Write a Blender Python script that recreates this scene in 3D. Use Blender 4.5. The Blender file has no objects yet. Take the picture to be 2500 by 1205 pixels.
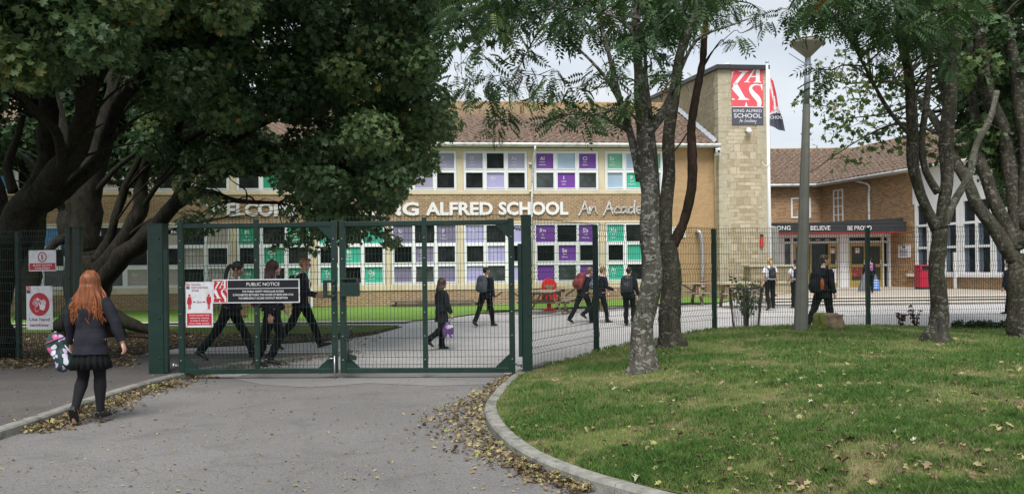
import bpy, bmesh, math, random
import numpy as np
from mathutils import Vector, Matrix
random.seed(7); RNG = np.random.default_rng(11)
SC = bpy.context.scene; COL = SC.collection
# ---------------------------------------------------------------- camera, sky, sun, exposure
FPX = 1950.0; HZ = 650.0; ROLL = 0.011; CAMH = 1.64
cam = bpy.data.cameras.new('camera'); cam.sensor_width = 36; cam.lens = 36*FPX/2500; cam.shift_y = (HZ-602.5)/2500
cam.clip_end = 3000; cam.clip_start = 0.1
camo = bpy.data.objects.new('camera', cam); COL.objects.link(camo)
camo.matrix_world = Matrix.Translation((0, 0, CAMH)) @ Matrix.Rotation(math.pi/2, 4, 'X') @ Matrix.Rotation(-ROLL, 4, 'Z')
SC.camera = camo
SUN_EL = math.radians(58); SUN_AZ = math.radians(186)   # azimuth clockwise from +Y; the sun stands high behind the viewer
world = bpy.data.worlds.new('World'); SC.world = world; world.use_nodes = True
wn = world.node_tree.nodes; wl = world.node_tree.links; wn.clear()
wo = wn.new('ShaderNodeOutputWorld'); bg1 = wn.new('ShaderNodeBackground'); bg2 = wn.new('ShaderNodeBackground'); mixs = wn.new('ShaderNodeMixShader')
sky = wn.new('ShaderNodeTexSky'); sky.sky_type = 'NISHITA'; sky.sun_disc = False; sky.sun_elevation = SUN_EL; sky.sun_rotation = SUN_AZ
sky.air_density = 1.2; sky.dust_density = 2.0
wl.new(sky.outputs[0], bg1.inputs[0]); bg1.inputs[1].default_value = 0.12
tc = wn.new('ShaderNodeTexCoord'); mp = wn.new('ShaderNodeMapping'); mp.inputs['Scale'].default_value = (1.6, 1.6, 5.0)
nz = wn.new('ShaderNodeTexNoise'); nz.inputs['Scale'].default_value = 1.7; nz.inputs['Detail'].default_value = 6; nz.inputs['Roughness'].default_value = .55
cr = wn.new('ShaderNodeValToRGB'); cr.color_ramp.elements[0].position = .30; cr.color_ramp.elements[0].color = (.72, .72, .72, 1)
cr.color_ramp.elements[1].position = .62; cr.color_ramp.elements[1].color = (1, 1, 1, 1)
nz2 = wn.new('ShaderNodeTexNoise'); nz2.inputs['Scale'].default_value = 3.1; nz2.inputs['Detail'].default_value = 7
cr2 = wn.new('ShaderNodeValToRGB'); cr2.color_ramp.elements[0].position = .35; cr2.color_ramp.elements[0].color = (.72, .775, .84, 1)
cr2.color_ramp.elements[1].position = .65; cr2.color_ramp.elements[1].color = (.86, .90, .945, 1)
wl.new(tc.outputs['Generated'], mp.inputs[0]); wl.new(mp.outputs[0], nz.inputs[0]); wl.new(mp.outputs[0], nz2.inputs[0])
wl.new(nz.outputs[0], cr.inputs[0]); wl.new(nz2.outputs[0], cr2.inputs[0]); wl.new(cr2.outputs[0], bg2.inputs[0]); bg2.inputs[1].default_value = .57
wl.new(cr.outputs[0], mixs.inputs[0]); wl.new(bg1.outputs[0], mixs.inputs[1]); wl.new(bg2.outputs[0], mixs.inputs[2]); wl.new(mixs.outputs[0], wo.inputs[0])
sun = bpy.data.lights.new('sun', 'SUN'); sun.energy = 2.4; sun.angle = math.radians(30); sun.color = (1, .965, .92)
suno = bpy.data.objects.new('sun', sun); COL.objects.link(suno)
sd = Vector((math.sin(SUN_AZ)*math.cos(SUN_EL), math.cos(SUN_AZ)*math.cos(SUN_EL), math.sin(SUN_EL)))
suno.rotation_euler = sd.to_track_quat('Z', 'Y').to_euler(); suno.location = sd*60
SC.view_settings.view_transform = 'Standard'; SC.view_settings.look = 'None'; SC.view_settings.exposure = 0.80; SC.view_settings.gamma = 1
SC.cycles.max_bounces = 6; SC.cycles.diffuse_bounces = 3; SC.cycles.transparent_max_bounces = 8
# ---------------------------------------------------------------- measuring: photograph pixel + distance -> place in the world
def uv(px, py):
    dx, dy = px-1250.0, HZ-py
    return dx+ROLL*dy, dy-ROLL*dx
def P(px, py, Y):
    u, v = uv(px, py); return Vector((u*Y/FPX, Y, CAMH+v*Y/FPX))
def G(px, py, z=0.0):
    u, v = uv(px, py); Y = (z-CAMH)*FPX/v; return Vector((u*Y/FPX, Y, z))
def sstep(t): t = min(1, max(0, t)); return t*t*(3-2*t)
def T(x, y):
    r = sstep((x-1)/6.0)
    return .30*r*sstep((y-12.5)/7.0) + .10*(1-r)*sstep((y-20)/9.0)
def GT(px, py, f=T):
    z = 0.0
    for _ in range(40):
        p = G(px, py, z); z = z*.5+.5*f(p.x, p.y)
    return G(px, py, z)
# ---------------------------------------------------------------- materials
def nmat(name):
    m = bpy.data.materials.new(name); m.use_nodes = True
    return m, m.node_tree.nodes, m.node_tree.links, m.node_tree.nodes['Principled BSDF']
def ramp(n, stops):
    r = n.new('ShaderNodeValToRGB'); e = r.color_ramp.elements
    while len(e) < len(stops): e.new(.5)
    for i, (p, c) in enumerate(stops): e[i].position = p; e[i].color = (*c, 1)
    return r
def noise(n, l, scale, detail=4, rough=.55, coord='Object', dist=0, mapscale=None):
    t = n.new('ShaderNodeTexCoord'); x = n.new('ShaderNodeTexNoise'); x.inputs['Scale'].default_value = scale
    x.inputs['Detail'].default_value = detail; x.inputs['Roughness'].default_value = rough; x.inputs['Distortion'].default_value = dist
    src = t.outputs[coord]
    if mapscale:
        mpn = n.new('ShaderNodeMapping'); mpn.inputs['Scale'].default_value = mapscale; l.new(src, mpn.inputs[0]); src = mpn.outputs[0]
    l.new(src, x.inputs['Vector']); return x
def mixc(n, l, fac, a, b, mode='MIX'):
    m = n.new('ShaderNodeMix'); m.data_type = 'RGBA'; m.blend_type = mode
    for sock, v in ((m.inputs[0], fac), (m.inputs[6], a), (m.inputs[7], b)):
        if hasattr(v, 'is_linked'): l.new(v, sock)
        elif isinstance(v, (int, float)): sock.default_value = v
        else: sock.default_value = (*v, 1)
    return m.outputs[2]
def bump(n, l, h, strength, dist, b):
    bn = n.new('ShaderNodeBump'); bn.inputs['Strength'].default_value = strength; bn.inputs['Distance'].default_value = dist
    l.new(h, bn.inputs['Height']); l.new(bn.outputs[0], b.inputs['Normal'])
MC = {}
def mat(name, c, rough=.6, var=.12, vs=3.0, bmp=0, bs=40, metal=0, spec=.4, dirt=None, ds=1.5, mapscale=None):
    if name in MC: return MC[name]
    m, n, l, b = nmat(name)
    x = noise(n, l, vs, 5, mapscale=mapscale)
    r = ramp(n, [(.3, tuple(k*(1-var) for k in c)), (.7, tuple(min(1, k*(1+var)) for k in c))]); l.new(x.outputs[0], r.inputs[0])
    out = r.outputs[0]
    if dirt:
        d = noise(n, l, ds, 6, .65); dr = ramp(n, [(.5, (0, 0, 0)), (.72, (1, 1, 1))]); l.new(d.outputs[0], dr.inputs[0])
        out = mixc(n, l, dr.outputs[0], out, dirt)
    l.new(out, b.inputs['Base Color'])
    b.inputs['Roughness'].default_value = rough; b.inputs['Metallic'].default_value = metal; b.inputs['Specular IOR Level'].default_value = spec
    if bmp:
        y = noise(n, l, bs, 5); bump(n, l, y.outputs[0], .8, bmp, b)
    MC[name] = m; return m
def brick_mat(name, c1, c2, mortar, bw=.225, rh=.075, ms=.009, off=.5, bias=0, stain=(.1, .08, .06), stainamt=.25, var=.18, mossc=None, rubble=False):
    m, n, l, b = nmat(name)
    t = n.new('ShaderNodeTexCoord'); sp = n.new('ShaderNodeSeparateXYZ'); cb = n.new('ShaderNodeCombineXYZ')
    l.new(t.outputs['Object'], sp.inputs[0])
    ad = n.new('ShaderNodeMath'); ad.operation = 'ADD'; l.new(sp.outputs[0], ad.inputs[0]); l.new(sp.outputs[1], ad.inputs[1])
    l.new(ad.outputs[0], cb.inputs[0]); l.new(sp.outputs[2], cb.inputs[1])
    def bt(w, h, o, vec):
        k = n.new('ShaderNodeTexBrick'); k.offset = o; k.inputs['Scale'].default_value = 1; k.inputs['Brick Width'].default_value = w
        k.inputs['Row Height'].default_value = h; k.inputs['Mortar Size'].default_value = ms; k.inputs['Mortar Smooth'].default_value = .2
        k.inputs['Bias'].default_value = bias
        for i, c in zip((1, 2, 3), (c1, c2, mortar)): k.inputs[i].default_value = (*c, 1)
        l.new(vec, k.inputs[0]); return k
    k = bt(bw, rh, off, cb.outputs[0]); col = k.outputs[0]; hgt = k.outputs[1]
    if rubble:
        k2 = bt(bw*.62, rh*2, .37, cb.outputs[0]); vz = n.new('ShaderNodeTexVoronoi'); vz.inputs['Scale'].default_value = 1.3; l.new(cb.outputs[0], vz.inputs[0])
        g = n.new('ShaderNodeMath'); g.operation = 'GREATER_THAN'; g.inputs[1].default_value = .5
        s2 = n.new('ShaderNodeSeparateColor'); l.new(vz.outputs['Color'], s2.inputs[0]); l.new(s2.outputs[0], g.inputs[0])
        col = mixc(n, l, g.outputs[0], col, k2.outputs[0]); mm = n.new('ShaderNodeMix'); l.new(g.outputs[0], mm.inputs[0]); l.new(hgt, mm.inputs[2]); l.new(k2.outputs[1], mm.inputs[3]); hgt = mm.outputs[0]
    x = noise(n, l, 7, 5); r = ramp(n, [(.25, (1-var,)*3), (.75, (1+var,)*3)]); l.new(x.outputs[0], r.inputs[0])
    col = mixc(n, l, 1.0, col, r.outputs[0], 'MULTIPLY')
    d = noise(n, l, .9, 6, .65); dr = ramp(n, [(.45, (0, 0, 0)), (.8, (stainamt,)*3)]); l.new(d.outputs[0], dr.inputs[0])
    col = mixc(n, l, dr.outputs[0], col, stain)
    if mossc:
        d = noise(n, l, 3.2, 6, .7); dr = ramp(n, [(.5, (0, 0, 0)), (.7, (.7,)*3)]); l.new(d.outputs[0], dr.inputs[0]); col = mixc(n, l, dr.outputs[0], col, mossc)
    l.new(col, b.inputs['Base Color']); b.inputs['Roughness'].default_value = .9; b.inputs['Specular IOR Level'].default_value = .2
    iv = n.new('ShaderNodeMath'); iv.operation = 'SUBTRACT'; iv.inputs[0].default_value = 1; l.new(hgt, iv.inputs[1]); bump(n, l, iv.outputs[0], .6, .006, b)
    return m
# ---------------------------------------------------------------- mesh building
class MB:
    def __init__(s): s.v = []; s.f = []; s.m = []; s.cur = 0; s.sm = []; s.smooth = False
    def face(s, idx): s.f.append(tuple(idx)); s.m.append(s.cur); s.sm.append(s.smooth)
    def add(s, vs, fs):
        o = len(s.v); s.v += [tuple(p) for p in vs]
        for f in fs: s.face([o+i for i in f])
    def box(s, a, b):
        x0, y0, z0 = a; x1, y1, z1 = b
        if x0 > x1: x0, x1 = x1, x0
        if y0 > y1: y0, y1 = y1, y0
        if z0 > z1: z0, z1 = z1, z0
        s.add([(x0, y0, z0), (x1, y0, z0), (x1, y1, z0), (x0, y1, z0), (x0, y0, z1), (x1, y0, z1), (x1, y1, z1), (x0, y1, z1)],
              [(0, 3, 2, 1), (4, 5, 6, 7), (0, 1, 5, 4), (1, 2, 6, 5), (2, 3, 7, 6), (3, 0, 4, 7)])
    def bar(s, p, q, w, h=None, up=(0, 0, 1), ext=0):
        h = h or w; p = Vector(p); q = Vector(q); d = (q-p)
        if d.length < 1e-6: return
        d.normalize(); p = p-d*ext; q = q+d*ext
        sx = d.cross(Vector(up))
        if sx.length < 1e-3: sx = d.cross(Vector((0, 1, 0)))
        sx.normalize(); sy = sx.cross(d)
        c = [(-1, -1), (1, -1), (1, 1), (-1, 1)]
        s.add([e+sx*(i*w/2)+sy*(j*h/2) for e in (p, q) for i, j in c], [(3, 2, 1, 0), (4, 5, 6, 7), (0, 1, 5, 4), (1, 2, 6, 5), (2, 3, 7, 6), (3, 0, 4, 7)])
    def tube(s, pts, rad, seg=8, ell=None, cap=True, frame=None, jit=0, rnd=None):
        pts = [Vector(p) for p in pts]; N = len(pts)
        if isinstance(rad, (int, float)): rad = [rad]*N
        o = len(s.v); d0 = (pts[1]-pts[0]).normalized()
        ref = Vector(frame) if frame else (Vector((1, 0, 0)) if abs(d0.x) < .8 else Vector((0, 1, 0)))
        for i, p in enumerate(pts):
            d = (pts[min(i+1, N-1)]-pts[max(i-1, 0)])
            d = d.normalized() if d.length > 1e-9 else d0
            x = (ref-d*ref.dot(d))
            x = x.normalized() if x.length > 1e-6 else Vector((1, 0, 0))
            y = d.cross(x)
            if not frame: ref = x
            r = rad[i]; rx, ry = (r if isinstance(r, tuple) else (r, r*(ell or 1)))
            for k in range(seg):
                a = 2*math.pi*k/seg; g = 1+(jit*(rnd.random()-.5) if jit else 0)
                s.v.append(tuple(p+x*(math.cos(a)*rx*g)+y*(math.sin(a)*ry*g)))
        for i in range(N-1):
            for k in range(seg):
                a = o+i*seg+k; b = o+i*seg+(k+1) % seg; s.face((a, b, b+seg, a+seg))
        if cap:
            s.face([o+k for k in range(seg)][::-1]); s.face([o+(N-1)*seg+k for k in range(seg)])
    def sphere(s, c, r, seg=12, rings=8, rot=None):
        r = r if isinstance(r, tuple) else (r, r, r); o = len(s.v); c = Vector(c)
        for i in range(rings+1):
            t = math.pi*i/rings
            for k in range(seg):
                a = 2*math.pi*k/seg; q = Vector((r[0]*math.sin(t)*math.cos(a), r[1]*math.sin(t)*math.sin(a), -r[2]*math.cos(t)))
                if rot: q = rot @ q
                s.v.append(tuple(c+q))
        for i in range(rings):
            for k in range(seg):
                a = o+i*seg+k; b = o+i*seg+(k+1) % seg; s.face((a, b, b+seg, a+seg))
    def lathe(s, prof, c=(0, 0, 0), seg=20):
        o = len(s.v)
        for r, z in prof:
            for k in range(seg):
                a = 2*math.pi*k/seg; s.v.append((c[0]+r*math.cos(a), c[1]+r*math.sin(a), c[2]+z))
        for i in range(len(prof)-1):
            for k in range(seg):
                a = o+i*seg+k; b = o+i*seg+(k+1) % seg; s.face((a, b, b+seg, a+seg))
        s.face([o+k for k in range(seg)][::-1]); s.face([o+(len(prof)-1)*seg+k for k in range(seg)])
    def prism(s, poly, y0, y1):            # polygon given in x,z; extruded along y
        n = len(poly); s.add([(x, y0, z) for x, z in poly]+[(x, y1, z) for x, z in poly],
            [tuple(range(n)), tuple(range(2*n-1, n-1, -1))]+[(i, i+n, (i+1) % n+n, (i+1) % n) for i in range(n)])
def link(o, parent=None):
    COL.objects.link(o)
    if parent: o.parent = parent
    return o
def build(name, mb, mats, parent=None, world_coords=False, fix=True):
    me = bpy.data.meshes.new(name); me.from_pydata(mb.v, [], mb.f)
    for m in (mats if isinstance(mats, (list, tuple)) else [mats]): me.materials.append(m)
    me.polygons.foreach_set('material_index', mb.m); me.polygons.foreach_set('use_smooth', mb.sm)
    if fix:
        b = bmesh.new(); b.from_mesh(me); bmesh.ops.recalc_face_normals(b, faces=b.faces); b.to_mesh(me); b.free()
    me.update(); o = bpy.data.objects.new(name, me); link(o, parent)
    if parent and world_coords:
        o.matrix_parent_inverse = Matrix.LocRotScale(parent.location, parent.rotation_euler, parent.scale).inverted()
    return o
def tag(o, label=None, cat=None, group=None, kind=None):
    for k, v in (('label', label), ('category', cat), ('group', group), ('kind', kind)):
        if v: o[k] = v
    return o
def thing(name, label, cat, loc=(0, 0, 0), rz=0, group=None):
    o = bpy.data.objects.new(name, None); o.empty_display_size = .2; o.location = loc; o.rotation_euler = (0, 0, rz); link(o); return tag(o, label, cat, group)
def bevel_mod(o, w=.01, seg=2):
    m = o.modifiers.new('bevel', 'BEVEL'); m.width = w; m.segments = seg; m.limit_method = 'ANGLE'; return o
_tc = {}
def text_geo(txt, bold=0.0, ext=0.0):
    k = (txt, bold, ext)
    if k in _tc: return _tc[k]
    c = bpy.data.curves.new('t', 'FONT'); c.body = txt; c.size = 1; c.offset = bold; c.extrude = ext; c.resolution_u = 3
    o = bpy.data.objects.new('t', c); COL.objects.link(o); bpy.context.view_layer.update()
    me = bpy.data.meshes.new_from_object(o.evaluated_get(bpy.context.evaluated_depsgraph_get()))
    vs = [tuple(v.co) for v in me.vertices]; fs = [tuple(p.vertices) for p in me.polygons]
    bpy.data.objects.remove(o); bpy.data.curves.remove(c); bpy.data.meshes.remove(me); _tc[k] = (vs, fs); return _tc[k]
def put_text(mb, txt, x, z, h, y=0.0, w=None, bold=0.0, align='L', ext=0.0, sx=1.0):
    """capital height h, baseline z, in the x-z plane facing -y; w forces the total width"""
    vs, fs = text_geo(txt, bold, 0)
    if not vs: return
    xs = [v[0] for v in vs]; x0, x1 = min(xs), max(xs); k = h/.72; kx = (w/(x1-x0)) if w else k*sx; W = (x1-x0)*kx
    ox = x if align == 'L' else (x-W/2 if align == 'C' else x-W)
    if ext:
        n = len(vs); mb.add([(ox+(v[0]-x0)*kx, y, z+v[1]*k) for v in vs]+[(ox+(v[0]-x0)*kx, y+ext, z+v[1]*k) for v in vs], fs+[tuple(i+n for i in f) for f in fs]+
            [(a, b, b+n, a+n) for a, b in _bedges(fs)])
    else: mb.add([(ox+(v[0]-x0)*kx, y, z+v[1]*k) for v in vs], fs)
def _bedges(fs):
    c = {}
    for f in fs:
        for i in range(len(f)):
            e = (f[i], f[(i+1) % len(f)]); k = tuple(sorted(e)); c.setdefault(k, []).append(e)
    return [v[0] for v in c.values() if len(v) == 1]
def spline(pts, n=6):
    pts = [Vector(p) for p in pts]; out = []
    for i in range(len(pts)-1):
        a = pts[max(i-1, 0)]; b = pts[i]; c = pts[i+1]; d = pts[min(i+2, len(pts)-1)]
        for k in range(n):
            t = k/n; out.append(.5*((2*b)+(c-a)*t+(2*a-5*b+4*c-d)*t*t+(3*b-a-3*c+d)*t**3))
    out.append(pts[-1]); return out
def lerps(vals, N):
    out = []
    for i in range(N):
        t = i/(N-1)*(len(vals)-1); k = min(int(t), len(vals)-2); out.append(vals[k]+(vals[k+1]-vals[k])*(t-k))
    return out
class Frame:
    """an upright plane: origin, direction; s runs along it, local y points away from the viewer"""
    def __init__(s, o, d):
        s.o = Vector((o[0], o[1], 0)); s.d = Vector((d[0], d[1], 0)).normalized(); s.n = Vector((-s.d.y, s.d.x, 0)); s.rz = math.atan2(s.d.y, s.d.x)
    def loc(s, px, py, off=0.0):     # (s, z) where the sight line meets the plane (shifted by off along local y)
        u, v = uv(px, py); r = Vector((u, FPX, 0)); q = s.o+s.n*off
        t = q.dot(s.n)/r.dot(s.n); p = r*t; return (p-s.o).dot(s.d), CAMH+v*t
    def S(s, px, py=600, off=0.0): return s.loc(px, py, off)[0]
    def Z(s, px, py, off=0.0): return s.loc(px, py, off)[1]
    def W(s, a, y, z): return s.o+s.d*a+s.n*y+Vector((0, 0, z))
# ================================================================ the ground
def asphalt_mat(name, c=(.166, .160, .156), patch=.12, speck=.35):
    m, n, l, b = nmat(name)
    a = noise(n, l, .35, 5, .6); ra = ramp(n, [(.35, tuple(k*(1-patch) for k in c)), (.65, tuple(k*(1+patch) for k in c))]); l.new(a.outputs[0], ra.inputs[0])
    s = noise(n, l, 70, 3, .7); rs = ramp(n, [(.3, (1-speck,)*3), (.7, (1+speck,)*3)]); l.new(s.outputs[0], rs.inputs[0])
    col = mixc(n, l, 1.0, ra.outputs[0], rs.outputs[0], 'MULTIPLY')
    st = noise(n, l, 1.6, 6, .7, dist=.6); rst = ramp(n, [(.52, (0,)*3), (.66, (.38,)*3)]); l.new(st.outputs[0], rst.inputs[0]); col = mixc(n, l, rst.outputs[0], col, tuple(k*.55 for k in c))
    v = n.new('ShaderNodeTexVoronoi'); v.feature = 'DISTANCE_TO_EDGE'; v.inputs['Scale'].default_value = .22
    t = n.new('ShaderNodeTexCoord'); dn = noise(n, l, 2.5, 5); ad = n.new('ShaderNodeVectorMath'); ad.operation = 'MULTIPLY_ADD'
    ad.inputs[1].default_value = (.5, .5, 0); l.new(dn.outputs['Color'], ad.inputs[0]); l.new(t.outputs['Object'], ad.inputs[2]); l.new(ad.outputs[0], v.inputs['Vector'])
    cr_ = ramp(n, [(0, (.28,)*3), (.004, (0,)*3)]); l.new(v.outputs[0], cr_.inputs[0]); col = mixc(n, l, cr_.outputs[0], col, tuple(k*.5 for k in c))
    g = noise(n, l, 22, 2, .5); rg = ramp(n, [(.72, (0,)*3), (.75, (.6,)*3)]); l.new(g.outputs[0], rg.inputs[0]); col = mixc(n, l, rg.outputs[0], col, (.42, .36, .26))
    l.new(col, b.inputs['Base Color']); b.inputs['Roughness'].default_value = .88; b.inputs['Specular IOR Level'].default_value = .25
    bump(n, l, s.outputs[0], .5, .004, b); return m
def grass_mat(name, stops, sc=1.6):
    m, n, l, b = nmat(name); a = noise(n, l, sc, 6, .68); r = ramp(n, stops); l.new(a.outputs[0], r.inputs[0])
    s = noise(n, l, 60, 3, .7); rs = ramp(n, [(.3, (.62,)*3), (.7, (1.35,)*3)]); l.new(s.outputs[0], rs.inputs[0])
    l.new(mixc(n, l, 1.0, r.outputs[0], rs.outputs[0], 'MULTIPLY'), b.inputs['Base Color']); b.inputs['Roughness'].default_value = .95; b.inputs['Specular IOR Level'].default_value = .1
    bump(n, l, s.outputs[0], 1, .02, b); return m
M_asph = asphalt_mat('asphalt'); M_yard = asphalt_mat('yard_asphalt', (.43, .415, .405), .10, .18); M_pave = asphalt_mat('pavement_asphalt', (.10, .094, .09), .2, .35)
M_mound = grass_mat('mown_grass_soil', [(.30, (.09, .145, .03)), (.48, (.115, .16, .04)), (.58, (.20, .18, .085)), (.72, (.26, .21, .12))], 1.3)
M_lawn = grass_mat('lawn_grass', [(.3, (.14, .26, .05)), (.7, (.19, .31, .075))], .8)
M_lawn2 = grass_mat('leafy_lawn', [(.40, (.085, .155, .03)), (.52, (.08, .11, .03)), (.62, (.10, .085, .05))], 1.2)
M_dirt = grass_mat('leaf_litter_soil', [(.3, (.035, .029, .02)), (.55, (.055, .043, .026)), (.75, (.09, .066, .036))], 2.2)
M_kerb = mat('kerb_concrete', (.24, .235, .21), .9, .3, 9, .008, 45, dirt=(.075, .078, .06), ds=5)
M_conc = mat('concrete', (.42, .40, .36), .9, .12, 4, .002, 60, dirt=(.25, .24, .2), ds=2)
def sheet(name, poly, zf, mats, step=.5, kind='structure', limit=None, skirt=0):
    bm = bmesh.new(); vs = [bm.verts.new((p[0], p[1], 0)) for p in poly]; bm.faces.new(vs)
    xs = [p[0] for p in poly]; ys = [p[1] for p in poly]
    for ax, lo, hi in ((0, min(xs), max(xs)), (1, min(ys), max(ys))):
        k = math.floor(lo/step)+1
        while k*step < hi:
            co = [0, 0, 0]; no = [0, 0, 0]; co[ax] = k*step; no[ax] = 1
            bmesh.ops.bisect_plane(bm, geom=bm.verts[:]+bm.edges[:]+bm.faces[:], plane_co=co, plane_no=no, dist=1e-5); k += 1
    bmesh.ops.triangulate(bm, faces=[f for f in bm.faces if len(f.verts) > 4])
    for v in bm.verts: v.co.z = zf(v.co.x, v.co.y)
    bmesh.ops.recalc_face_normals(bm, faces=bm.faces)
    for f in bm.faces:
        if f.normal.z < 0: f.normal_flip()
        f.smooth = True
    me = bpy.data.meshes.new(name); bm.to_mesh(me); bm.free(); me.materials.append(mats)
    o = bpy.data.objects.new(name, me); link(o); tag(o, kind=kind); return o
# plain ground to the horizon
mb = MB(); N = 60
gx = [-600, -300, -120]+[-60+i*4 for i in range(31)]+[120, 300, 600]; gy = [-60, -30, -10]+[i*2.5 for i in range(30)]+[90, 140, 300, 900, 2500]
for y in gy:
    for x in gx: mb.v.append((x, y, T(x, y)-.45))
W_ = len(gx); mb.smooth = True
for j in range(len(gy)-1):
    for i in range(W_-1): mb.face((j*W_+i, j*W_+i+1, (j+1)*W_+i+1, (j+1)*W_+i))
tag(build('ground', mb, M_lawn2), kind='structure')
# kerb lines, measured at road level
KR = [G(*p) for p in [(1330, 893), (1262, 922), (1225, 950), (1197, 982), (1183, 1010), (1197, 1052), (1240, 1098), (1300, 1138), (1400, 1180), (1500, 1212), (1640, 1250), (1800, 1285), (2050, 1345), (2400, 1440)]]
KR = [Vector((p.x, p.y, 0)) for p in spline(KR, 5)]
KL = [G(*p) for p in [(-700, 1200), (-400, 1180), (-160, 1125), (0, 1072), (110, 1035), (205, 1000), (300, 968), (400, 938), (500, 914), (600, 897), (720, 880), (800, 868), (850, 858)]]
KL = [Vector((p.x, p.y, 0)) for p in spline(KL, 5)]
KH = .09
def rise(x, y): return KH*(1-sstep((y-13.2)/2.6))+.004
def kerb(line, side, name, hf=lambda x, y: KH, w=.13):
    root = MB(); root.smooth = False; n = len(line); L = 0; acc = 0
    inner = []
    for i in range(n):
        d = (line[min(i+1, n-1)]-line[max(i-1, 0)]).normalized(); nn = Vector((-d.y, d.x, 0))*side; inner.append(line[i]+nn*w)
    segs = []; cur = [0]; acc = 0
    for i in range(1, n):
        acc += (line[i]-line[i-1]).length; cur.append(i)
        if acc > .85: segs.append(cur); cur = [i]; acc = 0
    if len(cur) > 1: segs.append(cur)
    for sg in segs:
        sk = .004; base = len(root.v); fr = []
        for j, i in enumerate(sg):
            a = line[i].copy(); b = inner[i].copy()
            if j == 0: t = (line[i+1]-line[i]).normalized()*sk; a += t; b += t
            if j == len(sg)-1: t = (line[i-1]-line[i]).normalized()*sk; a += t; b += t
            z = T(a.x, a.y); c = (b-a)*.12; h0 = hf(a.x, a.y)
            root.v += [(a.x, a.y, z-.04), (a.x, a.y, z+h0-.02), (a.x+c.x, a.y+c.y, z+h0), (b.x, b.y, z+h0), (b.x, b.y, z-.04)]
        for j in range(len(sg)-1):
            for k in range(4): q = base+j*5+k; root.face((q, q+1, q+6, q+5))
        root.face([base+k for k in range(5)]); root.face([base+(len(sg)-1)*5+k for k in range(5)])
    o = build(name, root, M_kerb); tag(o, kind='structure'); return inner
KRi = kerb(KR, 1, 'kerb'); KLi = kerb(KL, 1, 'kerb', rise)
# road and school yard: one asphalt sheet each
road_poly = [(-40, -6), (14, -6), (14, 8), (6, 14), (1.2, 12.3), (.2, 12.15), (-5.2, 12.35), (-9, 12.4), (-40, 12.4)]
sheet('road', road_poly, lambda x, y: T(x, y)-.004, M_asph, .8)
yard_poly = [(-9, 12.4), (-5.2, 12.35), (.2, 12.15), (1.2, 12.3), (6, 14), (14, 8), (40, 8), (40, 60), (-40, 60), (-40, 12.4)]
sheet('yard', yard_poly, lambda x, y: T(x, y)-.004, M_yard, 1.0)
M_patch = asphalt_mat('patched_asphalt', (.215, .208, .204), .1, .3)
sheet('road_patch', [(p.x, p.y) for p in [G(*q) for q in [(560, 922), (640, 905), (900, 900), (1235, 904), (1212, 936), (1060, 941), (900, 934), (760, 945), (640, 938)]]], lambda x, y: T(x, y), M_patch, .8)
# the raised pavement left of the road
pv = [(p.x, p.y) for p in KLi]+[(-3.4, 15.6), (-6.2, 15.7), (-30, 15.7), (-30, 7.0)]
def Zp(x, y): return T(x, y)+rise(x, y)-.006
sheet('pavement', pv, Zp, M_pave, .8)
# soil and leaves under the sycamores; lawns beyond
A_ = [GT(*p) for p in [(-600, 905), (-200, 898), (60, 893), (190, 888), (330, 866), (430, 850), (620, 842), (800, 832), (905, 818), (985, 797), (760, 797), (540, 796), (300, 798), (0, 802), (-600, 812)]]
def Zd(x, y): return T(x, y)+rise(x, y)+.004
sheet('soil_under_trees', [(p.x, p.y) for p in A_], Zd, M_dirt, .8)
B_ = [GT(*p) for p in [(-600, 812), (0, 802), (300, 798), (540, 796), (760, 797), (985, 794), (1040, 786), (1000, 789), (960, 790), (300, 791), (-600, 803)]]
C_ = [GT(*p) for p in [(-800, 800), (300, 790), (600, 788), (985, 786), (1090, 777), (1180, 765), (1290, 756), (1500, 748), (1600, 745), (1750, 742)]]
farw = [(9.3, 31.9), (9.3, 33.5), (-30, 30.5)]
sheet('lawn', [(p.x, p.y) for p in C_]+farw, lambda x, y: T(x, y)+.03, M_lawn, 1.0)
E_ = [GT(*p) for p in [(-600, 800.5), (300, 792.5), (760, 790.5), (990, 789), (1010, 785.5), (985, 785), (600, 787), (300, 789), (-600, 798.5)]]
sheet('path_edging', [(p.x, p.y) for p in E_], lambda x, y: T(x, y)+.045, M_conc, 1.0)
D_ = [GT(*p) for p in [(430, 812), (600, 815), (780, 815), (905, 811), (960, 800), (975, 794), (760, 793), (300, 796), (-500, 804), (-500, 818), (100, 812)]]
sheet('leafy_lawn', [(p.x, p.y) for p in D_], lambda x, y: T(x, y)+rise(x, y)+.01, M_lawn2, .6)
# the grass mound, from the kerb up to the mesh fence
CP = []
for p in KRi[::3]: CP.append((p.x, p.y, KH-.006))
for px, py, z in [(1290, 905, .07), (1350, 888, .07), (1458, 860, .12), (1600, 832, .24), (1745, 806, .33), (1900, 796, .40), (2120, 797, .36), (2300, 806, .33), (2500, 816, .27),
                  (1555, 915, .22), (1630, 838, .30), (2285, 824, .42), (1960, 799, .43), (2500, 880, .40), (2000, 900, .42), (1700, 900, .34), (1500, 1000, .22), (1320, 985, .14), (1700, 1100, .27), (2100, 1100, .38), (2500, 1100, .44), (2500, 1205, .42), (2150, 1205, .32), (1850, 1205, .2)]:
    g = G(px, py, z); CP.append((g.x, g.y, z))
CP += [(14, 17, .22), (14, 10, .42), (14, 3, .5), (5, 1.5, .3)]
CPa = np.array(CP); Dm = np.linalg.norm(CPa[:, None, :2]-CPa[None, :, :2], axis=2); Am = -Dm; npt = len(CPa)
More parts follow.
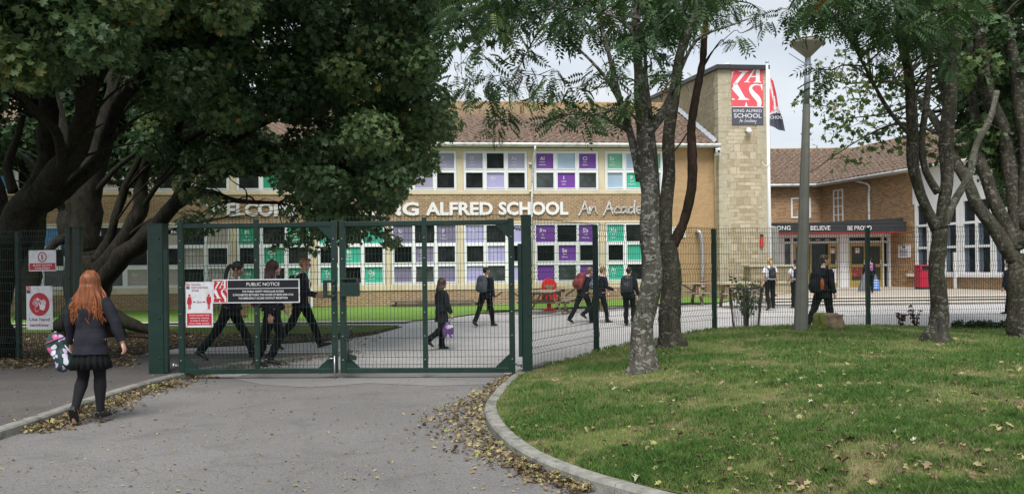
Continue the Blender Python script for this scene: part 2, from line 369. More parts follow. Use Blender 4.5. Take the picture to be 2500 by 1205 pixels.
S_ = np.zeros((npt+3, npt+3)); S_[:npt, :npt] = Am+np.eye(npt)*.35; S_[:npt, npt] = 1; S_[:npt, npt+1:] = CPa[:, :2]; S_[npt, :npt] = 1; S_[npt+1:, :npt] = CPa[:, :2].T
CW = np.linalg.solve(S_, np.concatenate([CPa[:, 2], [0, 0, 0]]))
PF = [Vector((.23, 11.9, 0)), Vector((1.53, 14.24, 0)), Vector((4.15, 16.3, 0)), Vector((7.37, 16.5, 0)), Vector((10.6, 16.7, 0)), Vector((14.0, 16.9, 0))]
def fence_y(x):
    for a, b in zip(PF[:-1], PF[1:]):
        if x <= b.x: return a.y+(b.y-a.y)*(x-a.x)/(b.x-a.x)
    return PF[-1].y
def Zm(x, y):
    d = np.hypot(CPa[:, 0]-x, CPa[:, 1]-y); z = float(-(d*CW[:npt]).sum()+CW[npt]+CW[npt+1]*x+CW[npt+2]*y)
    z = max(KH*.6, min(.52, z)); f = (y-fence_y(x))*(.5 if x < 1.6 else .8)-.04
    if f > 0: t = sstep(f/.25); z = z*(1-t)+(T(x, y)-.02)*t
    return z
mp_ = [(p.x+.0, p.y) for p in KRi[4:]]+[(14, 2), (14, 17.25), (10.6, 17.05), (7.4, 16.85), (4.0, 16.65), (1.4, 14.45), (.1, 12.05)]
MOUND = mp_
sheet('grass_mound', mp_, lambda x, y: Zm(x, y), M_mound, .35)
# ================================================================ main school building
M_brick = brick_mat('tan_brick', (.25, .155, .085), (.35, .23, .135), (.52, .43, .30), stainamt=.2)
M_brick2 = brick_mat('orange_brick', (.42, .28, .15), (.47, .32, .175), (.36, .25, .145), ms=.006, stainamt=.12, var=.1)
M_brick3 = brick_mat('brown_brick', (.24, .135, .07), (.44, .27, .14), (.48, .36, .235), stainamt=.3)
M_stone = brick_mat('buff_stone', (.35, .29, .185), (.54, .475, .36), (.24, .205, .14), bw=.46, rh=.155, ms=.008, rubble=True, stain=(.28, .24, .15), stainamt=.35, var=.14)
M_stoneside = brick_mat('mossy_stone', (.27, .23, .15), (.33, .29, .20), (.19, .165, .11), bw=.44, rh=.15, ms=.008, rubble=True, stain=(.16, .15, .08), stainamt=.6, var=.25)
M_quoin = mat('quoin_stone', (.43, .39, .29), .9, .16, 5, .003, 50, dirt=(.34, .29, .18))
M_cream = mat('cream_render', (.66, .57, .40), .8, .06, 2, dirt=(.5, .42, .27), ds=1.2)
M_white = mat('white_upvc', (.80, .82, .83), .35, .03, 2, spec=.5)
M_gutter = mat('white_gutter', (.74, .75, .74), .45, .06, 3, dirt=(.30, .29, .26), ds=4)
M_soffit = mat('soffit_board', (.60, .57, .50), .7, .06)
M_dark = mat('dark_trim', (.03, .032, .036), .5, .1)
M_lead = mat('lead_flashing', (.40, .43, .47), .5, .2, 8)
def tile_mat(name):
    m, n, l, b = nmat(name); a = noise(n, l, 5.5, 6, .7); r = ramp(n, [(.3, (.052, .037, .028)), (.5, (.155, .108, .08)), (.7, (.26, .19, .145))]); l.new(a.outputs[0], r.inputs[0])
    sp = n.new('ShaderNodeSeparateXYZ'); t = n.new('ShaderNodeTexCoord'); l.new(t.outputs['Object'], sp.inputs[0])
    a2 = noise(n, l, 1.2, 5, .6); ad = n.new('ShaderNodeMath'); ad.operation = 'MULTIPLY_ADD'; ad.inputs[1].default_value = 1.4; l.new(a2.outputs[0], ad.inputs[0]); l.new(sp.outputs[2], ad.inputs[2])
    mr = n.new('ShaderNodeMapRange'); mr.inputs[1].default_value = 8.7; mr.inputs[2].default_value = 9.9; mr.inputs[4].default_value = .75; l.new(ad.outputs[0], mr.inputs[0])
    col = mixc(n, l, mr.outputs[0], r.outputs[0], (.34, .24, .125)); l.new(col, b.inputs['Base Color']); b.inputs['Roughness'].default_value = .9
    bump(n, l, noise(n, l, 60, 3).outputs[0], .5, .006, b); return m
M_tile = tile_mat('weathered_pantile')
def glass(name, c, rough=.12, spec=.5, stripes=False):
    m, n, l, b = nmat(name); x = noise(n, l, 2.2, 5, .6); r = ramp(n, [(.4, tuple(k*.6 for k in c)), (.7, tuple(k*1.7 for k in c))]); l.new(x.outputs[0], r.inputs[0]); out = r.outputs[0]
    if stripes:
        t = n.new('ShaderNodeTexCoord'); w = n.new('ShaderNodeTexWave'); w.wave_type = 'BANDS'; w.bands_direction = 'Z'; w.inputs['Scale'].default_value = 7.5; w.inputs['Distortion'].default_value = .15; l.new(t.outputs['Object'], w.inputs[0])
        wr = ramp(n, [(.45, (.45,)*3), (.6, (2.4,)*3)]); l.new(w.outputs[0], wr.inputs[0]); out = mixc(n, l, 1.0, out, wr.outputs[0], 'MULTIPLY')
    l.new(out, b.inputs['Base Color']); b.inputs['Roughness'].default_value = rough; b.inputs['Specular IOR Level'].default_value = spec; return m
def sticker(name, c):
    return mat(name, c, .38, .07, 1.5, spec=.35)
PM = {'d': glass('dark_glass', (.006, .008, .008), .35, .12), 'b': glass('glass_with_blind', (.013, .016, .016), .35, .12, True),
      'k': mat('painted_sky_glass', (.36, .48, .60), .15, .12, 1.2), 'r': glass('glass_half_reflecting', (.05, .06, .06), .15, .5),  # pale blue panes: the sky's reflection is painted into the base colour
      'e': sticker('beige_sticker', (.42, .38, .33)), 'g': sticker('green_sticker', (.035, .30, .17)), 't': sticker('teal_sticker', (.06, .42, .30)),
      'v': sticker('violet_grey_sticker', (.20, .18, .28)), 'l': sticker('lilac_sticker', (.40, .38, .62)), 'p': sticker('purple_sticker', (.17, .055, .33)),
      'o': sticker('pale_violet_sticker', (.32, .31, .42)), 'u': sticker('blue_sticker', (.10, .27, .55)), 'n': sticker('pale_green_sticker', (.16, .42, .29))}
M_wlet = mat('white_lettering', (.78, .78, .78), .5, .02)
M_slet = mat('pale_sticker_lettering', (.62, .62, .68), .5, .02)
FF = Frame((0, 32.0), (1, .0975))
SCH = thing('school_building', 'long two storey tan brick school block with tiled roof and sticker covered windows', 'building', (0, 32, 0), FF.rz)
zz = lambda py, px=1200: FF.Z(px, py)
zL0, zL1, zSill = zz(692), zz(546), zz(700); zBand0, zBand1 = zz(540), zz(473.5); zU0, zU1, zUs = zz(465), zz(368), zz(472); zE = zz(361)
bnd = [-235, -30, 172, 375, 570, 767, 948, 1125, 1297, 1471, 1628]; SB = [FF.S(b) for b in bnd]; sEnd = FF.S(1746); s0 = SB[0]-6.5; SB = [SB[0]-6.2, SB[0]-3.1]+SB
mb = MB()
mb.box((s0, 0, -.3), (sEnd, .25, zSill-.003)); mb.box((s0, 0, zBand0), (SB[-1], .25, zBand1)); mb.box((s0, .06, zSill-.003), (SB[-1], .3, zBand0)); mb.box((s0, .06, zBand1), (SB[-1], .3, zE+.2))
mb.box((s0, .32, -.3), (sEnd+.6, 11.9, zE+.1))
build('wall', mb, M_brick, SCH)
mb = MB(); mb.box((SB[-1], -.002, zSill), (sEnd, .25, zE+.2)); build('wall', mb, M_brick2, SCH)
mb = MB()
for s in SB[:-1]: mb.box((s-.115, -.02, zSill), (s+.115, .2, zBand0-.06)); mb.box((s-.125, -.02, zBand1+.05), (s+.125, .2, zE))
mb.box((SB[-1]-.02, -.02, zSill), (SB[-1]+.07, .2, zBand0-.06))
mb.box((s0, -.03, zBand0-.085), (SB[-1]+.07, .24, zBand0+.005)); mb.box((s0, -.03, zSill-.10), (SB[-1]+.07, .2, zL0-.005)); mb.box((s0, -.03, zBand1-.01), (SB[-1]+.03, .2, zU0-.01)); mb.box((s0, -.028, zU1+.01), (SB[-1]+.03, .2, zE))
bevel_mod(build('render_band', mb, M_cream, SCH), .008, 1)
EL = {'Fl': ('289', 'Flerovium'), 'Cn': ('285', 'Copernicium'), 'Nd': ('144.24', 'Neodymium'), 'Bi': ('208.98', 'Bismuth'), 'Ts': ('294', 'Tennessine'), 'Og': ('294', 'Oganesson'), 'Si': ('28.085', 'Silicon'), 'F': ('18.998', 'Fluorine'), 'Ge': ('72.630', 'Germanium'),
      'Te': ('127.60', 'Tellurium'), 'C': ('12.011', 'Carbon'), 'Rn': ('222', 'Radon'), 'Sb': ('121.76', 'Antimony'), 'Se': ('78.971', 'Selenium'), 'Xe': ('131.29', 'Xenon'), 'Ar': ('39.948', 'Argon'), 'O': ('15.999', 'Oxygen'), 'As': ('74.9216', 'Arsenic'),
      'At': ('210', 'Astatine'), 'Al': ('26.98154', 'Aluminium'), 'Cl': ('35.45', 'Chlorine'), 'I': ('126.9045', 'Iodine'), 'Br': ('79.904', 'Bromine'), 'Kr': ('83.798', 'Krypton'), 'P': ('30.973', 'Phosphorus'), 'Ds': ('281', 'Darmstadtium'), 'Rg': ('280', 'Roentgenium'), 'Rh': ('102.9', 'Rhodium'), 'Tm': ('168.93', 'Thulium'), 'Lu': ('174.97', 'Lutetium'), 'Ir': ('192.22', 'Iridium')}
def window(s0_, s1_, z0, z1, rows, y=-.012):
    nr = len(rows); nc = 3; fr = MB(); pa = MB(); le = MB(); keys = []; rk = random.Random(int(s0_*100)+nr)
    fw = .065; s0_ += .135; s1_ -= .135; cw = (s1_-s0_)/nc; rh = (z1-z0)/nr
    # outer frame and mullions, butted end to end
    fr.box((s0_, y, z0), (s0_+fw, y+.09, z1)); fr.box((s1_-fw, y, z0), (s1_, y+.09, z1))
    fr.box((s0_+fw, y, z0), (s1_-fw, y+.09, z0+fw)); fr.box((s0_+fw, y, z1-fw), (s1_-fw, y+.09, z1))
    for c in range(1, nc): fr.box((s0_+c*cw-.05, y, z0+fw), (s0_+c*cw+.05, y+.088, z1-fw))
    for r in range(1, nr):
        for c in range(nc):
            a = s0_+c*cw+(fw if c == 0 else .05); b = s0_+(c+1)*cw-(fw if c == nc-1 else .05); fr.box((a, y+.002, z0+r*rh-.05), (b, y+.088, z0+r*rh+.05))
    for r in range(nr):
        for c in range(nc):
            code, sym = rows[r][c] if isinstance(rows[r][c], tuple) else (rows[r][c], None)
            a = s0_+c*cw+(fw if c == 0 else .05); b = s0_+(c+1)*cw-(fw if c == nc-1 else .05); zt = z1-r*rh-(fw if r == 0 else .05); zb = z1-(r+1)*rh+(fw if r == nr-1 else .05)
            if code == 'd' and rk.random() < .45: code = 'b'
            opener = (r > 0 and nr == 3) or nr == 2
            if opener:      # an opening casement: a second, slightly proud frame
                k = .035; yy = y-.018; fr.box((a, yy, zb), (a+k, y+.05, zt)); fr.box((b-k, yy, zb), (b, y+.05, zt)); fr.box((a+k, yy, zb), (b-k, y+.05, zb+k)); fr.box((a+k, yy, zt-k), (b-k, y+.05, zt)); a += k; b -= k; zb += k; zt -= k
            if code not in keys: keys.append(code)
            pa.cur = keys.index(code); yp = y+.045; pa.add([(a, yp, zb), (b, yp, zb), (b, yp, zt), (a, yp, zt)], [(0, 1, 2, 3)])
            if sym is not None:
                H = zt-zb; cx = a+(b-a)*.36
                if sym:
                    put_text(le, sym, cx, zt-H*.44, H*.25, yp-.004, bold=.01, align='C')
                    put_text(le, EL[sym][0], cx, zt-H*.60, H*.07, yp-.004, bold=.02, align='C')
                nm = EL[sym][1] if sym else None
                if nm: put_text(le, nm, cx, zt-H*.78, H*.075, yp-.004, bold=.02, align='C')
    f = build('window', fr, M_white, SCH); bevel_mod(f, .006, 1); build('pane', pa, [PM[k] for k in keys], f, fix=False)
    if le.f: build('lettering', le, M_wlet if keys and any(k in 'gptn' for k in keys) else M_slet, f, fix=False)
D, B = 'd', 'b'
low = {0: [[D, 'u', D], ['u', D, 'u'], [D, 'u', D]], 1: [[D, 'u', D], ['u', D, 'u'], [D, 'u', D]],
 2: [['u', D, 'u'], [D, 'u', D], ['u', D, 'u']], 3: [['u', D, 'u'], [D, 'u', D], ['r', ('u', 'Ir'), 'r']], 4: [['e', D, 'e'], [D, 'e', D], [('e', 'Lu'), 'r', ('e', 'Rh')]],
 5: [['e', D, 'e'], [D, ('e', 'Ds'), D], ['e', B, ('e', 'Rg')]], 6: [[('g', 'Fl'), B, ('g', 'Cn')], [B, ('g', 'Cn'), B], [('g', 'Nd'), B, ('g', 'Tm')]],
 7: [['t', D, 't'], [D, ('t', 'Bi'), D], [('t', 'Ts'), D, ('t', 'Og')]], 8: [[('v', 'Si'), D, ('v', 'F')], [D, ('v', 'Ge'), D], ['v', 'r', 'v']],
 9: [[('l', 'Te'), D, 'l'], [D, ('l', 'C'), D], ['l', 'r', 'l']], 10: [[('p', 'Rn'), D, ('p', 'Sb')], [D, ('p', 'Se'), D], ['p', 'r', 'p']], 11: [[('t', 'Xe'), D, 't'], [D, 't', D], [('t', 'Ar'), D, 't']]}
up = {0: [[D, 'u', D], ['u', D, 'u']], 1: [[D, 'u', D], ['u', D, 'u']], 2: [[D, 'u', D], ['u', D, 'u']], 3: [[D, 'u', D], ['u', D, 'u']], 4: [['e', D, 'e'], [D, 'e', D]], 5: [['e', D, 'e'], [D, 'e', D]], 6: [['g', D, 'g'], [D, 'g', D]], 7: [['g', B, 'g'], [D, 'g', D]],
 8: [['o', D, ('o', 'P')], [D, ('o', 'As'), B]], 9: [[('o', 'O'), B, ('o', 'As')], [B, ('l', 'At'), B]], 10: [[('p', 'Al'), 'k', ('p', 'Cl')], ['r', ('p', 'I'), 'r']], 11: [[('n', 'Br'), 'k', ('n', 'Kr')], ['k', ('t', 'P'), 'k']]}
for i in range(len(SB)-1):
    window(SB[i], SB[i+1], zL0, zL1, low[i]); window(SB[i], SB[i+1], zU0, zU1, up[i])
# gutter, soffit, roof
mb = MB(); mb.box((s0, -.36, zE+.03), (sEnd+.05, -.005, zE+.055)); build('soffit', mb, M_soffit, SCH)
mb = MB(); mb.box((s0, -.385, zE+.005), (sEnd+.1, -.365, zE+.15)); build('fascia', mb, M_gutter, SCH)
mb = MB(); mb.smooth = True
for (a, b) in [(s0+i*4.0, s0+(i+1)*4.0) for i in range(int((sEnd+.1-s0)/4)+1)]:
    b = min(b, sEnd+.12)
    if b-a > .1: mb.tube([(a, -.44, zE+.09), (b-.006, -.44, zE+.09)], .065, 10)
build('gutter', mb, M_gutter, SCH)
def pantiles(s0_, s1_, run, z0, z1, y0, courses, clipR=None, pitch=.31, ns=6):
    """corrugated, stepped courses from the eaves (y0,z0) to the ridge (y0+run,z1)"""
    mb = MB(); mb.smooth = True; cols = int((s1_-s0_)/pitch)*ns; L = math.hypot(run, z1-z0); nx, nz_ = -(z1-z0)/L, run/L
    for c in range(courses):
        r2 = random.Random(c); sag = [r2.uniform(-.006, .006) for _ in range(cols//ns+3)]
        o = len(mb.v)
        for e, (t, lift) in enumerate(((c/courses, -.012), (c/courses+.0005, .05), ((c+1.08)/courses, .0))):
            t = min(t, 1.0)
            for i in range(cols+1):
                ph = (i % ns)/ns; w = (math.sin(ph*2*math.pi)*.042+math.sin(ph*4*math.pi)*.012); s = s0_+i*pitch/ns
                h = .03+w+lift+sag[i//ns]; mb.v.append((s, y0+run*t+nx*h, z0+(z1-z0)*t+nz_*h))
        for e in range(2):
            for i in range(cols):
                if clipR and (s0_+i*pitch/ns) > clipR(c/courses): continue
                a = o+e*(cols+1)+i; mb.face((a, a+1, a+cols+2, a+cols+1))
    return mb
RUN = 6.0; zR = zE+.12+2.85
rf = build('roof', pantiles(s0, sEnd+.05, RUN+.42, zE+.12, zR, -.46, 15), M_tile, SCH, fix=False)
mb = MB(); mb.smooth = True
k = s0
while k < sEnd-.2: mb.tube([(k, RUN-.04, zR+.0), (k+.44, RUN-.04, zR+.012)], .13, 10); k += .45
build('ridge_tile', mb, M_tile, rf)
mb = MB(); mb.add([(s0, RUN, zR-.1), (sEnd, RUN, zR-.1), (sEnd, 2*RUN+.4, zE), (s0, 2*RUN+.4, zE)], [(0, 1, 2, 3)]); build('rear_slope', mb, M_tile, rf, fix=False)
# downpipe between two bays
mb = MB(); mb.smooth = True; a = FF.loc(1303, 366); b_ = FF.loc(1298, 470); c_ = FF.loc(1296, 745)
mb.tube([(a[0], -.44, zE+.05), (a[0], -.42, zE-.1), (a[0]-.02, -.1, zE-.35), (b_[0], -.09, b_[1]), (c_[0], -.09, .12)], .045, 8)
for z in (.8, 2.1, 3.3, 4.6, 5.7): mb.tube([(c_[0]+.03*(z > 3), -.09, z), (c_[0]+.03*(z > 3), -.09, z+.07)], .06, 8)
build('downpipe', mb, M_gutter, SCH)
mb = MB(); mb.smooth = True; s = FF.S(1748); mb.tube([(s-.02, -.30, zE-.02), (s-.02, -.1, zE-.25), (s-.02, -.08, .15)], .05, 8); build('downpipe', mb, M_cream, SCH)
# wall-mounted things on the block
def facade_thing(name, label, cat, px, py, y=0.0):
    s, z = FF.loc(px, py, y); w = FF.W(s, y, z); return thing(name, label, cat, w, FF.rz)
mb = MB(); sL = FF.S(503); zb = zz(523.5, 1200)+.0; ch = zz(493)-zz(523.5)
WL = thing('wall_lettering', 'white raised WELCOME TO KING ALFRED SCHOOL lettering across the brick band', 'sign', (0, 32, 0), FF.rz)
def seg_text(t, pa, pb): mb = MB(); put_text(mb, t, FF.S(pa), zb, ch, -.06, w=FF.S(pb)-FF.S(pa), bold=.035, ext=.05); build('word', mb, M_wlet, WL, fix=False)
seg_text('WELCOME', 503, 727); seg_text('TO', 752, 810); seg_text('KING', 885, 1024); seg_text('ALFRED', 1040, 1204); seg_text('SCHOOL', 1218, 1388)
def ribbon(mb, pts, w, y, scale, ox, oz, ext=.04):
    p2 = spline([(x, 0, z) for x, z in pts], 5) if len(pts) > 2 else [Vector((x, 0, z)) for x, z in pts]
    for a, b in zip(p2[:-1], p2[1:]):
        A = Vector((ox+a.x*scale, y, oz+a.z*scale)); B2 = Vector((ox+b.x*scale, y, oz+b.z*scale)); mb.bar(A, B2, w, ext, up=(0, 1, 0), ext=w*.35) if ext else _flat(mb, A, B2, w)
def _flat(mb, A, B2, w):
    d = (B2-A)
    if d.length < 1e-7: return
    d.normalize(); n = Vector((-d.z, 0, d.x))*w/2; A = A-d*w*.3; B2 = B2+d*w*.3; mb.add([A-n, B2-n, B2+n, A+n], [(0, 1, 2, 3)])
HW = {'A': (.62, [[(0, -.12), (.18, .35), (.36, 1.0)], [(.36, 1.0), (.44, .5), (.55, 0)], [(.12, .28), (.32, .36), (.52, .38)]]), 'n': (.50, [[(.02, .52), (.04, 0)], [(.04, .1), (.2, .5), (.34, .5), (.38, .2), (.46, 0)]]),
      'c': (.40, [[(.36, .42), (.22, .52), (.05, .28), (.1, .04), (.38, .06)]]), 'a': (.46, [[(.34, .48), (.1, .46), (.04, .16), (.16, .02), (.34, .3), (.36, .46), (.34, .1), (.44, .04)]]),
      'd': (.48, [[(.34, .44), (.12, .46), (.03, .16), (.16, 0), (.34, .2)], [(.42, 1.02), (.36, .4), (.38, 0)]]), 'e': (.44, [[(.04, .24), (.34, .3), (.3, .5), (.1, .48), (.03, .2), (.14, 0), (.4, .06)]]),
      'm': (.66, [[(.02, .5), (.03, 0)], [(.03, .2), (.16, .5), (.28, .44), (.28, 0)], [(.28, .2), (.42, .5), (.54, .44), (.58, 0)]]), 'y': (.42, [[(.02, .5), (.06, .14), (.22, .1), (.32, .3)], [(.38, .52), (.32, .1), (.22, -.4), (.02, -.5)]]), ' ': (.34, [])}
def handwrite(mb, txt, x, z, h, w, y, ext=.04, W=None):
    tot = sum(HW[c][0] for c in txt); k = (W/tot/h) if W else 1; q = 0
    for c in txt:
        for st in HW[c][1]: ribbon(mb, [((q+a)*k, b) for a, b in st], w, y, h, x, z, ext)
        q += HW[c][0]
handwrite(mb, 'An Academy', FF.S(1414), zb+.03, (zz(491)-zz(521)), .055, -.05, .03, W=FF.S(1614)-FF.S(1414))
build('word', mb, M_wlet, WL, fix=False)
t = facade_thing('ventilation_grille', 'white louvred ventilation grille on the orange brick end wall', 'grille', 1657, 567); mb = MB(); mb.box((-.28, -.03, -.23), (.28, 0, .23)); o = build('frame', mb, M_white, t); mb = MB()
for i in range(9): mb.box((-.25, -.05, -.2+i*.048), (.25, -.031, -.18+i*.048))
build('louvre', mb, M_gutter, t)
t = facade_thing('exhaust_flue', 'grey metal flue pipe bent into the orange brick wall beside the second trunk', 'pipe', 1708, 640); mb = MB(); mb.smooth = True
q = lambda px, py, y=-.3: (FF.loc(px, py)[0]-FF.loc(1708, 640)[0], y, FF.loc(px, py)[1]-FF.loc(1708, 640)[1])
a1 = q(1701, 566, -.05); a2 = q(1703, 564); a3 = q(1708, 578); mb.tube(spline([(a1[0], -.02, a1[2]), (a1[0], -.22, a1[2]+.02), (a3[0]-.03, -.30, a3[2]), q(1709, 620), q(1709, 684)], 4), .075, 12); build('pipe', mb, mat('galvanised', (.50, .50, .52), .4, .12, 6, metal=.5), t)
mb = MB(); mb.smooth = True; mb.tube([q(1709, 684), q(1709, 688)], .15, 12); mb.tube([q(1709, 696), q(1709, 702)], .15, 12); mb.tube(spline([q(1709, 688), q(1709, 715), q(1703, 722, -.25), q(1690, 724, -.02)], 4), .085, 12); mb.box(tuple(Vector(q(1702, 700))-Vector((.05, .0, .0))), tuple(Vector(q(1720, 690))+Vector((0, .08, 0)))); build('drain_fitting', mb, mat('rusty_pipe', (.38, .22, .18), .7, .25, 9, dirt=(.6, .5, .5), ds=6), t)
# ================================================================ stone tower
tf = FF.W(FF.S(1757), 0, 0)-FF.n*.0
TF = Frame((FF.W(FF.S(1757), -.45, 0).x, FF.W(FF.S(1757), -.45, 0).y), (1, .0975))
TW = thing('stone_tower', 'tall buff stone tower with dark flat parapet at the end of the block', 'tower', TF.o, TF.rz)
tw = TF.S(1884); zT = TF.Z(1770, 170); dz = .085
def slab(mb, x0, x1, y0, y1, z0, zt0, zt1): mb.add([(x0, y0, z0), (x1, y0, z0), (x1, y1, z0), (x0, y1, z0), (x0, y0, zt0), (x1, y0, zt0), (x1, y1, zt1), (x0, y1, zt1)], [(0, 3, 2, 1), (4, 5, 6, 7), (0, 1, 5, 4), (1, 2, 6, 5), (2, 3, 7, 6), (3, 0, 4, 7)])
off0 = TF.S(1757)
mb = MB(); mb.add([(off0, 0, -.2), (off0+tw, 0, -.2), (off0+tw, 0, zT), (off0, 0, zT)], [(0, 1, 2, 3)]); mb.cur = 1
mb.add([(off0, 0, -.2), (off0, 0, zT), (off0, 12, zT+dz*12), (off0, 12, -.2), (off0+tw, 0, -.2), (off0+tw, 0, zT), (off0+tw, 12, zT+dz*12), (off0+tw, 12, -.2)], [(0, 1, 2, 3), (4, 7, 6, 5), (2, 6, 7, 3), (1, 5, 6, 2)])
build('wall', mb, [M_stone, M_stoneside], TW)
mb = MB(); mq = MB(); r2 = random.Random(3); z = 0.0
while z < zT-.3:
    h = r2.uniform(.24, .36); w = r2.choice([.34, .5]); h = min(h, zT-.01-z); mb.box((off0-.006, -.006, z+.008), (off0+w, .2, z+h-.004)); mb.box((off0-.006, .206, z+.008), (off0+.1, r2.choice([.5, .36]), z+h-.004)); mq.box((off0+tw-r2.choice([.25, .4]), -.006, z+.008), (off0+tw+.006, .2, z+h-.004)); z += h
bevel_mod(build('quoin', mb, M_quoin, TW), .012, 1); bevel_mod(build('quoin', mq, M_quoin, TW), .012, 1)
mb = MB(); slab(mb, off0-.10, off0+tw+.10, -.16, 12, zT, zT+.17, zT+.17+dz*12)
for v in range(4): pass
o_ = len(mb.v)-8
mb.v[o_+2] = (off0+tw+.1, 12, zT+dz*12); mb.v[o_+3] = (off0-.1, 12, zT+dz*12)
build('parapet', mb, M_dark, TW)
mb = MB(); mb.smooth = True; fx, fz = TF.loc(1776, 160, 1.0); mb.tube([(fx, 1.0, zT+.1), (fx, 1.0, zT+.42)], .075, 12); mb.tube([(fx, 1.0, zT+.42), (fx, 1.0, zT+.5)], .13, 12); build('vent_cowl', mb, M_gutter, TW)
# lead flashing where the main roof meets the tower
mb = MB()
for i in range(13):
    t0 = i/13; t1 = (i+1)/13; y0 = -.3+t0*(RUN+.1)+.45; y1 = -.3+t1*(RUN+.1)+.45; za = zE+.22+t0*2.8; zb_ = zE+.22+t1*2.8; mb.add([(off0-.13, y0, za-.03), (off0-.13, y1, zb_+.01), (off0-.012, y1, zb_+.16), (off0-.012, y0, za+.10)], [(0, 1, 2, 3)])
build('flashing', mb, M_lead, TW, fix=False)
# banner
bx0, bz1 = TF.loc(1786, 169, -.03); bx1, bz0 = TF.loc(1864, 305, -.03); bzm = TF.Z(1825, 262, -.03)
M_red = mat('banner_red', (.72, .10, .125), .55, .05); M_navy = mat('banner_charcoal', (.075, .08, .11), .55, .05)
def kas(mb, x0, z0, w, h, y):
    q = lambda pl: mb.add([(x0+a*w, y, z0+b*h) for a, b in pl], [tuple(range(len(pl)))])
    q([(.22, .955), (.53, .955), (.53, .935), (.455, .91), (.135, .57), (.045, .60), (.33, .90), (.33, .92), (.22, .935)])
    q([(.0, .47), (.05, .53), (.045, .60), (.135, .665), (.42, .24), (.55, .195), (.55, .175), (.19, .175), (.19, .195), (.245, .23)]); q([(0, .175), (.095, .175), (.095, .195), (0, .225)]); q([(0, .93), (.085, .93), (.085, .915), (.03, .89), (0, .70)])
    q([(.78, 1), (.895, 1), (.895, .685), (.94, .665), (.94, .645), (.70, .645), (.70, .665), (.765, .685)]); q([(.70, 1), (.755, 1), (.515, .68), (.58, .665), (.58, .65), (.40, .65), (.40, .67), (.455, .685)]); q([(.60, .82), (.77, .82), (.77, .79), (.58, .79)])
    S = [((.955, .45), .02), ((.955, .585), .035), ((.90, .575), .03), ((.80, .59), .03), ((.69, .575), .05), ((.605, .51), .09), ((.62, .42), .125), ((.71, .32), .15), ((.82, .22), .16), ((.875, .12), .14), ((.855, .0), .11)]
    pts = spline([(a, 0, b) for (a, b), _ in S[2:]], 4); ws = lerps([k for _, k in S[2:]], len(pts))
    L = []; R = []
    for i, p in enumerate(pts):
        d = (pts[min(i+1, len(pts)-1)]-pts[max(i-1, 0)]).normalized(); n_ = Vector((-d.z, 0, d.x)); L.append(p+n_*ws[i]/2); R.append(p-n_*ws[i]/2)
    L = [(p.x, max(0, p.z)) for p in L]; R = [(p.x, max(0, p.z)) for p in R]
    for i in range(len(L)-1): q([L[i], L[i+1], R[i+1], R[i]])
    q([(.90, .60), (.975, .60), (.975, .44), (.955, .44), (.92, .55)]); q([(.405, 0), (.50, 0), (.455, .135)])
bt = thing('banner', 'tall red and charcoal KAS banner of the school high on the stone tower', 'banner', TF.W((bx0+bx1)/2, -.03, bz0), TF.rz)
cxb = (bx0+bx1)/2; mb = MB(); mb.box((bx0-cxb, .0, bzm-bz0+.03), (bx1-cxb, .02, bz1-bz0)); mb.cur = 1; mb.box((bx0-cxb, 0, 0), (bx1-cxb, .02, bzm-bz0)); mb.cur = 2; mb.box((bx0-cxb, .001, bzm-bz0), (bx1-cxb, .02, bzm-bz0+.03)); build('cloth', mb, [M_red, M_navy, M_wlet], bt)
mb = MB(); kas(mb, bx0-cxb, bzm-bz0+.03, bx1-bx0, bz1-bzm-.03, -.004)
bw_ = bx1-bx0; H_ = bzm-bz0
put_text(mb, 'KING ALFRED', 0, H_*.72, H_*.17, -.004, w=bw_*.90, bold=.004, align='C'); put_text(mb, 'SCHOOL', 0, H_*.40, H_*.25, -.004, w=bw_*.88, bold=.006, align='C'); handwrite(mb, 'An Academy', -bw_*.27, H_*.16, H_*.17, .022, -.004, 0, W=bw_*.54)
build('lettering', mb, M_wlet, bt, fix=False)
def tower_thing(name, label, cat, px, py): s, z = TF.loc(px, py); return thing(name, label, cat, TF.W(s, 0, z), TF.rz)
t = tower_thing('floodlight', 'small white angled floodlight below the banner on the tower', 'lamp', 1824, 322); mb = MB(); mb.prism([(-.10, -.02), (-.06, .14), (.05, .14), (.13, .0), (.02, -.06)], -.22, -.06); bevel_mod(build('housing', mb, M_white, t), .02); mb = MB(); mb.box((-.05, -.06, .02), (.05, 0, .1)); mb.box((-.14, -.2, -.08), (-.08, -.12, -.01)); build('bracket', mb, mat('rust', (.16, .07, .04), .8), t)
t = tower_thing('security_camera', 'white dome security camera under the gutter end beside the tower', 'camera', 1747, 372); mb = MB(); mb.smooth = True; mb.sphere((0, -.28, 0), .10); mb.tube([(0, -.28, .02), (0, -.28, .12)], .1, 14); build('housing', mb, M_white, t); mb = MB(); mb.sphere((0, -.35, -.01), .055); build('lens', mb, M_dark, t); mb = MB(); mb.box((-.05, -.2, -.13), (.14, .02, -.08)); build('bracket', mb, M_gutter, t)
t = tower_thing('alarm_box', 'narrow red and black alarm box low on the right edge of the tower', 'box', 1859, 588); mb = MB(); mb.box((-.08, -.12, -.24), (.06, 0, .15)); bevel_mod(build('case', mb, mat('alarm_red', (.62, .04, .05), .4), t), .02); mb = MB(); mb.box((-.06, -.1, .155), (.05, 0, .27)); build('cap', mb, M_dark, t)
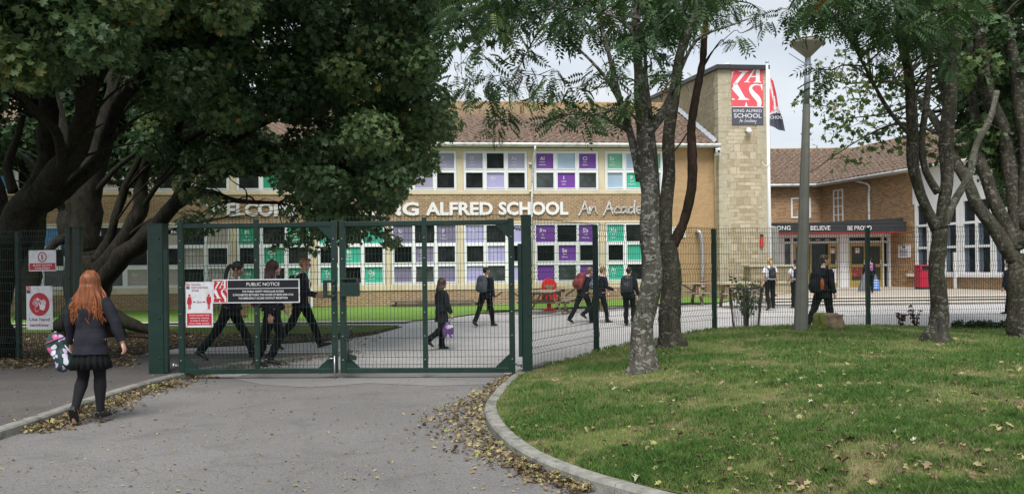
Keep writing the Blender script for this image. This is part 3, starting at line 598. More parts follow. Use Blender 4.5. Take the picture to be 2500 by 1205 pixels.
# ================================================================ entrance wing on the right
ZT = .50
P1 = P(2003, 455, 42.6); P2 = P(2230, 418, 36.0); P1.z = P2.z = 0; dW = (P2-P1).normalized()
WF = Frame((P1.x, P1.y), (dW.x, dW.y)); LW = (P2-P1).length; EZ = 5.72
BF = Frame((P1.x-6, P1.y), (1, 0.0))
WG = thing('entrance_wing', 'brown brick school wing with canopied entrance, tiled roof and tall white windows at right', 'building', P1, 0)
def wpart(name, mb, mats, F, par=None, fix=True, y=0.0):
    """a part given in the coordinates of an upright plane F"""
    o = build(name, mb, mats, par or WG, fix=fix)
    if par is None: o.location = F.o-P1; o.rotation_euler = (0, 0, F.rz)
    return o
mb = MB(); mb.box((-.0, 0, -.2), (LW, .3, EZ)); wpart('wall', mb, M_brick3, WF)
mb = MB(); mb.box((-1.5, 0, -.2), (6.0-.0, .3, EZ)); wpart('wall', mb, M_brick3, BF)
zq = lambda py, px: WF.Z(px, py)
sA = WF.S(2236); sB = sA+11.0
wz0, wz1 = WF.Z(2250, 667), WF.Z(2252, 497)
mb = MB(); mb.box((sA, .0, -.2), (sB, .3, wz0-.14)); wpart('wall', mb, M_brick, WF)
mb = MB(); mb.box((sA-.12, -.05, wz1), (sB, .2, EZ-.02))
for i in range(7): s = sA+.1+i*1.25; mb.box((s, -.055, wz1), (s+.02, .0, EZ-.05))
wpart('white_cladding', mb, M_white, WF)
mb = MB(); mb.box((sA-.45, -.12, wz0-.14), (sB, .1, wz0-.02)); wpart('window_sill', mb, M_white, WF)
M_wg = glass('hall_window_glass', (.02, .026, .032), .08, .45)
zt1, zt2 = WF.Z(2250, 551), WF.Z(2250, 605)
grp = [(2238, 2270, 1), (2305, 2342, 1), (2350, 2425, 2), (2428, 2490, 2)]
for a, b, n_ in grp:
    sa, sb = WF.S(a), WF.S(b); mb = MB(); w = .10; mb.box((sa-.04, -.06, wz0-.02), (sa+w, .1, wz1)); mb.box((sb-w, -.06, wz0-.02), (sb+.04, .1, wz1)); cols = [sa+w]+([ (sa+sb)/2 ] if n_ == 2 else [])+[sb-w]
    if n_ == 2: mb.box(((sa+sb)/2-.06, -.06, wz0-.02), ((sa+sb)/2+.06, .1, wz1))
    edges = [(sa+w, sb-w)] if n_ == 1 else [(sa+w, (sa+sb)/2-.06), ((sa+sb)/2+.06, sb-w)]
    for e0, e1 in edges:
        for z in (wz0+.02, zt2, zt1, wz1-.03): mb.box((e0, -.058, z-.05), (e1, .098, z+.05))
    f = wpart('window', mb, M_white, WF); pm = MB(); pm.add([(sa, .03, wz0), (sb, .03, wz0), (sb, .03, wz1), (sa, .03, wz1)], [(0, 1, 2, 3)]); wpart('pane', pm, M_wg, WF, f, False)
    pm = MB(); r2 = random.Random(a)
    for e0, e1 in edges:
        for k in range(6):
            x = e0+.02+k*.035; pm.box((x, .005, wz0+.05), (x+.02, .028, zt1-.1))
    wpart('curtain', pm, mat('blue_grey_curtain', (.13, .17, .22), .8), WF, f)
mb = MB()
for a, b in ((2342, 2350), (2270, 2305)): mb.box((WF.S(a)+.05, -.04, wz0), (WF.S(b)-.05, .1, wz1))
wpart('wall_panel', mb, M_white, WF)
mb = MB(); mb.box((WF.S(2336), -.20, .2), (WF.S(2340)+.02, -.12, wz0+.9)); wpart('downpipe', mb, M_white, WF)
mb = MB(); mb.smooth = True; s = WF.S(2126); s2 = WF.S(2108); mb.tube(spline([(s2-.05, -.42, WF.Z(2108, 437, -.42)), (s2+.05, -.3, WF.Z(2108, 441, -.3)), (s, -.09, WF.Z(2124, 452)), (s, -.08, WF.Z(2126, 480)), (s, -.08, 2.9)], 3), .055, 8); wpart('downpipe', mb, M_gutter, WF)
# eaves
mb = MB(); mb.box((-.35, -.42, EZ-.02), (sB, -.01, EZ+.01)); mb.box((-.1, -.44, EZ-.06), (sB, -.425, EZ+.09)); wpart('soffit', mb, M_soffit, WF)
mb = MB(); mb.smooth = True; mb.tube([(-.38, -.50, EZ+.04), (sB, -.50, EZ+.04)], .07, 8); wpart('gutter', mb, M_gutter, WF)
mb = MB(); mb.box((-1.5, -.42, EZ-.02), (5.9, -.01, EZ+.01)); mb.box((-1.5, -.44, EZ-.06), (5.6, -.425, EZ+.09)); wpart('soffit', mb, M_soffit, BF)
mb = MB(); mb.smooth = True; mb.tube([(-1.5, -.5, EZ+.04), (5.6, -.5, EZ+.04)], .07, 8); wpart('gutter', mb, M_gutter, BF)
# roofs: the back slope and the side slope meet in a valley
RR = 5.0; RZ = EZ+2.62
rb = wpart('roof', pantiles(-2.0, 10.2, RR+.5, EZ+.07, RZ, -.52, 14), M_tile, BF, fix=False)
rs = pantiles(-5.0, sB, RR+.5, EZ+.07, RZ, -.52, 14)
# cut the side slope along the valley line (in plan, half-way between the two wall directions)
val = (BF.n+WF.n).normalized(); nvp = Vector((-val.y, val.x, 0))
keep = []; A0 = WF.d; 
for i, f in enumerate(rs.f):
    p = Vector(rs.v[f[0]]); w = WF.W(p.x, p.y, 0)-P1; w.z = 0
    if w.dot(WF.d-BF.d*0) > -99 and (w.x*val.y-w.y*val.x) > -.02: keep.append(i)
rs.f = [rs.f[i] for i in keep]; rs.m = [rs.m[i] for i in keep]; rs.sm = [rs.sm[i] for i in keep]
wpart('roof', rs, M_tile, WF, fix=False)
mb = MB(); mb.smooth = True; r0 = BF.W(3.0, RR-.02, RZ)-P1; x = -6.0
vx = (P1+val*(RR/(val.dot(BF.n)))); 
k = -8.0
while k < (vx-BF.o).dot(BF.d): mb.tube([(k, RR, RZ+.02), (k+.44, RR, RZ+.03)], .12, 8); k += .45
wpart('ridge_tile', mb, M_tile, BF)
mb = MB(); mb.smooth = True; k = (vx-WF.o).dot(WF.d)
while k < sB: mb.tube([(k, RR, RZ+.02), (k+.44, RR, RZ+.03)], .12, 8); k += .45
wpart('ridge_tile', mb, M_tile, WF)
# windows above the canopy
def simple_window(F, pa, pb, yt, yb, cols, rows, y=-.03, fw=.08, bottom_extra=0):
    a, b = F.S(pa), F.S(pb); z1 = F.Z((pa+pb)/2, yt); z0 = F.Z((pa+pb)/2, yb); mb = MB(); mb.box((a, y, z0), (a+fw, .1, z1)); mb.box((b-fw, y, z0), (b, .1, z1)); mb.box((a+fw, y, z0), (b-fw, .1, z0+fw)); mb.box((a+fw, y, z1-fw), (b-fw, .1, z1))
    for i in range(1, cols): x = a+(b-a)*i/cols; mb.box((x-.035, y+.005, z0+fw), (x+.035, .09, z1-fw))
    for j in range(1, rows):
        z = z0+(z1-z0)*j/rows
        for i in range(cols): mb.box((a+(b-a)*i/cols+(fw if i == 0 else .035), y+.007, z-.025), (a+(b-a)*(i+1)/cols-(fw if i == cols-1 else .035), .088, z+.025))
    f = wpart('window', mb, M_white, F); pm = MB(); pm.add([(a, .002, z0), (b, .002, z0), (b, .002, z1), (a, .002, z1)], [(0, 1, 2, 3)]); wpart('pane', pm, M_wg, F, f, False)
simple_window(BF, 1932, 1980, 482, 532, 2, 1); simple_window(WF, 2036, 2060, 462, 545, 2, 4)
# canopy
CF = Frame((P(1886, 550, 36.0).x, 36.0), (1, .02)); cz0, cz1 = CF.Z(1960, 566), CF.Z(1960, 543); ce = CF.S(2213)
mb = MB(); mb.box((-1.2, 0, cz0), (ce, .08, cz1)); mb.box((ce-.08, .08, cz0), (ce, 2.6, cz1)); mb.box((-1.2, .09, cz1-.1), (ce-.1, 6.3, cz1-.02)); wpart('canopy', mb, M_dark, CF)
mb = MB(); mb.add([(ce-4.2, .3, cz1-.01), (ce+.02, .3, cz1-.01), (ce+.02, .3, cz1+.19), (ce-4.2, .3, cz1+.0), (ce-4.2, .4, cz1-.01), (ce+.02, .4, cz1-.01), (ce+.02, .4, cz1+.19), (ce-4.2, .4, cz1+.0)], [(0, 1, 2, 3), (7, 6, 5, 4), (3, 2, 6, 7), (1, 5, 6, 2)]); mb.box((-1.2, -.02, cz1-.07), (ce+.02, -.001, cz1+.005)); wpart('canopy_trim', mb, M_dark, CF)
mb = MB(); mb.box((-1.2, .02, cz0-.07), (ce-.02, 2.5, cz0-.004)); wpart('canopy_soffit', mb, mat('canopy_red', (.45, .05, .05), .5), CF)
mb = MB()
for tx, a, b in (('BELONG', 1873, 1930), ('BELIEVE', 1979, 2027), ('BE PROUD', 2069, 2128)):
    h = CF.Z(2000, 550)-CF.Z(2000, 560); put_text(mb, tx, CF.S(a), CF.Z((a+b)/2, 561), h, -.024, w=CF.S(b)-CF.S(a), bold=.012)
cl = build('canopy_lettering', mb, M_wlet, None, fix=False); cl.location = CF.o; cl.rotation_euler = (0, 0, CF.rz); tag(cl, 'white BELONG BELIEVE BE PROUD lettering on the dark canopy fascia', 'sign')
# glazed entrance lobby under the canopy
VF = Frame((P(1860, 650, 37.4).x, 37.4), (1, .02)); vz0 = .44; vt = CF.Z(1960, 566)+.15
VS = lambda px: VF.S(px); VZ = lambda py: VF.Z(2040, py)
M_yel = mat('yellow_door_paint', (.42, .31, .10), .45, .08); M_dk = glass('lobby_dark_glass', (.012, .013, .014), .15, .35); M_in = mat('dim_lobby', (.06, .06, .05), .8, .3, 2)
mb = MB()
for a, b, y in ((1893, 1916, 0), (1930, 1937, 0), (2043, 2048, 0), (2048, 2065, -.12), (2067, 2074, 0), (2153, 2158, 0), (2167, 2184, -.05)): mb.box((VS(a), y, vz0), (VS(b)-.01, .15, vt))
for y_, h in ((591, 5), (578, 3)): mb.box((VS(1916), .01, VZ(y_+h/2)), (VS(2170), .12, VZ(y_-h/2)))
mb.box((VS(1860), .02, VZ(576)), (VS(2184), .14, vt))
mb.box((VS(2158), .01, VZ(650)), (VS(2167), .12, VZ(645)))
lob = wpart('lobby_frame', mb, M_white, VF)
mb = MB(); mb.add([(VS(1893), .13, vz0), (VS(2182), .13, vz0), (VS(2182), .13, vt), (VS(1893), .13, vt)], [(0, 1, 2, 3)]); wpart('pane', mb, M_dk, VF, lob, False)
mb = MB(); mb.box((VS(1917), .125, vz0), (VS(1929), .129, VZ(595))); wpart('pane', mb, PM['r'], VF, lob)
def door(pa, pb, leaf, glass_top, mid, bot=698, notice=False, poster=False):
    a, b = VS(pa), VS(pb); z1 = VZ(594); z0 = vz0+.02; w = .10; mb = MB(); y = -.02
    mb.box((a, y, z0), (a+w, .08, z1)); mb.box((b-w, y, z0), (b, .08, z1)); mb.box((a+w, y, z1-.14), (b-w, .08, z1)); mb.box((a+w, y, VZ(mid+4)), (b-w, .08, VZ(mid-4))); mb.box((a+w, y, z0), (b-w, .08, z0+.35 if leaf else z0+.1))
    d = wpart('door', mb, M_yel, VF); pm = MB(); pm.add([(a+w, .05, z0), (b-w, .05, z0), (b-w, .05, z1), (a+w, .05, z1)], [(0, 1, 2, 3)]); wpart('pane', pm, M_in if leaf else M_dk, VF, d, False)
    hm = MB(); hm.box((b-w-.03, y-.06, VZ(645)), (b-w+.01, y-.001, VZ(635))); wpart('handle', hm, M_gutter, VF, d)
    if notice: nm = MB(); m_ = (a+b)/2; nm.box((m_-.1, .03, VZ(618)), (m_+.1, .045, VZ(606))); nm.cur = 1; nm.box((m_-.08, .025, VZ(611)), (m_+.08, .0295, VZ(608))); wpart('notice', nm, [M_white, M_red], VF, d)
    if poster: nm = MB(); nm.box((a+w+.02, .03, VZ(676)), (b-w-.02, .045, VZ(653))); wpart('poster', nm, mat('red_photo_poster', (.30, .07, .06), .6, .9, 9), VF, d)
door(1937, 1974, False, 0, 648); door(2022, 2045, True, 0, 648, notice=True); door(2073, 2114, True, 0, 649, notice=True, poster=True); door(2114, 2154, True, 0, 649)
mb = MB(); mb.box((VS(1981), .135, vz0), (VS(2021), .15, VZ(594))); wpart('doorway', mb, M_dark, VF)
mb = MB(); mb.box((VS(1976), -.03, vz0+.02), (VS(1981)-.01, .1, VZ(594))); wpart('door_jamb', mb, M_yel, VF)
mb = MB(); mb.box((VS(2018), -.05, VZ(690)), (VS(2040), -.03, VZ(655))); wpart('door_panel', mb, M_white, VF)
mb = MB()
for i in range(4): mb.box((VS(1950+i*22), .1, VZ(586)), (VS(1960+i*22), .12, VZ(583.5)))
wpart('strip_light', mb, mat('lamp_white', (.8, .8, .7), .5), VF, lob)
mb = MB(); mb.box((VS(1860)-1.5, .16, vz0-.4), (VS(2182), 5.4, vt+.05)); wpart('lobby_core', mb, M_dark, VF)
# grey ribbed columns by the flagpole
for i, (px, lb) in enumerate(((1871, 'grey ribbed column left of the flagpole foot'), (1890, 'grey ribbed column right of the flagpole foot'))):
    c = P(px, 600, 33.6); t = thing('ribbed_column', lb, 'column', (c.x, c.y, .3), 0, 'ribbed columns beside the tower'); mb = MB(); zt = P(px, 553, 33.6).z-.3; n_ = 20; pr = []
    for (r, z) in ((.17, 0), (.17, zt-.08), (.13, zt-.02), (.05, zt)):
        for k in range(n_): a = 2*math.pi*k/n_; q_ = r*(1+(.07 if k % 2 else 0)); mb.v.append((q_*math.cos(a), q_*math.sin(a), z))
    for j in range(3):
        for k in range(n_): a = j*n_+k; b = j*n_+(k+1) % n_; mb.face((a, b, b+n_, a+n_))
    mb.face(range(3*n_, 4*n_)); build('shaft', mb, mat('weathered_grey', (.26, .26, .24), .8, .15, 8), t)
# terrace with low steps
bm_ = [GT(x, y) for x, y in ((1885, 743),)]
yS = 25.3
for i, (y0, z) in enumerate(((25.3, .367), (25.95, .434), (26.6, .50))):
    z0 = .22; x0 = 8.35 if i == 0 else 8.4; mb = MB(); mb.box((x0, y0, z0), (30, y0+ (.65 if i < 2 else 18), z-.02)); mb.box((x0, y0-.02, z-.02), (30, y0+(.63 if i < 2 else 18), z)); mb.cur = 1; mb.box((x0, y0-.035, z-.012), (30, y0+.16, z+.004))
    tag(build('steps' if i < 2 else 'terrace', mb, [mat('terrace_paving', (.40, .35, .29), .9, .1, 3, dirt=(.26, .23, .19)), mat('step_nosing', (.72, .70, .66), .7)]), kind='structure')
# dark risers read as a brick course
# planters of stone beside the tower
def planter(x0, x1, y0, y1, z0, z1, label):
    t = thing('stone_planter', label, 'planter', ((x0+x1)/2, (y0+y1)/2, z0)); cx, cy = (x0+x1)/2, (y0+y1)/2; mb = MB(); mb.box((x0-cx, y0-cy, 0), (x1-cx, y1-cy, z1-z0-.08)); build('wall', mb, M_stone if z0 < .6 else M_stoneside, t); mb = MB(); mb.box((x0-cx-.05, y0-cy-.05, z1-z0-.08), (x1-cx+.05, y1-cy+.05, z1-z0)); bevel_mod(build('coping', mb, M_quoin, t), .015)
a = P(1768, 690, 30.4); b = P(1962, 735, 29.6); planter(a.x, b.x, 30.0, 31.9, .2, P(1850, 688, 30.0).z, 'long low buff stone planter in front of the tower')
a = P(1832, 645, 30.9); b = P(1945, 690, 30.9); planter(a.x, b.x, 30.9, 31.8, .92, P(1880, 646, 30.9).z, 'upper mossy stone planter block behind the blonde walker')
# poster on the wing wall
a = WF.loc(2199, 597); b = WF.loc(2218, 628); t = thing('notice_poster', 'white framed notice on brick beside the glazed entrance', 'poster', WF.W((a[0]+b[0])/2, -.02, b[1]), WF.rz); w = (b[0]-a[0])/2*1.6; h = a[1]-b[1]
mb = MB(); mb.box((-w, -.02, 0), (w, 0.01, h)); build('board', mb, M_white, t); mb = MB(); mb.box((-w*.86, -.025, h*.9), (w*.86, -.021, h*.96)); mb.box((-w*.3, -.025, h*.72), (w*.3, -.021, h*.86))
for i in range(7): mb.box((-w*.7, -.025, h*(.12+.08*i)), (w*(.7-.1*(i % 3)), -.021, h*(.155+.08*i)))
build('print', mb, mat('print_blue', (.12, .13, .2), .6), t)
# flagpole and flag
fp = P(1880, 640, 27.9); t = thing('flagpole', 'tall slim white flagpole in front of the stone tower', 'flagpole', (fp.x, 27.9, .4)); tp = P(1872.5, 156, 27.9); mb = MB(); mb.smooth = True
mb.tube([(0, 0, 0), ((tp.x-fp.x)*.5, 0, (tp.z-.4)*.5), (tp.x-fp.x, 0, tp.z-.4)], [.075, .06, .04], 12); build('pole', mb, mat('white_pole', (.85, .85, .84), .35, .03), t)
mb = MB(); mb.smooth = True; mb.sphere((tp.x-fp.x, 0, tp.z-.4+.06), (.06, .06, .08)); mb.tube([(tp.x-fp.x, 0, tp.z-.4), (tp.x-fp.x, 0, tp.z-.35)], .03, 8); build('finial', mb, M_lead, t)
mb = MB(); mb.smooth = True; c0 = P(1873.5, 396, 27.9); mb.tube([(c0.x-fp.x-.06+.14*math.cos(a)*.9, -.07, c0.z-.4+.13*math.sin(a)) for a in [math.pi*(1+i/10) for i in range(11)]], .012, 6); mb.tube([(tp.x-fp.x+.06, -.03, tp.z-.6), (c0.x-fp.x+.09, -.03, c0.z-.4)], .008, 5); build('halyard', mb, M_white, t)
fl = thing('flag', 'limp red and charcoal school flag hanging from the white flagpole', 'flag', P(1876, 190, 27.9))
o0 = P(1876, 190, 27.9); mb = MB(); mb.smooth = True; nu, nv = 16, 34
prof = [(1888, 195), (1895, 230), (1898, 262), (1908, 290), (1915, 322)]; pl = [(1876, 190), (1877, 240), (1878, 270), (1878, 300), (1878, 306)]
for j in range(nv+1):
    tj = j/nv; k = min(int(tj*4), 3); f_ = tj*4-k; A = P(*[pl[k][i]+(pl[k+1][i]-pl[k][i])*f_ for i in (0, 1)], 27.9); B_2 = P(*[prof[k][i]+(prof[k+1][i]-prof[k][i])*f_ for i in (0, 1)], 27.9)
    for i in range(nu+1):
        ti = i/nu; p = A.lerp(B_2, ti)-o0; p.y += .10*math.sin(ti*9+tj*2.5)*ti; mb.v.append(tuple(p))
for j in range(nv):
    for i in range(nu):
        tj = j/nv; ti = i/nu; mb.cur = 0 if tj < .55 else (2 if tj < .58 else 1)
        if tj < .55 and abs((ti-.2)-(tj*1.2)) < .12: mb.cur = 2
        if .25 < tj < .5 and .7 < ti < .85: mb.cur = 2
        a = j*(nu+1)+i; mb.face((a, a+1, a+nu+2, a+nu+1))
build('cloth', mb, [M_red, M_navy, M_wlet], fl, fix=False)
mb = MB()
for k, (tx, py) in enumerate((('THE', 268), ('KING', 277), ('SCHOOL', 290))): c = P(1896, py, 27.75)-o0; put_text(mb, tx, c.x, c.z, .11, c.y, align='C', bold=.01)
build('lettering', mb, M_slet, fl, fix=False)
# ================================================================ gates, posts, mesh fences, signs
M_green = mat('green_powder_coat', (.006, .029, .021), .42, .18, 6, .0006, 90, spec=.45, dirt=(.018, .035, .028), ds=3)
M_wire = mat('green_wire', (.008, .030, .022), .5, .1)
M_zinc = mat('zinc_bolt', (.35, .36, .36), .35, .2, 9, metal=.8)
def mesh_wires(mb, x0, x1, zb0, zb1, ztop, bends, flats, pitch=.056, w=.0052, y=0.0, vdep=.035, bh=.105):
    """welded mesh between x0 and x1: verticals with V bends, double horizontals at each bend"""
    n = max(2, int(round((x1-x0)/pitch))); zs = [ztop]
    for b in sorted(bends, reverse=True): zs += [(b+bh), b, (b-bh)]
    def yo(z):
        for b in bends:
            if abs(z-b) < bh: return y-vdep*(1-abs(z-b)/bh)
        return y
    for i in range(n+1):
        x = x0+(x1-x0)*i/n; zb = zb0+(zb1-zb0)*i/n; pts = [z for z in zs if z > zb+.02]+[zb]; o = len(mb.v); h = w/2
        for z in pts: yy = yo(z); mb.v += [(x-h, yy-h, z), (x+h, yy-h, z), (x+h, yy+h, z), (x-h, yy+h, z)]
        for k in range(len(pts)-1):
            a = o+4*k
            for j in range(4): mb.face((a+j, a+4+j, a+4+(j+1) % 4, a+(j+1) % 4))
    hz = [ztop-.03]+[q for b in bends for q in (b+bh, b, b-bh)]+list(flats)
    for z in hz:
        if z > max(zb0, zb1): mb.bar((x0-.01, yo(z)-w, z), (x1+.01, yo(z)-w, z), w*1.15, w*1.15)
GLp = P(433, 700, 12.05); GRp = P(1257, 700, 11.80); GF = Frame((GLp.x, GLp.y), ((GRp-GLp).x, (GRp-GLp).y))
gs = lambda px: GF.S(px); gz = lambda py, px=840: GF.Z(px, py)
BENDS = [gz(570), gz(663), gz(873)]; FLATS = [gz(v) for v in (620, 710, 748, 788, 826)]
zb_, zt_ = gz(910), gz(541); zbr = gz(898)
def leaf(pl, pr, pm, label, lockside):
    s0_, s1_ = gs(pl), gs(pr); w = GF.W(s0_, 0, 0); t = thing('gate_leaf', label, 'gate', (w.x, w.y, zb_), GF.rz, 'green double gates'); L = s1_-s0_; H = zt_-zb_; f = .085
    mb = MB(); mb.box((0, -.03, 0), (f, .03, H+.02)); mb.box((L-f, -.03, 0), (L, .03, H+.02)); mb.box((f, -.028, 0), (L-f, .028, .075)); mb.box((f, -.028, H-.07), (L-f, .028, H)); bevel_mod(build('frame', mb, M_green, t), .006)
    mb = MB(); m = gs(pm)-s0_; mb.box((m-.035, -.032, .076), (m+.035, .024, H+.05)); bevel_mod(build('mid_rail', mb, M_green, t), .005)
    mb = MB(); mesh_wires(mb, .03, L-.03, .05, .05, H+.10, [b-zb_ for b in BENDS], [b-zb_ for b in FLATS], y=.045, vdep=-.035); build('wire_mesh', mb, M_wire, t, fix=False)
    g = .20
    for (x, sx) in ((f, 1), (L-f, -1)): mb = MB(); mb.prism([(x, .076), (x+sx*g, .076), (x+sx*g, .09), (x, .076+g)], -.02, .01); build('gusset_plate', mb, M_green, t)
    xx, sx = (L-f, -1); mb = MB(); mb.prism([(xx, H-.072), (xx+sx*g, H-.072), (xx, H-.072-g)], -.02, .01); build('gusset_plate', mb, M_green, t)
    if lockside == 'L': mb = MB(); mb.prism([(f, .2), (f+.16, .2), (f+.16, .26), (f, .30)], -.05, -.02); build('bolt_plate', mb, M_green, t)
    mb = MB()
    for z in (.2, .55, .9, 1.3, 1.7, 2.0):
        for x in (f/2, L-f/2, m): mb.smooth = True; mb.tube([(x, -.045, z), (x, -.025, z)], .011, 8)
    build('bolt', mb, M_zinc, t, fix=False)
    return t, L, H
tl, LL, HH = leaf(435, 822, 626, 'green mesh gate leaf at left carrying the two notices', 'R')
tr_, LR, HR = leaf(829, 1255, 1036, 'green mesh gate leaf at right with the padlock box on its near edge', 'L')
q = lambda px, py, s: (gs(px)-s, gz(py)-zb_)
sL_, sR_ = gs(435), gs(829)
mb = MB(); x0, z1 = q(790, 682, sL_); x1, z0 = q(820, 726, sL_); r = .05
mb.box((x0, -.07, z0), (x0+r, .02, z1)); mb.box((x0+r, -.07, z0), (x1, .02, z0+r*.9)); mb.box((x0+r, -.07, z1-r*.9), (x1, .02, z1)); mb.box((x0+r+.07, -.05, z0+.08), (x1, 0, z1-.09)); bevel_mod(build('lock_surround', mb, M_green, tl), .005)
mb = MB(); x0, z1 = q(834, 679, sR_); x1, z0 = q(877, 723, sR_); mb.box((x0, -.09, z0), (x1, .02, z1-.07)); mb.box((x0, -.09, z1-.02), (x1, .02, z1)); mb.box((x1-.035, -.088, z1-.069), (x1, .018, z1-.021)); mb.box((x0, .0, z1-.07), (x1, .02, z1-.02)); bevel_mod(build('lock_box', mb, M_green, tr_), .005)
mb = MB(); mb.smooth = True; x, z = q(816, 935, sL_); mb.tube([(x, -.05, z), (x, -.05, z+.42)], .014, 8); mb.tube([(x, -.05, z+.38), (x-.10, -.06, z+.38)], .012, 8); build('drop_bolt', mb, M_zinc, tl)
mb = MB(); mb.smooth = True; x, z = q(850, 858, sR_); mb.tube([(x, -.05, z-.12), (x, -.05, z+.2)], .012, 8); mb.box((x-.05, -.08, z+.18), (x+.06, -.03, z+.20)); mb.tube(spline([(x, -.05, z+.2), (x+.01, -.06, z+.30), (x+.07, -.07, z+.36)], 3), .022, 8); build('drop_bolt', mb, M_dark, tr_)
def hinge(par, x, z, sx):
    mb = MB(); mb.smooth = True; mb.tube([(x, -.0, z), (x+sx*.10, -.0, z)], .014, 8); mb.tube([(x+sx*.03, -.0, z), (x+sx*.055, -.0, z)], .035, 8); mb.box((x+sx*.07, -.03, z-.04), (x+sx*.10, .03, z+.04)); build('hinge', mb, M_zinc, par)
hinge(tl, 0, .12, -1); hinge(tl, 0, HH-.13, -1); hinge(tr_, LR, .12, 1); hinge(tr_, LR, HH-.13, 1)
def post(px0, px1, py_top, py_base, Y, label, plate=None, group='gate posts'):
    c = P((px0+px1)/2, py_base, Y); t = P((px0+px1)/2, py_top, Y); w = (px1-px0)/FPX*Y; th = thing('gate_post', label, 'post', (c.x, c.y, c.z-.04), 0, group); H = t.z-c.z+.04
    mb = MB(); mb.box((-w/2, -w/2, 0), (w/2, w/2, H)); bevel_mod(build('shaft', mb, M_green, th), .01); mb = MB(); mb.box((-w/2-.004, -w/2-.004, H+.001), (w/2+.004, w/2+.004, H+.02)); build('cap', mb, M_green, th)
    if plate:
        s, a, b = plate; x = s*w/2; za = P(px0, a, Y).z-c.z; zb = P(px0, b, Y).z-c.z; mb = MB(); mb.box((x, -.10, zb), (x+s*.055, -.04, za)); build('stop_plate', mb, M_green, th)
    mb = MB(); mb.smooth = True
    for k in range(4): z = .35+k*.6; mb.tube([(w*.28, -w/2-.012, z), (w*.28, -w/2+.002, z)], .014, 8)
    build('bolt', mb, M_dark, th, fix=False); return th
post(371, 408, 549, 922, 12.1, 'thick square green gate post between the walking girl and the gate leaf', (1, 602, 900))
post(1276, 1300, 528, 917, 11.85, 'square green gate post where gate meets the right-hand mesh fence', (-1, 588, 862))
for px0, px1, lb in ((165, 178, 'slim green post left of the slot beside the sign fence'), (187, 202, 'slim green post right of the slot behind the red-haired girl')): post(px0, px1, 556, 893, 13.75, lb, None, 'slim posts at the pedestrian opening')
c = P(182, 893, 13.95); t = thing('latch_strip', 'dull yellow timber strip standing between the two slim green posts', 'strip', (c.x, c.y, c.z)); mb = MB(); mb.box((-.03, -.01, .02), (.03, .03, P(182, 560, 13.95).z-c.z)); build('board', mb, mat('mossy_board', (.17, .14, .05), .8, .35, 8), t)
ZTOP = 2.39
def fence_run(name, label, pts, zbase, post_w=.075, skip0=False):
    o = pts[0]; th = thing(name, label, 'fence', (o.x, o.y, 0)); 
    for i, (a, b) in enumerate(zip(pts[:-1], pts[1:])):
        d = (b-a); L = d.length; mb = MB(); z0 = zbase[i]; z1 = zbase[i+1]; bd = [2.16, 1.55, .30+max(z0, z1)]; mesh_wires(mb, .03, L-.03, z0, z1, ZTOP, bd, [1.85, 1.3, 1.08, .86]+([.64] if max(z0, z1) < .2 else []), pitch=.05, w=.0055, y=0)
        m = build('mesh_panel', mb, M_wire, th, fix=False); m.location = (a.x-o.x, a.y-o.y, 0); m.rotation_euler = (0, 0, math.atan2(d.y, d.x))
    for i, p in enumerate(pts):
        if i == 0 and skip0: continue
        d = (pts[min(i+1, len(pts)-1)]-pts[max(i-1, 0)]); mb = MB(); mb.box((-post_w/2, .012, zbase[i]-.1), (post_w/2, .085, ZTOP-.03)); k = build('post', mb, M_green, th); bevel_mod(k, .006); k.location = (p.x-o.x, p.y-o.y, 0); k.rotation_euler = (0, 0, math.atan2(d.y, d.x))
    return th
fence_run('mesh_fence', 'tall green mesh fence running right along the top of the grass mound', PF, [.05, .12, .32, .35, .27, .22], skip0=True)
LF = [P(165, 700, 14.0), P(40, 700, 14.2), P(-150, 700, 14.6), P(-420, 700, 15.2)]; LF = [Vector((p.x, p.y, 0)) for p in LF]
fence_run('mesh_fence', 'green mesh fence in shade at far left carrying the two white signs', LF[::-1], [.08]*4)
# -------- signs
M_sred = mat('sign_red', (.50, .025, .045), .4, .05, spec=.4); M_sblk = mat('sign_black', (.012, .012, .016), .35, .05, spec=.4); M_sw = mat('sign_white', (.74, .75, .78), .4, .03, spec=.4, dirt=(.5, .5, .46), ds=5); M_mar = mat('sign_maroon', (.25, .03, .10), .5)
def sign(name, label, F, pl, pt, pr, pb, off, gloss=None):
    a = F.loc(pl, pt, off); b = F.loc(pr, pb, off); cx = (a[0]+b[0])/2; w = F.W(cx, off, b[1]); t = thing(name, label, 'sign', w, F.rz); return t, b[0]-a[0], a[1]-b[1]
def disc(mb, x, z, r, y, n=28): mb.add([(x+r*math.cos(2*math.pi*k/n), y, z+r*math.sin(2*math.pi*k/n)) for k in range(n)], [tuple(range(n))])
def ring(mb, x, z, r0, r1, y, n=32):
    mb.add([(x+r*math.cos(2*math.pi*k/n), y, z+r*math.sin(2*math.pi*k/n)) for r in (r0, r1) for k in range(n)], [(k, (k+1) % n, n+(k+1) % n, n+k) for k in range(n)])
def rect(mb, a, b, c, d, y): mb.add([(a, y, b), (c, y, b), (c, y, d), (a, y, d)], [(0, 1, 2, 3)])
def poly(mb, pts, y): mb.add([(a, y, b) for a, b in pts], [tuple(range(len(pts)))])
def board(t, w, h, m=None): mb = MB(); mb.box((-w/2, 0, 0), (w/2, .005, h)); o = build('board', mb, m or M_sw, t); mb = MB(); mb.smooth = True; [mb.tube([(x, -.006, z), (x, .0, z)], .007, 8) for x in (-w/2+.02, w/2-.02) for z in (.02, h-.02)]; build('fixing', mb, M_zinc, t, fix=False)
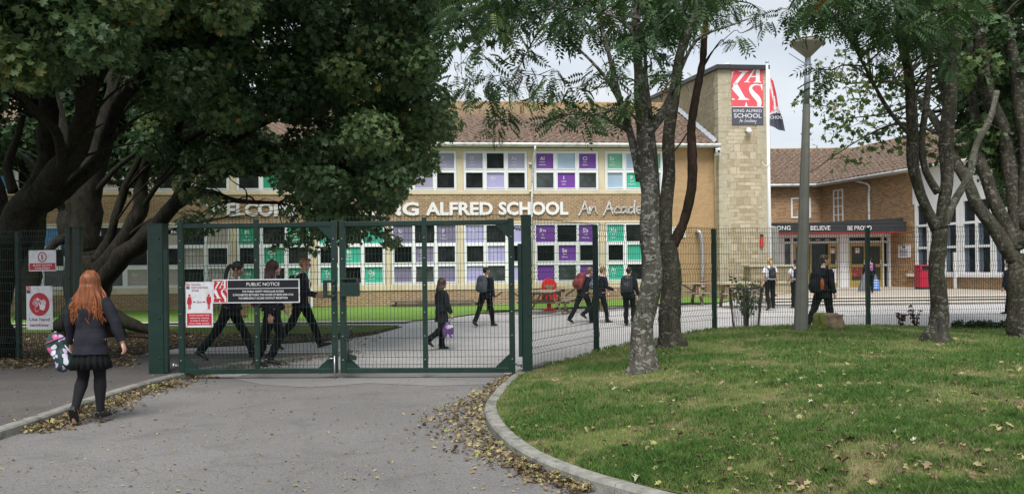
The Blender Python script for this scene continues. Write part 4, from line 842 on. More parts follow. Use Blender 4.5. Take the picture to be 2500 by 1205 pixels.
# public notice
t, w, h = sign('notice_sign', 'wide black PUBLIC NOTICE board with red KAS panel on the left gate leaf', GF, 519, 682, 732, 738, -.085); board(t, w, h)
lw = w*.155; b = .016; mb = MB(); rect(mb, -w/2+b, b, -w/2+b+lw*1.0, h-b, -.002); build('red_panel', mb, M_sred, t, fix=False)
xb = -w/2+b*1.6+lw; mb = MB(); rect(mb, xb, b, w/2-b, h*.60, -.002); rect(mb, xb, h*.63, w/2-b, h-b, -.002); build('black_panel', mb, M_sblk, t, fix=False)
mb = MB(); kas(mb, -w/2+b, b, lw, h-2*b, -.004); cx = (xb+w/2-b)/2; put_text(mb, 'PUBLIC NOTICE', cx, h*.72, h*.145, -.005, w=w*.38, bold=.002, align='C')
for k, (tx, ww) in enumerate((('FOR PUBLIC SAFETY VEHICULAR ACCESS', .475), ('IS PROHIBITED BETWEEN THE HOURS OF 08:00 AND 17:15', .69), ('FOR EMERGENCY ACCESS CONTACT RECEPTION', .56))): put_text(mb, tx, cx, h*(.445-.142*k), h*.085, -.005, w=w*ww, bold=.012, align='C')
build('lettering', mb, M_wlet, t, fix=False)
# small school badge used on white signs
def badge(t, x, z, s):
    mb = MB(); rect(mb, x, z+s*.6, x+s, z+s*1.6, -.002); build('badge', mb, M_sred, t, fix=False); mb = MB(); rect(mb, x, z, x+s, z+s*.58, -.002); build('badge_base', mb, M_navy, t, fix=False); mb = MB(); kas(mb, x+.002, z+s*.62, s-.004, s*.96, -.004); build('badge_letters', mb, M_wlet, t, fix=False)
def txt(t, items, m, name='lettering'):
    mb = MB()
    for tx, x, z, hh, ww, al in items: put_text(mb, tx, x, z, hh, -.003, w=ww, bold=.014, align=al)
    build(name, mb, m, t, fix=False)
t, w, h = sign('distancing_sign', 'white SOCIAL DISTANCING ZONE sign with two red figures on the left gate leaf', GF, 453, 688, 520, 798, -.080); board(t, w, h); badge(t, -w/2+.012, h*.845, w*.12)
txt(t, [('SOCIAL', -w*.28, h*.92, h*.040, w*.36, 'L'), ('DISTANCING', -w*.28, h*.855, h*.040, w*.60, 'L'), ('ZONE', -w*.28, h*.79, h*.040, w*.27, 'L'), ('2m', 0, h*.535, h*.05, w*.17, 'C')], M_mar)
mb = MB(); z0 = h*.40; 
for x, g in ((-w*.36, 1), (w*.36, 0)):
    disc(mb, x, z0+h*.305, h*.025, -.003, 16)
    if g: poly(mb, [(x-w*.055, z0+h*.27), (x+w*.055, z0+h*.27), (x+w*.10, z0+h*.13), (x+w*.075, z0+h*.125), (x+w*.05, z0+h*.19), (x+w*.07, z0+h*.10), (x-w*.07, z0+h*.10), (x-w*.05, z0+h*.19), (x-w*.075, z0+h*.125), (x-w*.10, z0+h*.13)], -.003)
    else: poly(mb, [(x-w*.085, z0+h*.26), (x-w*.07, z0+h*.275), (x+w*.07, z0+h*.275), (x+w*.085, z0+h*.26), (x+w*.085, z0+h*.13), (x+w*.06, z0+h*.13), (x+w*.055, z0+h*.2), (x+w*.05, z0+h*.10), (x-w*.05, z0+h*.10), (x-w*.055, z0+h*.2), (x-w*.06, z0+h*.13), (x-w*.085, z0+h*.13)], -.003)
    rect(mb, x-w*.045, z0, x-w*.006, z0+h*.099, -.003); rect(mb, x+w*.006, z0, x+w*.045, z0+h*.099, -.003)
rect(mb, -w*.46, h*.045, w*.46, h*.31, -.002); build('red_print', mb, M_sred, t, fix=False)
mb = MB()
for s in (-1, 1): poly(mb, [(s*w*.23, h*.557), (s*w*.17, h*.585), (s*w*.19, h*.565), (s*w*.12, h*.565), (s*w*.12, h*.550), (s*w*.19, h*.550), (s*w*.17, h*.53)], -.003)
build('arrow', mb, M_mar, t, fix=False)
txt(t, [('Avoid contact with', 0, h*.255, h*.028, w*.76, 'C'), ('others by staying', 0, h*.195, h*.028, w*.70, 'C'), ('at least 2 metres', 0, h*.135, h*.028, w*.66, 'C'), ('from other people', 0, h*.075, h*.028, w*.74, 'C')], M_wlet, 'white_lettering')
# fence signs at left
d = (LF[0]-LF[1]).normalized(); SF = Frame(LF[1]-d*0+Vector((0, 0, 0)), (d.x, d.y)); SF = Frame((LF[1].x, LF[1].y), (d.x, d.y))
t, w, h = sign('speed_sign', 'small white sign with a ringed 5 above SLOW DOWN CHILDREN at far left', SF, 70, 611, 137, 661, -.08); board(t, w, h)
mb = MB(); ring(mb, 0, h*.67, h*.19, h*.245, -.003); rect(mb, -w*.475, h*.05, w*.475, h*.385, -.002); build('red_print', mb, M_sred, t, fix=False)
mb = MB(); put_text(mb, '5', 0, h*.565, h*.22, -.003, bold=.03, align='C'); build('numeral', mb, M_sblk, t, fix=False)
txt(t, [('SLOW DOWN', 0, h*.24, h*.095, w*.68, 'C'), ('CHILDREN', 0, h*.10, h*.095, w*.55, 'C')], M_wlet)
t, w, h = sign('sanitiser_sign', 'tall white Use hand sanitiser sign with red disc at far left', SF, 64, 698, 129, 804, -.08); board(t, w, h); badge(t, -w/2+.008, h*.835, w*.15)
mb = MB(); disc(mb, 0, h*.58, w*.385, -.002, 36); build('red_disc', mb, M_sred, t, fix=False)
mb = MB(); a = math.radians(-35)
def rt(pts, cx, cz, an, k): return [(cx+(x*math.cos(an)-z*math.sin(an))*k, cz+(x*math.sin(an)+z*math.cos(an))*k) for x, z in pts]
bx, bz, k = -w*.13, h*.62, w*.2
for sg in ([(-.5, -.5), (.5, -.5), (.5, -.42), (-.5, -.42)], [(-.5, .42), (.5, .42), (.5, .5), (-.5, .5)], [(-.5, -.42), (-.42, -.42), (-.42, .42), (-.5, .42)], [(.42, -.42), (.5, -.42), (.5, .42), (.42, .42)], [(-.2, .5), (.2, .5), (.2, .72), (-.2, .72)], [(-.35, .74), (.75, .74), (.75, .86), (-.35, .86)], [(.62, .5), (.75, .5), (.75, .74), (.62, .74)]): poly(mb, rt(sg, bx, bz, a, k), -.004)
ring(mb, bx, bz, k*.12, k*.26, -.004, 16)
hx, hz, k = w*.13, h*.535, w*.30; an = math.radians(-18)
poly(mb, rt([(-.28, -.42), (.25, -.42), (.34, .0), (.30, .15), (-.30, .15), (-.34, -.05)], hx, hz, an, k), -.004)
for i, (fx, fl_) in enumerate(((-.23, .62), (-.08, .74), (.08, .70), (.23, .56))): poly(mb, rt([(fx-.06, .14), (fx+.06, .14), (fx+.055, fl_), (fx, fl_+.05), (fx-.055, fl_)], hx, hz, an, k), -.004)
poly(mb, rt([(-.32, -.2), (-.30, .0), (-.55, .28), (-.66, .20)], hx, hz, an, k), -.004)
ribpts = [(-.55, -.45), (-.85, -.62), (-1.0, -.25), (-.75, .2), (-.6, .3), (-.68, .0)]
rp = rt(ribpts, hx, hz, 0, k)
for p0, p1 in zip(rp[:-1], rp[1:]): _flat(mb, Vector((p0[0], -.004, p0[1])), Vector((p1[0], -.004, p1[1])), .006)
build('white_drawing', mb, M_wlet, t, fix=False)
txt(t, [('Use hand', 0, h*.20, h*.075, w*.78, 'C'), ('sanitiser', 0, h*.075, h*.075, w*.74, 'C')], M_mar)
# ================================================================ people
def fuse(mb, vox, smooth=3, fac=.5, mats=None, noise_disp=None):
    """union of overlapping closed pieces as one continuous skin"""
    me = bpy.data.meshes.new('x'); me.from_pydata(mb.v, [], mb.f); b = bmesh.new(); b.from_mesh(me); bmesh.ops.recalc_face_normals(b, faces=b.faces); b.to_mesh(me); b.free()
    o = bpy.data.objects.new('x', me); COL.objects.link(o); r = o.modifiers.new('r', 'REMESH'); r.mode = 'VOXEL'; r.voxel_size = vox; r.use_smooth_shade = True
    if smooth: s = o.modifiers.new('s', 'SMOOTH'); s.factor = fac; s.iterations = smooth
    bpy.context.view_layer.update(); n = bpy.data.meshes.new_from_object(o.evaluated_get(bpy.context.evaluated_depsgraph_get()))
    bpy.data.objects.remove(o); bpy.data.meshes.remove(me)
    if noise_disp:
        from mathutils import noise as mn
        amp, sc = noise_disp; n.calc_loop_triangles(); co = np.empty(len(n.vertices)*3); n.vertices.foreach_get('co', co); co = co.reshape(-1, 3); no = np.empty(len(n.vertices)*3); n.vertex_normals.foreach_get('vector', no); no = no.reshape(-1, 3)
        d = np.array([mn.noise(Vector((p[0]*sc, p[1]*sc, p[2]*sc*.7))) for p in co]); co += no*(d*amp)[:, None]; n.vertices.foreach_set('co', co.ravel()); n.update()
    return n
def add_mesh(name, me, m, parent):
    me.materials.clear(); me.materials.append(m); me.name = name
    me.polygons.foreach_set('use_smooth', [True]*len(me.polygons)); o = bpy.data.objects.new(name, me); return link(o, parent)
def cloth(name, c, bmp=.009, bs=11, rough=.85):
    return mat(name, c, rough, .18, 6, bmp, bs, spec=.15)
M_skin = mat('skin_light', (.62, .36, .26), .5, .06, 9, spec=.35); M_skin2 = mat('skin_tan', (.40, .21, .13), .5, .06, 9, spec=.35)
M_blz = cloth('black_blazer', (.020, .020, .028)); M_blz2 = cloth('faded_black_coat', (.022, .022, .027)); M_trs = cloth('black_trousers', (.011, .011, .014)); M_skirt = cloth('black_skirt', (.010, .011, .012)); M_tight = mat('navy_tights', (.006, .006, .009), .9, .1)
M_shoe = mat('black_leather', (.012, .012, .013), .28, .15, 9, spec=.5); M_sole = mat('shoe_sole', (.02, .02, .02), .8); M_shirt = cloth('white_shirt', (.74, .75, .80)); M_eye = mat('eye_white', (.7, .7, .7), .2); M_pup = mat('pupil', (.02, .015, .01), .1)
M_white_sole = mat('white_trainer', (.6, .6, .6), .6)
def hair_mat(name, a, b_, sc=30):
    m, n, l, b = nmat(name); x = noise(n, l, sc, 5, .65, mapscale=(1, 1, .12)); r = ramp(n, [(.3, a), (.7, b_)]); l.new(x.outputs[0], r.inputs[0]); l.new(r.outputs[0], b.inputs['Base Color']); b.inputs['Roughness'].default_value = .42; b.inputs['Specular IOR Level'].default_value = .4; bump(n, l, x.outputs[0], .7, .004, b); return m
H_red = hair_mat('auburn_hair', (.06, .018, .007), (.31, .098, .030)); H_gin = hair_mat('ginger_hair', (.38, .14, .05), (.62, .27, .11)); H_blk = hair_mat('black_hair', (.006, .005, .005), (.02, .016, .014)); H_brn = hair_mat('brown_hair', (.03, .016, .010), (.10, .055, .032)); H_bln = hair_mat('fair_hair', (.36, .23, .09), (.68, .50, .26)); H_dred = hair_mat('dark_red_hair', (.02, .006, .006), (.085, .022, .018)); H_lbr = hair_mat('light_brown_hair', (.12, .075, .035), (.34, .22, .11))
def rotX(v, a):   # lean forward (towards +y) by a
    c, s = math.cos(a), math.sin(a); return Vector((v.x, v.y*c+v.z*s, -v.y*s+v.z*c))
def dirv(fwd, out): # limb direction: forward swing, sideways
    return Vector((math.sin(out), math.cos(out)*math.sin(fwd), -math.cos(out)*math.cos(fwd)))
def person(px, feet, top, heading, label, lean=4, legs=((20, 5), (-20, 25)), arms=((-15, 8, 15), (20, 8, 25)), head=(0, 0), hair=('short', None), upper='blazer', umat=None, lower='trousers', skin=None, zf=T, vox=.009, feetpitch=(0, 0), Yfix=None, stocky=1.0, H=None, coat_len=.80, group=None, footmat=None, hood=False, fingers=True):
    """px: column of the body; feet/top: rows of the lowest sole and the crown; heading in degrees clockwise from straight away"""
    umat = umat or M_blz; skin = skin or M_skin
    if Yfix: base = P(px, feet, Yfix)
    else: base = GT(px, feet, zf)
    Htot = P(px, top, base.y).z-base.z
    # skeleton for a 1.65 m figure
    L = math.radians(lean); hip = [Vector((-.09, 0, .0)), Vector((.09, 0, .0))]; J = {}
    for i, (a, k) in enumerate(legs):
        a = math.radians(a); k = math.radians(k); s = -1 if i == 0 else 1; th = dirv(a, .02*s); sh = dirv(a-k, .01*s); kn = hip[i]+th*.415; an = kn+sh*.405
        fp = math.radians(feetpitch[i]); fd = Vector((.12*s, math.cos(fp), -math.sin(fp))).normalized(); up = fd.cross(Vector((1, 0, 0)))*-1
        up = Vector((0, math.sin(fp), math.cos(fp))); heel = an-up*.075-fd*.055; toe = an-up*.075+fd*.175; J[i] = (hip[i], kn, an, heel, toe, fd, up)
    low = min(min(J[i][3].z, J[i][4].z) for i in (0, 1))
    def TR(v): return rotX(v, L)
    waist = TR(Vector((0, 0, .14))); chest = TR(Vector((0, .0, .34))); sh_c = TR(Vector((0, -.01, .47))); neck0 = TR(Vector((0, -.01, .50))); hp = math.radians(head[1]); neck1 = neck0+rotX(Vector((0, .015, .08)), L*.6+hp*.5)
    hc = neck1+rotX(Vector((0, .015, .095)), hp*.8)
    tops = hc.z+.125-low; sc = Htot/tops
    root = thing('person', label, 'person', base, -math.radians(heading), group)
    def fin(mb):
        mb.v = [((x)*sc, y*sc, (z-low)*sc) for x, y, z in mb.v]; return mb
    def part(name, mb, m, vx=None, sm=3, nd=None): return add_mesh(name, fuse(fin(mb), vx or vox, sm, .5, noise_disp=nd), m, root)
    W = stocky; out = {'root': root, 'sc': sc, 'low': low}
    # ---------- arms
    arm = []
    for i, (fw, ou, el) in enumerate(arms):
        s = -1 if i == 0 else 1; s0_ = TR(Vector((s*.165*W, -.01, .455))); fw = math.radians(fw); ou = math.radians(ou)*s; el = math.radians(el); d1 = dirv(fw, ou); d2 = dirv(fw+el, ou*.6); e = s0_+d1*.275; w_ = e+d2*.245; arm.append((s0_, e, w_, d2, s))
    # ---------- body: one continuous skin
    mb = MB()
    mb.tube([Vector((0, 0, -.04)), Vector((0, 0, .04)), waist, chest, sh_c+TR(Vector((0, 0, -.02))), sh_c+TR(Vector((0, 0, .035)))], [(.12*W, .095), (.145*W, .105), (.115*W, .085), (.145*W, .10), (.15*W, .075), (.06, .05)], 16, frame=(1, 0, 0))
    mb.tube([sh_c-TR(Vector((0, 0, .03))), neck0, neck1, neck1+(hc-neck1)*.5], [.062, .052, .048, .05], 12, frame=(1, 0, 0))
    for i in (0, 1):
        h, kn, an, heel, toe, fd, up = J[i]; mb.tube([h+Vector((0, 0, .03)), h.lerp(kn, .3), h.lerp(kn, .7), kn, kn.lerp(an, .3), kn.lerp(an, .75), an-up*.02], [.085*W, .080*W, .062*W, .053*W, .054*W, .038*W, .035], 12)
        mb.tube([heel+up*.03, an-up*.035, an+fd*.07-up*.045, toe-fd*.035+up*.018, toe+up*.014], [.03, .035, .036, .034, .018], 10)
        s0_, e, w_, d2, s = arm[i]; mb.tube([s0_, s0_.lerp(e, .35), e, e.lerp(w_, .3), w_], [.044, .043, .037, .038, .026], 10)
        # hand: palm, four fingers, thumb; curled
        side = d2.cross(Vector((1, 0, 0))).normalized(); fwdp = -side if side.y < 0 else side; inn = Vector((-s, 0, 0)); inn = (inn-d2*inn.dot(d2)).normalized(); fwdp = (d2.cross(inn)*(1 if d2.cross(inn).y > 0 else -1)).normalized()
        pk = w_+d2*.045; mb.tube([w_, pk, w_+d2*.09], [(.024, .018), (.018, .040), (.014, .040)], 10, frame=tuple(inn))
        if fingers:
            for f in range(4):
                o_ = w_+d2*.085+fwdp*(.030-f*.020); ln = (.068, .075, .070, .055)[f]; q1 = o_+(d2*.9+inn*.35).normalized()*ln*.45; q2 = q1+(d2*.5+inn*.85).normalized()*ln*.35; q3 = q2+(d2*.0+inn*1.0).normalized()*ln*.25; mb.tube([o_, q1, q2, q3], [.0105, .010, .009, .007], 7)
            tb = w_+d2*.03+fwdp*.032; mb.tube([tb, tb+(d2*.6+fwdp*.6+inn*.2).normalized()*.035, tb+(d2*.9+fwdp*.35+inn*.5).normalized()*.062], [.014, .011, .008], 7)
        out['hand%d' % i] = (w_+d2*.10)
    # head with face, turned and nodded
    HR = Matrix.Rotation(-math.radians(head[0]), 3, 'Z') @ Matrix.Rotation(-hp, 3, 'X')
    hd = lambda x, y, z: hc+HR @ Vector((x, y, z))
    mb.sphere(hd(0, -.012, .025), (.073, .094, .094), 16, 12, HR); mb.sphere(hd(0, .028, -.035), (.056, .062, .075), 14, 10, HR)
    mb.tube([hd(0, .084, .018), hd(0, .100, -.008), hd(0, .106, -.022), hd(0, .088, -.032)], [.010, .011, .013, .008], 8); mb.sphere(hd(0, .075, -.062), (.024, .014, .010), 10, 6, HR); mb.sphere(hd(0, .070, -.096), (.024, .020, .018), 10, 6, HR)
    for s in (-1, 1): mb.sphere(hd(s*.030, .078, .028), (.020, .010, .006), 8, 6, HR); mb.sphere(hd(s*.078, -.008, -.006), (.010, .022, .034), 8, 8, HR)
    part('body', mb, skin)
    for s in (-1, 1): mb = MB(); mb.sphere(hd(s*.031, .080, .010), .0125, 10, 8); ey = build('eye', fin(mb), M_eye, root); mb = MB(); mb.sphere(hd(s*.031, .0895, .010), .006, 8, 6); build('pupil', fin(mb), M_pup, ey)
    # ---------- trousers / skirt / tights / shoes
    if lower == 'trousers':
        mb = MB(); mb.tube([Vector((0, 0, -.06)), Vector((0, 0, .02)), waist-TR(Vector((0, 0, .02)))], [(.135*W, .11), (.155*W, .118), (.13*W, .10)], 16, frame=(1, 0, 0))
        for i in (0, 1):
            h, kn, an, heel, toe, fd, up = J[i]; mb.tube([h+Vector((0, 0, .02)), h.lerp(kn, .25), h.lerp(kn, .75), kn, kn.lerp(an, .35), kn.lerp(an, .8), an+(kn-an).normalized()*-.005+Vector((0, -.005, 0))], [.098*W, .094*W, .078*W, .071*W, .069*W, .062*W, .066*W], 14)
        part('trousers', mb, M_trs, nd=(.018*sc, 12))
    else:
        mb = MB()
        for i in (0, 1): h, kn, an, heel, toe, fd, up = J[i]; mb.tube([h, h.lerp(kn, .35), kn, kn.lerp(an, .3), kn.lerp(an, .7), an], [.09*W, .082*W, .060*W, .064*W, .047*W, .041], 14)
        part('tights', mb, M_tight)
        mb = MB(); mb.smooth = True; n = 72; o = 0; hy = (J[0][1].y+J[1][1].y)*.25
        for z, rx, ry, am, yy in ((.16, .115*W, .09, 0, 0), (.04, .140*W, .11, .002, 0), (-.12, .160*W, .138, .008, hy*.4), (-.22, .182*W, .160, .014, hy*.7), (-.325, .192*W, .172, .021, hy)):
            for k in range(n): a = 2*math.pi*k/n; r_ = 1+am*math.sin(a*18)/.2; mb.v.append((math.cos(a)*rx*r_, math.sin(a)*ry*r_+yy, z+am*.3*math.sin(a*3)))
        for j in range(4):
            for k in range(n): a = j*n+k; b = j*n+(k+1) % n; mb.face((a, b, b+n, a+n))
        sk = build('skirt', fin(mb), M_skirt, root, fix=False); m_ = sk.modifiers.new('s', 'SOLIDIFY'); m_.thickness = .006
    for i in (0, 1):
        mb = MB(); ms = MB(); h, kn, an, heel, toe, fd, up = J[i]; sd_ = fd.cross(up).normalized(); fr = tuple(sd_)
        mb.tube([heel-fd*.012+up*.045, heel+fd*.04+up*.048, an+fd*.05-up*.035, toe-fd*.06+up*.030, toe-fd*.02+up*.026, toe+fd*.012+up*.020], [(.030, .035), (.040, .046), (.042, .040), (.047, .028), (.043, .024), (.026, .014)], 14, frame=fr)
        ms.tube([heel-fd*.02+up*.008, heel+up*.008+fd*.03, toe-fd*.07+up*.008, toe-fd*.015+up*.008, toe+fd*.02+up*.010], [(.028, .010), (.038, .012), (.049, .011), (.045, .010), (.024, .008)], 12, frame=fr)
        s_ = part('shoe', mb, footmat or M_shoe, vx=.006); build('sole', fin(ms), M_white_sole if footmat else M_sole, s_)
    # ---------- upper garment
    mb = MB(); hem = coat_len-.90+.0   # hem height against the hip joint
    hemp = Vector((0, rotX(Vector((0, 0, 1)), 0).y*0-.0, hem)); sx = 1.0; clen = {'blazer': 1, 'shirt': 0, 'coat': 1}[upper]
    if clen: secs = [(Vector((0, -.01, hem)), (.190*W, .158)), (Vector((0, 0, hem*.4)), (.178*W, .142)), (Vector((0, 0, .05)), (.168*W, .130)), (waist, (.148*W, .115)), (chest, (.176*W, .128)), (sh_c-TR(Vector((0, 0, .035))), (.180*W, .108)), (sh_c+TR(Vector((0, 0, .010))), (.135*W, .082)), (sh_c+TR(Vector((0, -.005, .045))), (.062, .058))]
    else: secs = [(Vector((0, 0, .06)), (.152*W, .118)), (waist, (.145*W, .11)), (chest, (.165*W, .118)), (sh_c-TR(Vector((0, 0, .035))), (.172*W, .102)), (sh_c+TR(Vector((0, 0, .010))), (.13*W, .078)), (sh_c+TR(Vector((0, 0, .05))), (.060, .056))]
    mb.tube([c for c, r in secs], [r for c, r in secs], 24, frame=(1, 0, 0))
    for i in (0, 1):
        s0_, e, w_, d2, s = arm[i]; k = 1.0 if clen else .98
        if clen: mb.tube([s0_+Vector((-s*.03, 0, .0)), s0_.lerp(e, .25), s0_.lerp(e, .8), e, e.lerp(w_, .4), w_-d2*.012], [.076, .072*W**.5, .062*W**.5, .059*W**.5, .055*W**.5, .050], 14)
        else: mb.tube([s0_+Vector((-s*.03, 0, .0)), s0_.lerp(e, .3), s0_.lerp(e, .62)], [.068, .070, .072], 14)
    if hood: mb.sphere(sh_c+TR(Vector((0, -.07, .05))), (.10, .06, .06), 12, 8)
    part('blazer' if upper == 'blazer' else ('coat' if upper == 'coat' else 'shirt'), mb, M_shirt if upper == 'shirt' else umat, nd=(.015*sc, 10))
    if clen and not hood:
        mb = MB(); mb.tube([sh_c+TR(Vector((0, 0, .035))), neck0+(neck1-neck0)*.35], [(.064, .062), (.057, .056)], 16, frame=(1, 0, 0)); build('shirt_collar', fin(mb), M_shirt, root)
    # ---------- hair
    hk, hm = hair; rr = random.Random(int(px*7)); nm = 'hair'
    mb = MB(); mb.sphere(hd(0, -.020, .036), (.084, .098, .096), 20, 14, HR)
    if hk == 'short':
        mb.sphere(hd(0, -.055, -.01), (.070, .050, .065), 14, 10, HR); mb.sphere(hd(0, .045, .085), (.055, .045, .035), 12, 8, HR)
        for k in range(46): a = rr.uniform(0, 6.28); u = rr.uniform(.25, 1); q_ = Vector((math.cos(a)*.085*math.sqrt(1-u*u), math.sin(a)*.098*math.sqrt(1-u*u)-.02, .036+.096*u)); d = Vector((rr.uniform(-1, 1), rr.uniform(-.6, 1), rr.uniform(-.2, .9))).normalized(); mb.tube([hd(*(q_*.93)), hd(*(q_*1.02+d*.016))], [.013, .004], 5)
        part(nm, mb, hm, vx=.007, sm=2)
    elif hk == 'crop': mb = MB(); mb.sphere(hd(0, -.018, .033), (.078, .093, .090), 20, 14, HR); mb.sphere(hd(0, -.055, -.01), (.062, .045, .055), 14, 10, HR); mb.sphere(hd(0, .05, .085), (.05, .04, .03), 12, 8, HR); part(nm, mb, hm, vx=.007, sm=2, nd=(.006, 60))
    elif hk == 'bun' or hk == 'pony':
        if hk == 'pony':
            b0 = hd(0, -.11, .03); dn = Vector((0, -.35, -1)).normalized(); pts = spline([b0, b0+Vector((0, -.05, -.02)), b0+Vector((.01, -.09, -.12)), b0+Vector((.0, -.11, -.26)), b0+Vector((0, -.10, -.36))], 4); mb.tube(pts, lerps([.024, .032, .036, .028, .008], len(pts)), 10)
        else:
            mb.sphere(hd(0, -.10, .09), (.05, .05, .045), 12, 8); b0 = hd(0, -.10, .0); pts = spline([b0, b0+Vector((.01, -.03, -.08)), b0+Vector((0, -.03, -.20))], 4); mb.tube(pts, lerps([.05, .045, .012], len(pts)), 10)
        part(nm, mb, hm, vx=.007, sm=2, nd=(.006, 40))
    else:   # long: a shell of overlapping wavy locks
        LN = {'long': .42, 'curly': .36, 'bob': .17}[hk]; fan = {'long': .085, 'curly': .08, 'bob': .015}[hk]; nl = {'long': 150, 'curly': 130, 'bob': 60}[hk]; wv = {'long': .016, 'curly': .022, 'bob': .006}[hk]
        inner = MB(); inner.sphere(hd(0, -.018, .03), (.086, .100, .100), 18, 12, HR); cols_ = []
        bk = [hd(0, -.05, .05), hd(0, -.085, -.06), hd(0, -.10, -.06-LN*.42), hd(0, -.10, -.04-LN*.85)]; inner.tube(bk, [(.075, .06), (.092, .062), (.105+fan*.3, .060), (.085+fan*.5, .035)], 16, frame=(1, 0, 0))
        for k in range(nl):
            a = math.pi*(.98+1.04*(rr.random())); 
            if rr.random() < .18: a = math.pi*rr.choice([.93, 2.07])
            t0 = rr.uniform(.0, 1.0); ra = .55+.45*t0; ct, st = math.cos(a), math.sin(a)
            r0 = Vector((ct*.03*ra, st*.03-.015, .135)); r1 = Vector((ct*.088, st*.100-.02, .06)); r2 = Vector((ct*(.100), st*.105-.02, -.05)); ln = LN*rr.uniform(.62, 1.05)
            if -.2 < st: ln *= .55 if hk != 'long' else .75
            r3 = Vector((ct*(.112+fan*.5), st*(.105)-.03, -.05-ln*.5)); r4 = Vector((ct*(.112+fan)+rr.uniform(-.02, .02), st*.09-.045, -.05-ln)); w1 = rr.uniform(-1, 1)*wv*1.4; w2 = rr.uniform(-1, 1)*wv*1.6
            r3 += Vector((w1, -abs(w1)*.6, 0)); pts = [hd(*p_) for p_ in (r0, r1, r2)]; rq = [hc+Vector((HR@Vector((p_.x, p_.y, 0))).to_tuple())+Vector((0, 0, p_.z)) for p_ in (r3, r4+Vector((w2, 0, 0)))]; mid = (rq[0]+rq[1])/2+Vector((-w2*1.6, -.012, 0)); pts = spline(pts+[rq[0], mid, rq[1]], 3)
            inner.smooth = True; inner.tube(pts, lerps([.010, .014, .016, .016, .013, .003], len(pts)), 6, ell=.7)
        if hk in ('long', 'curly'): build(nm, fin(inner), hm, root)
        else: part(nm, inner, hm, vx=.008, sm=1)
    # frames for what is carried
    def loc(v): return root.matrix_basis_dummy if False else (Matrix.Translation(root.location) @ Matrix.Rotation(root.rotation_euler.z, 4, 'Z') @ Vector((v.x*sc, v.y*sc, (v.z-low)*sc)))
    out['loc'] = loc; out['lean'] = L; out['chest'] = chest; out['TR'] = TR; out['shc'] = sh_c; out['hd'] = hd; out['W'] = W; return out
def backpack(p, label, m, size=(.30, .17, .42), m2=None, drop=0, side=0, bottle=None, group='backpacks worn by pupils'):
    sc = p['sc']; W, D_, H_ = size; c = p['TR'](Vector((side, -.125-D_/2, .30-drop))); w = p['loc'](c); t = thing('backpack', label, 'backpack', w, p['root'].rotation_euler.z, group); L = p['lean']
    R = Matrix.Rotation(-L, 3, 'X'); tf_ = lambda v: tuple((R @ Vector(v))*sc)
    def rb(mb, cx, cy, cz, w, d, h, top=.75):
        mb.tube([(cx, cy, cz-h/2), (cx, cy, cz-h/2+.03), (cx, cy, cz), (cx, cy, cz+h/2-.08), (cx, cy+d*.1, cz+h/2-.02), (cx, cy+d*.2, cz+h/2)], [(w*.42, d*.36), (w*.5, d*.5), (w*.52, d*.53), (w*.47, d*.45), (w*.38, d*.32), (w*.2, d*.15)], 20, frame=(1, 0, 0))
    mb = MB(); rb(mb, 0, 0, 0, W, D_, H_); mb.v = [tf_(v) for v in mb.v]; me = fuse(mb, .012, 2, noise_disp=(.012, 12)); add_mesh('main_compartment', me, m, t)
    mb = MB(); rb(mb, 0, -D_*.48, -H_*.16, W*.78, D_*.45, H_*.5); mb.v = [tf_(v) for v in mb.v]; add_mesh('front_pocket', fuse(mb, .010, 2, noise_disp=(.008, 15)), m2 or m, t)
    for s in (-1, 1):
        mb = MB(); mb.smooth = True; y = D_/2; pts = spline([(s*W*.27-side, y-.02, H_*.30), (s*.115*p['W']-side, y+.06, .185), (s*.12*p['W']-side, y+.14, .18), (s*.135*p['W']-side, y+.255, .06), (s*.15-side, y+.22, -.10), (s*.165*p['W']-side, y+.10, -.17), (s*W*.42, y-.03, -H_*.36)], 4); mb.tube(pts, [(.024, .007)]*len(pts), 8); mb.v = [tf_(v) for v in mb.v]; build('strap', mb, M_dark if m2 is None else m2, t)
    mb = MB(); mb.smooth = True; mb.tube([tf_((math.cos(a)*.035, D_*.32, H_*.47+math.sin(a)*.03)) for a in [math.pi*k/6 for k in range(7)]], .006*sc, 6); build('handle', mb, M_dark, t)
    if bottle:
        w = p['loc'](c+Vector((W*.5+.02, -.02, -H_*.14))); b = thing('water_bottle', 'orange drinks bottle in the side pocket of the black backpack', 'bottle', w-Vector((0, 0, .10)), p['root'].rotation_euler.z); mb = MB(); mb.smooth = True; mb.lathe([(.028, 0), (.036, .01), (.037, .16), (.030, .19), (.020, .205)]); build('flask', mb, mat('orange_bottle', (.60, .14, .03), .35), b); mb = MB(); mb.smooth = True; mb.lathe([(.020, .206), (.022, .21), (.022, .235), (.018, .24)]); build('lid', mb, mat('orange_bottle', (.6, .14, .03)), b)
    return t
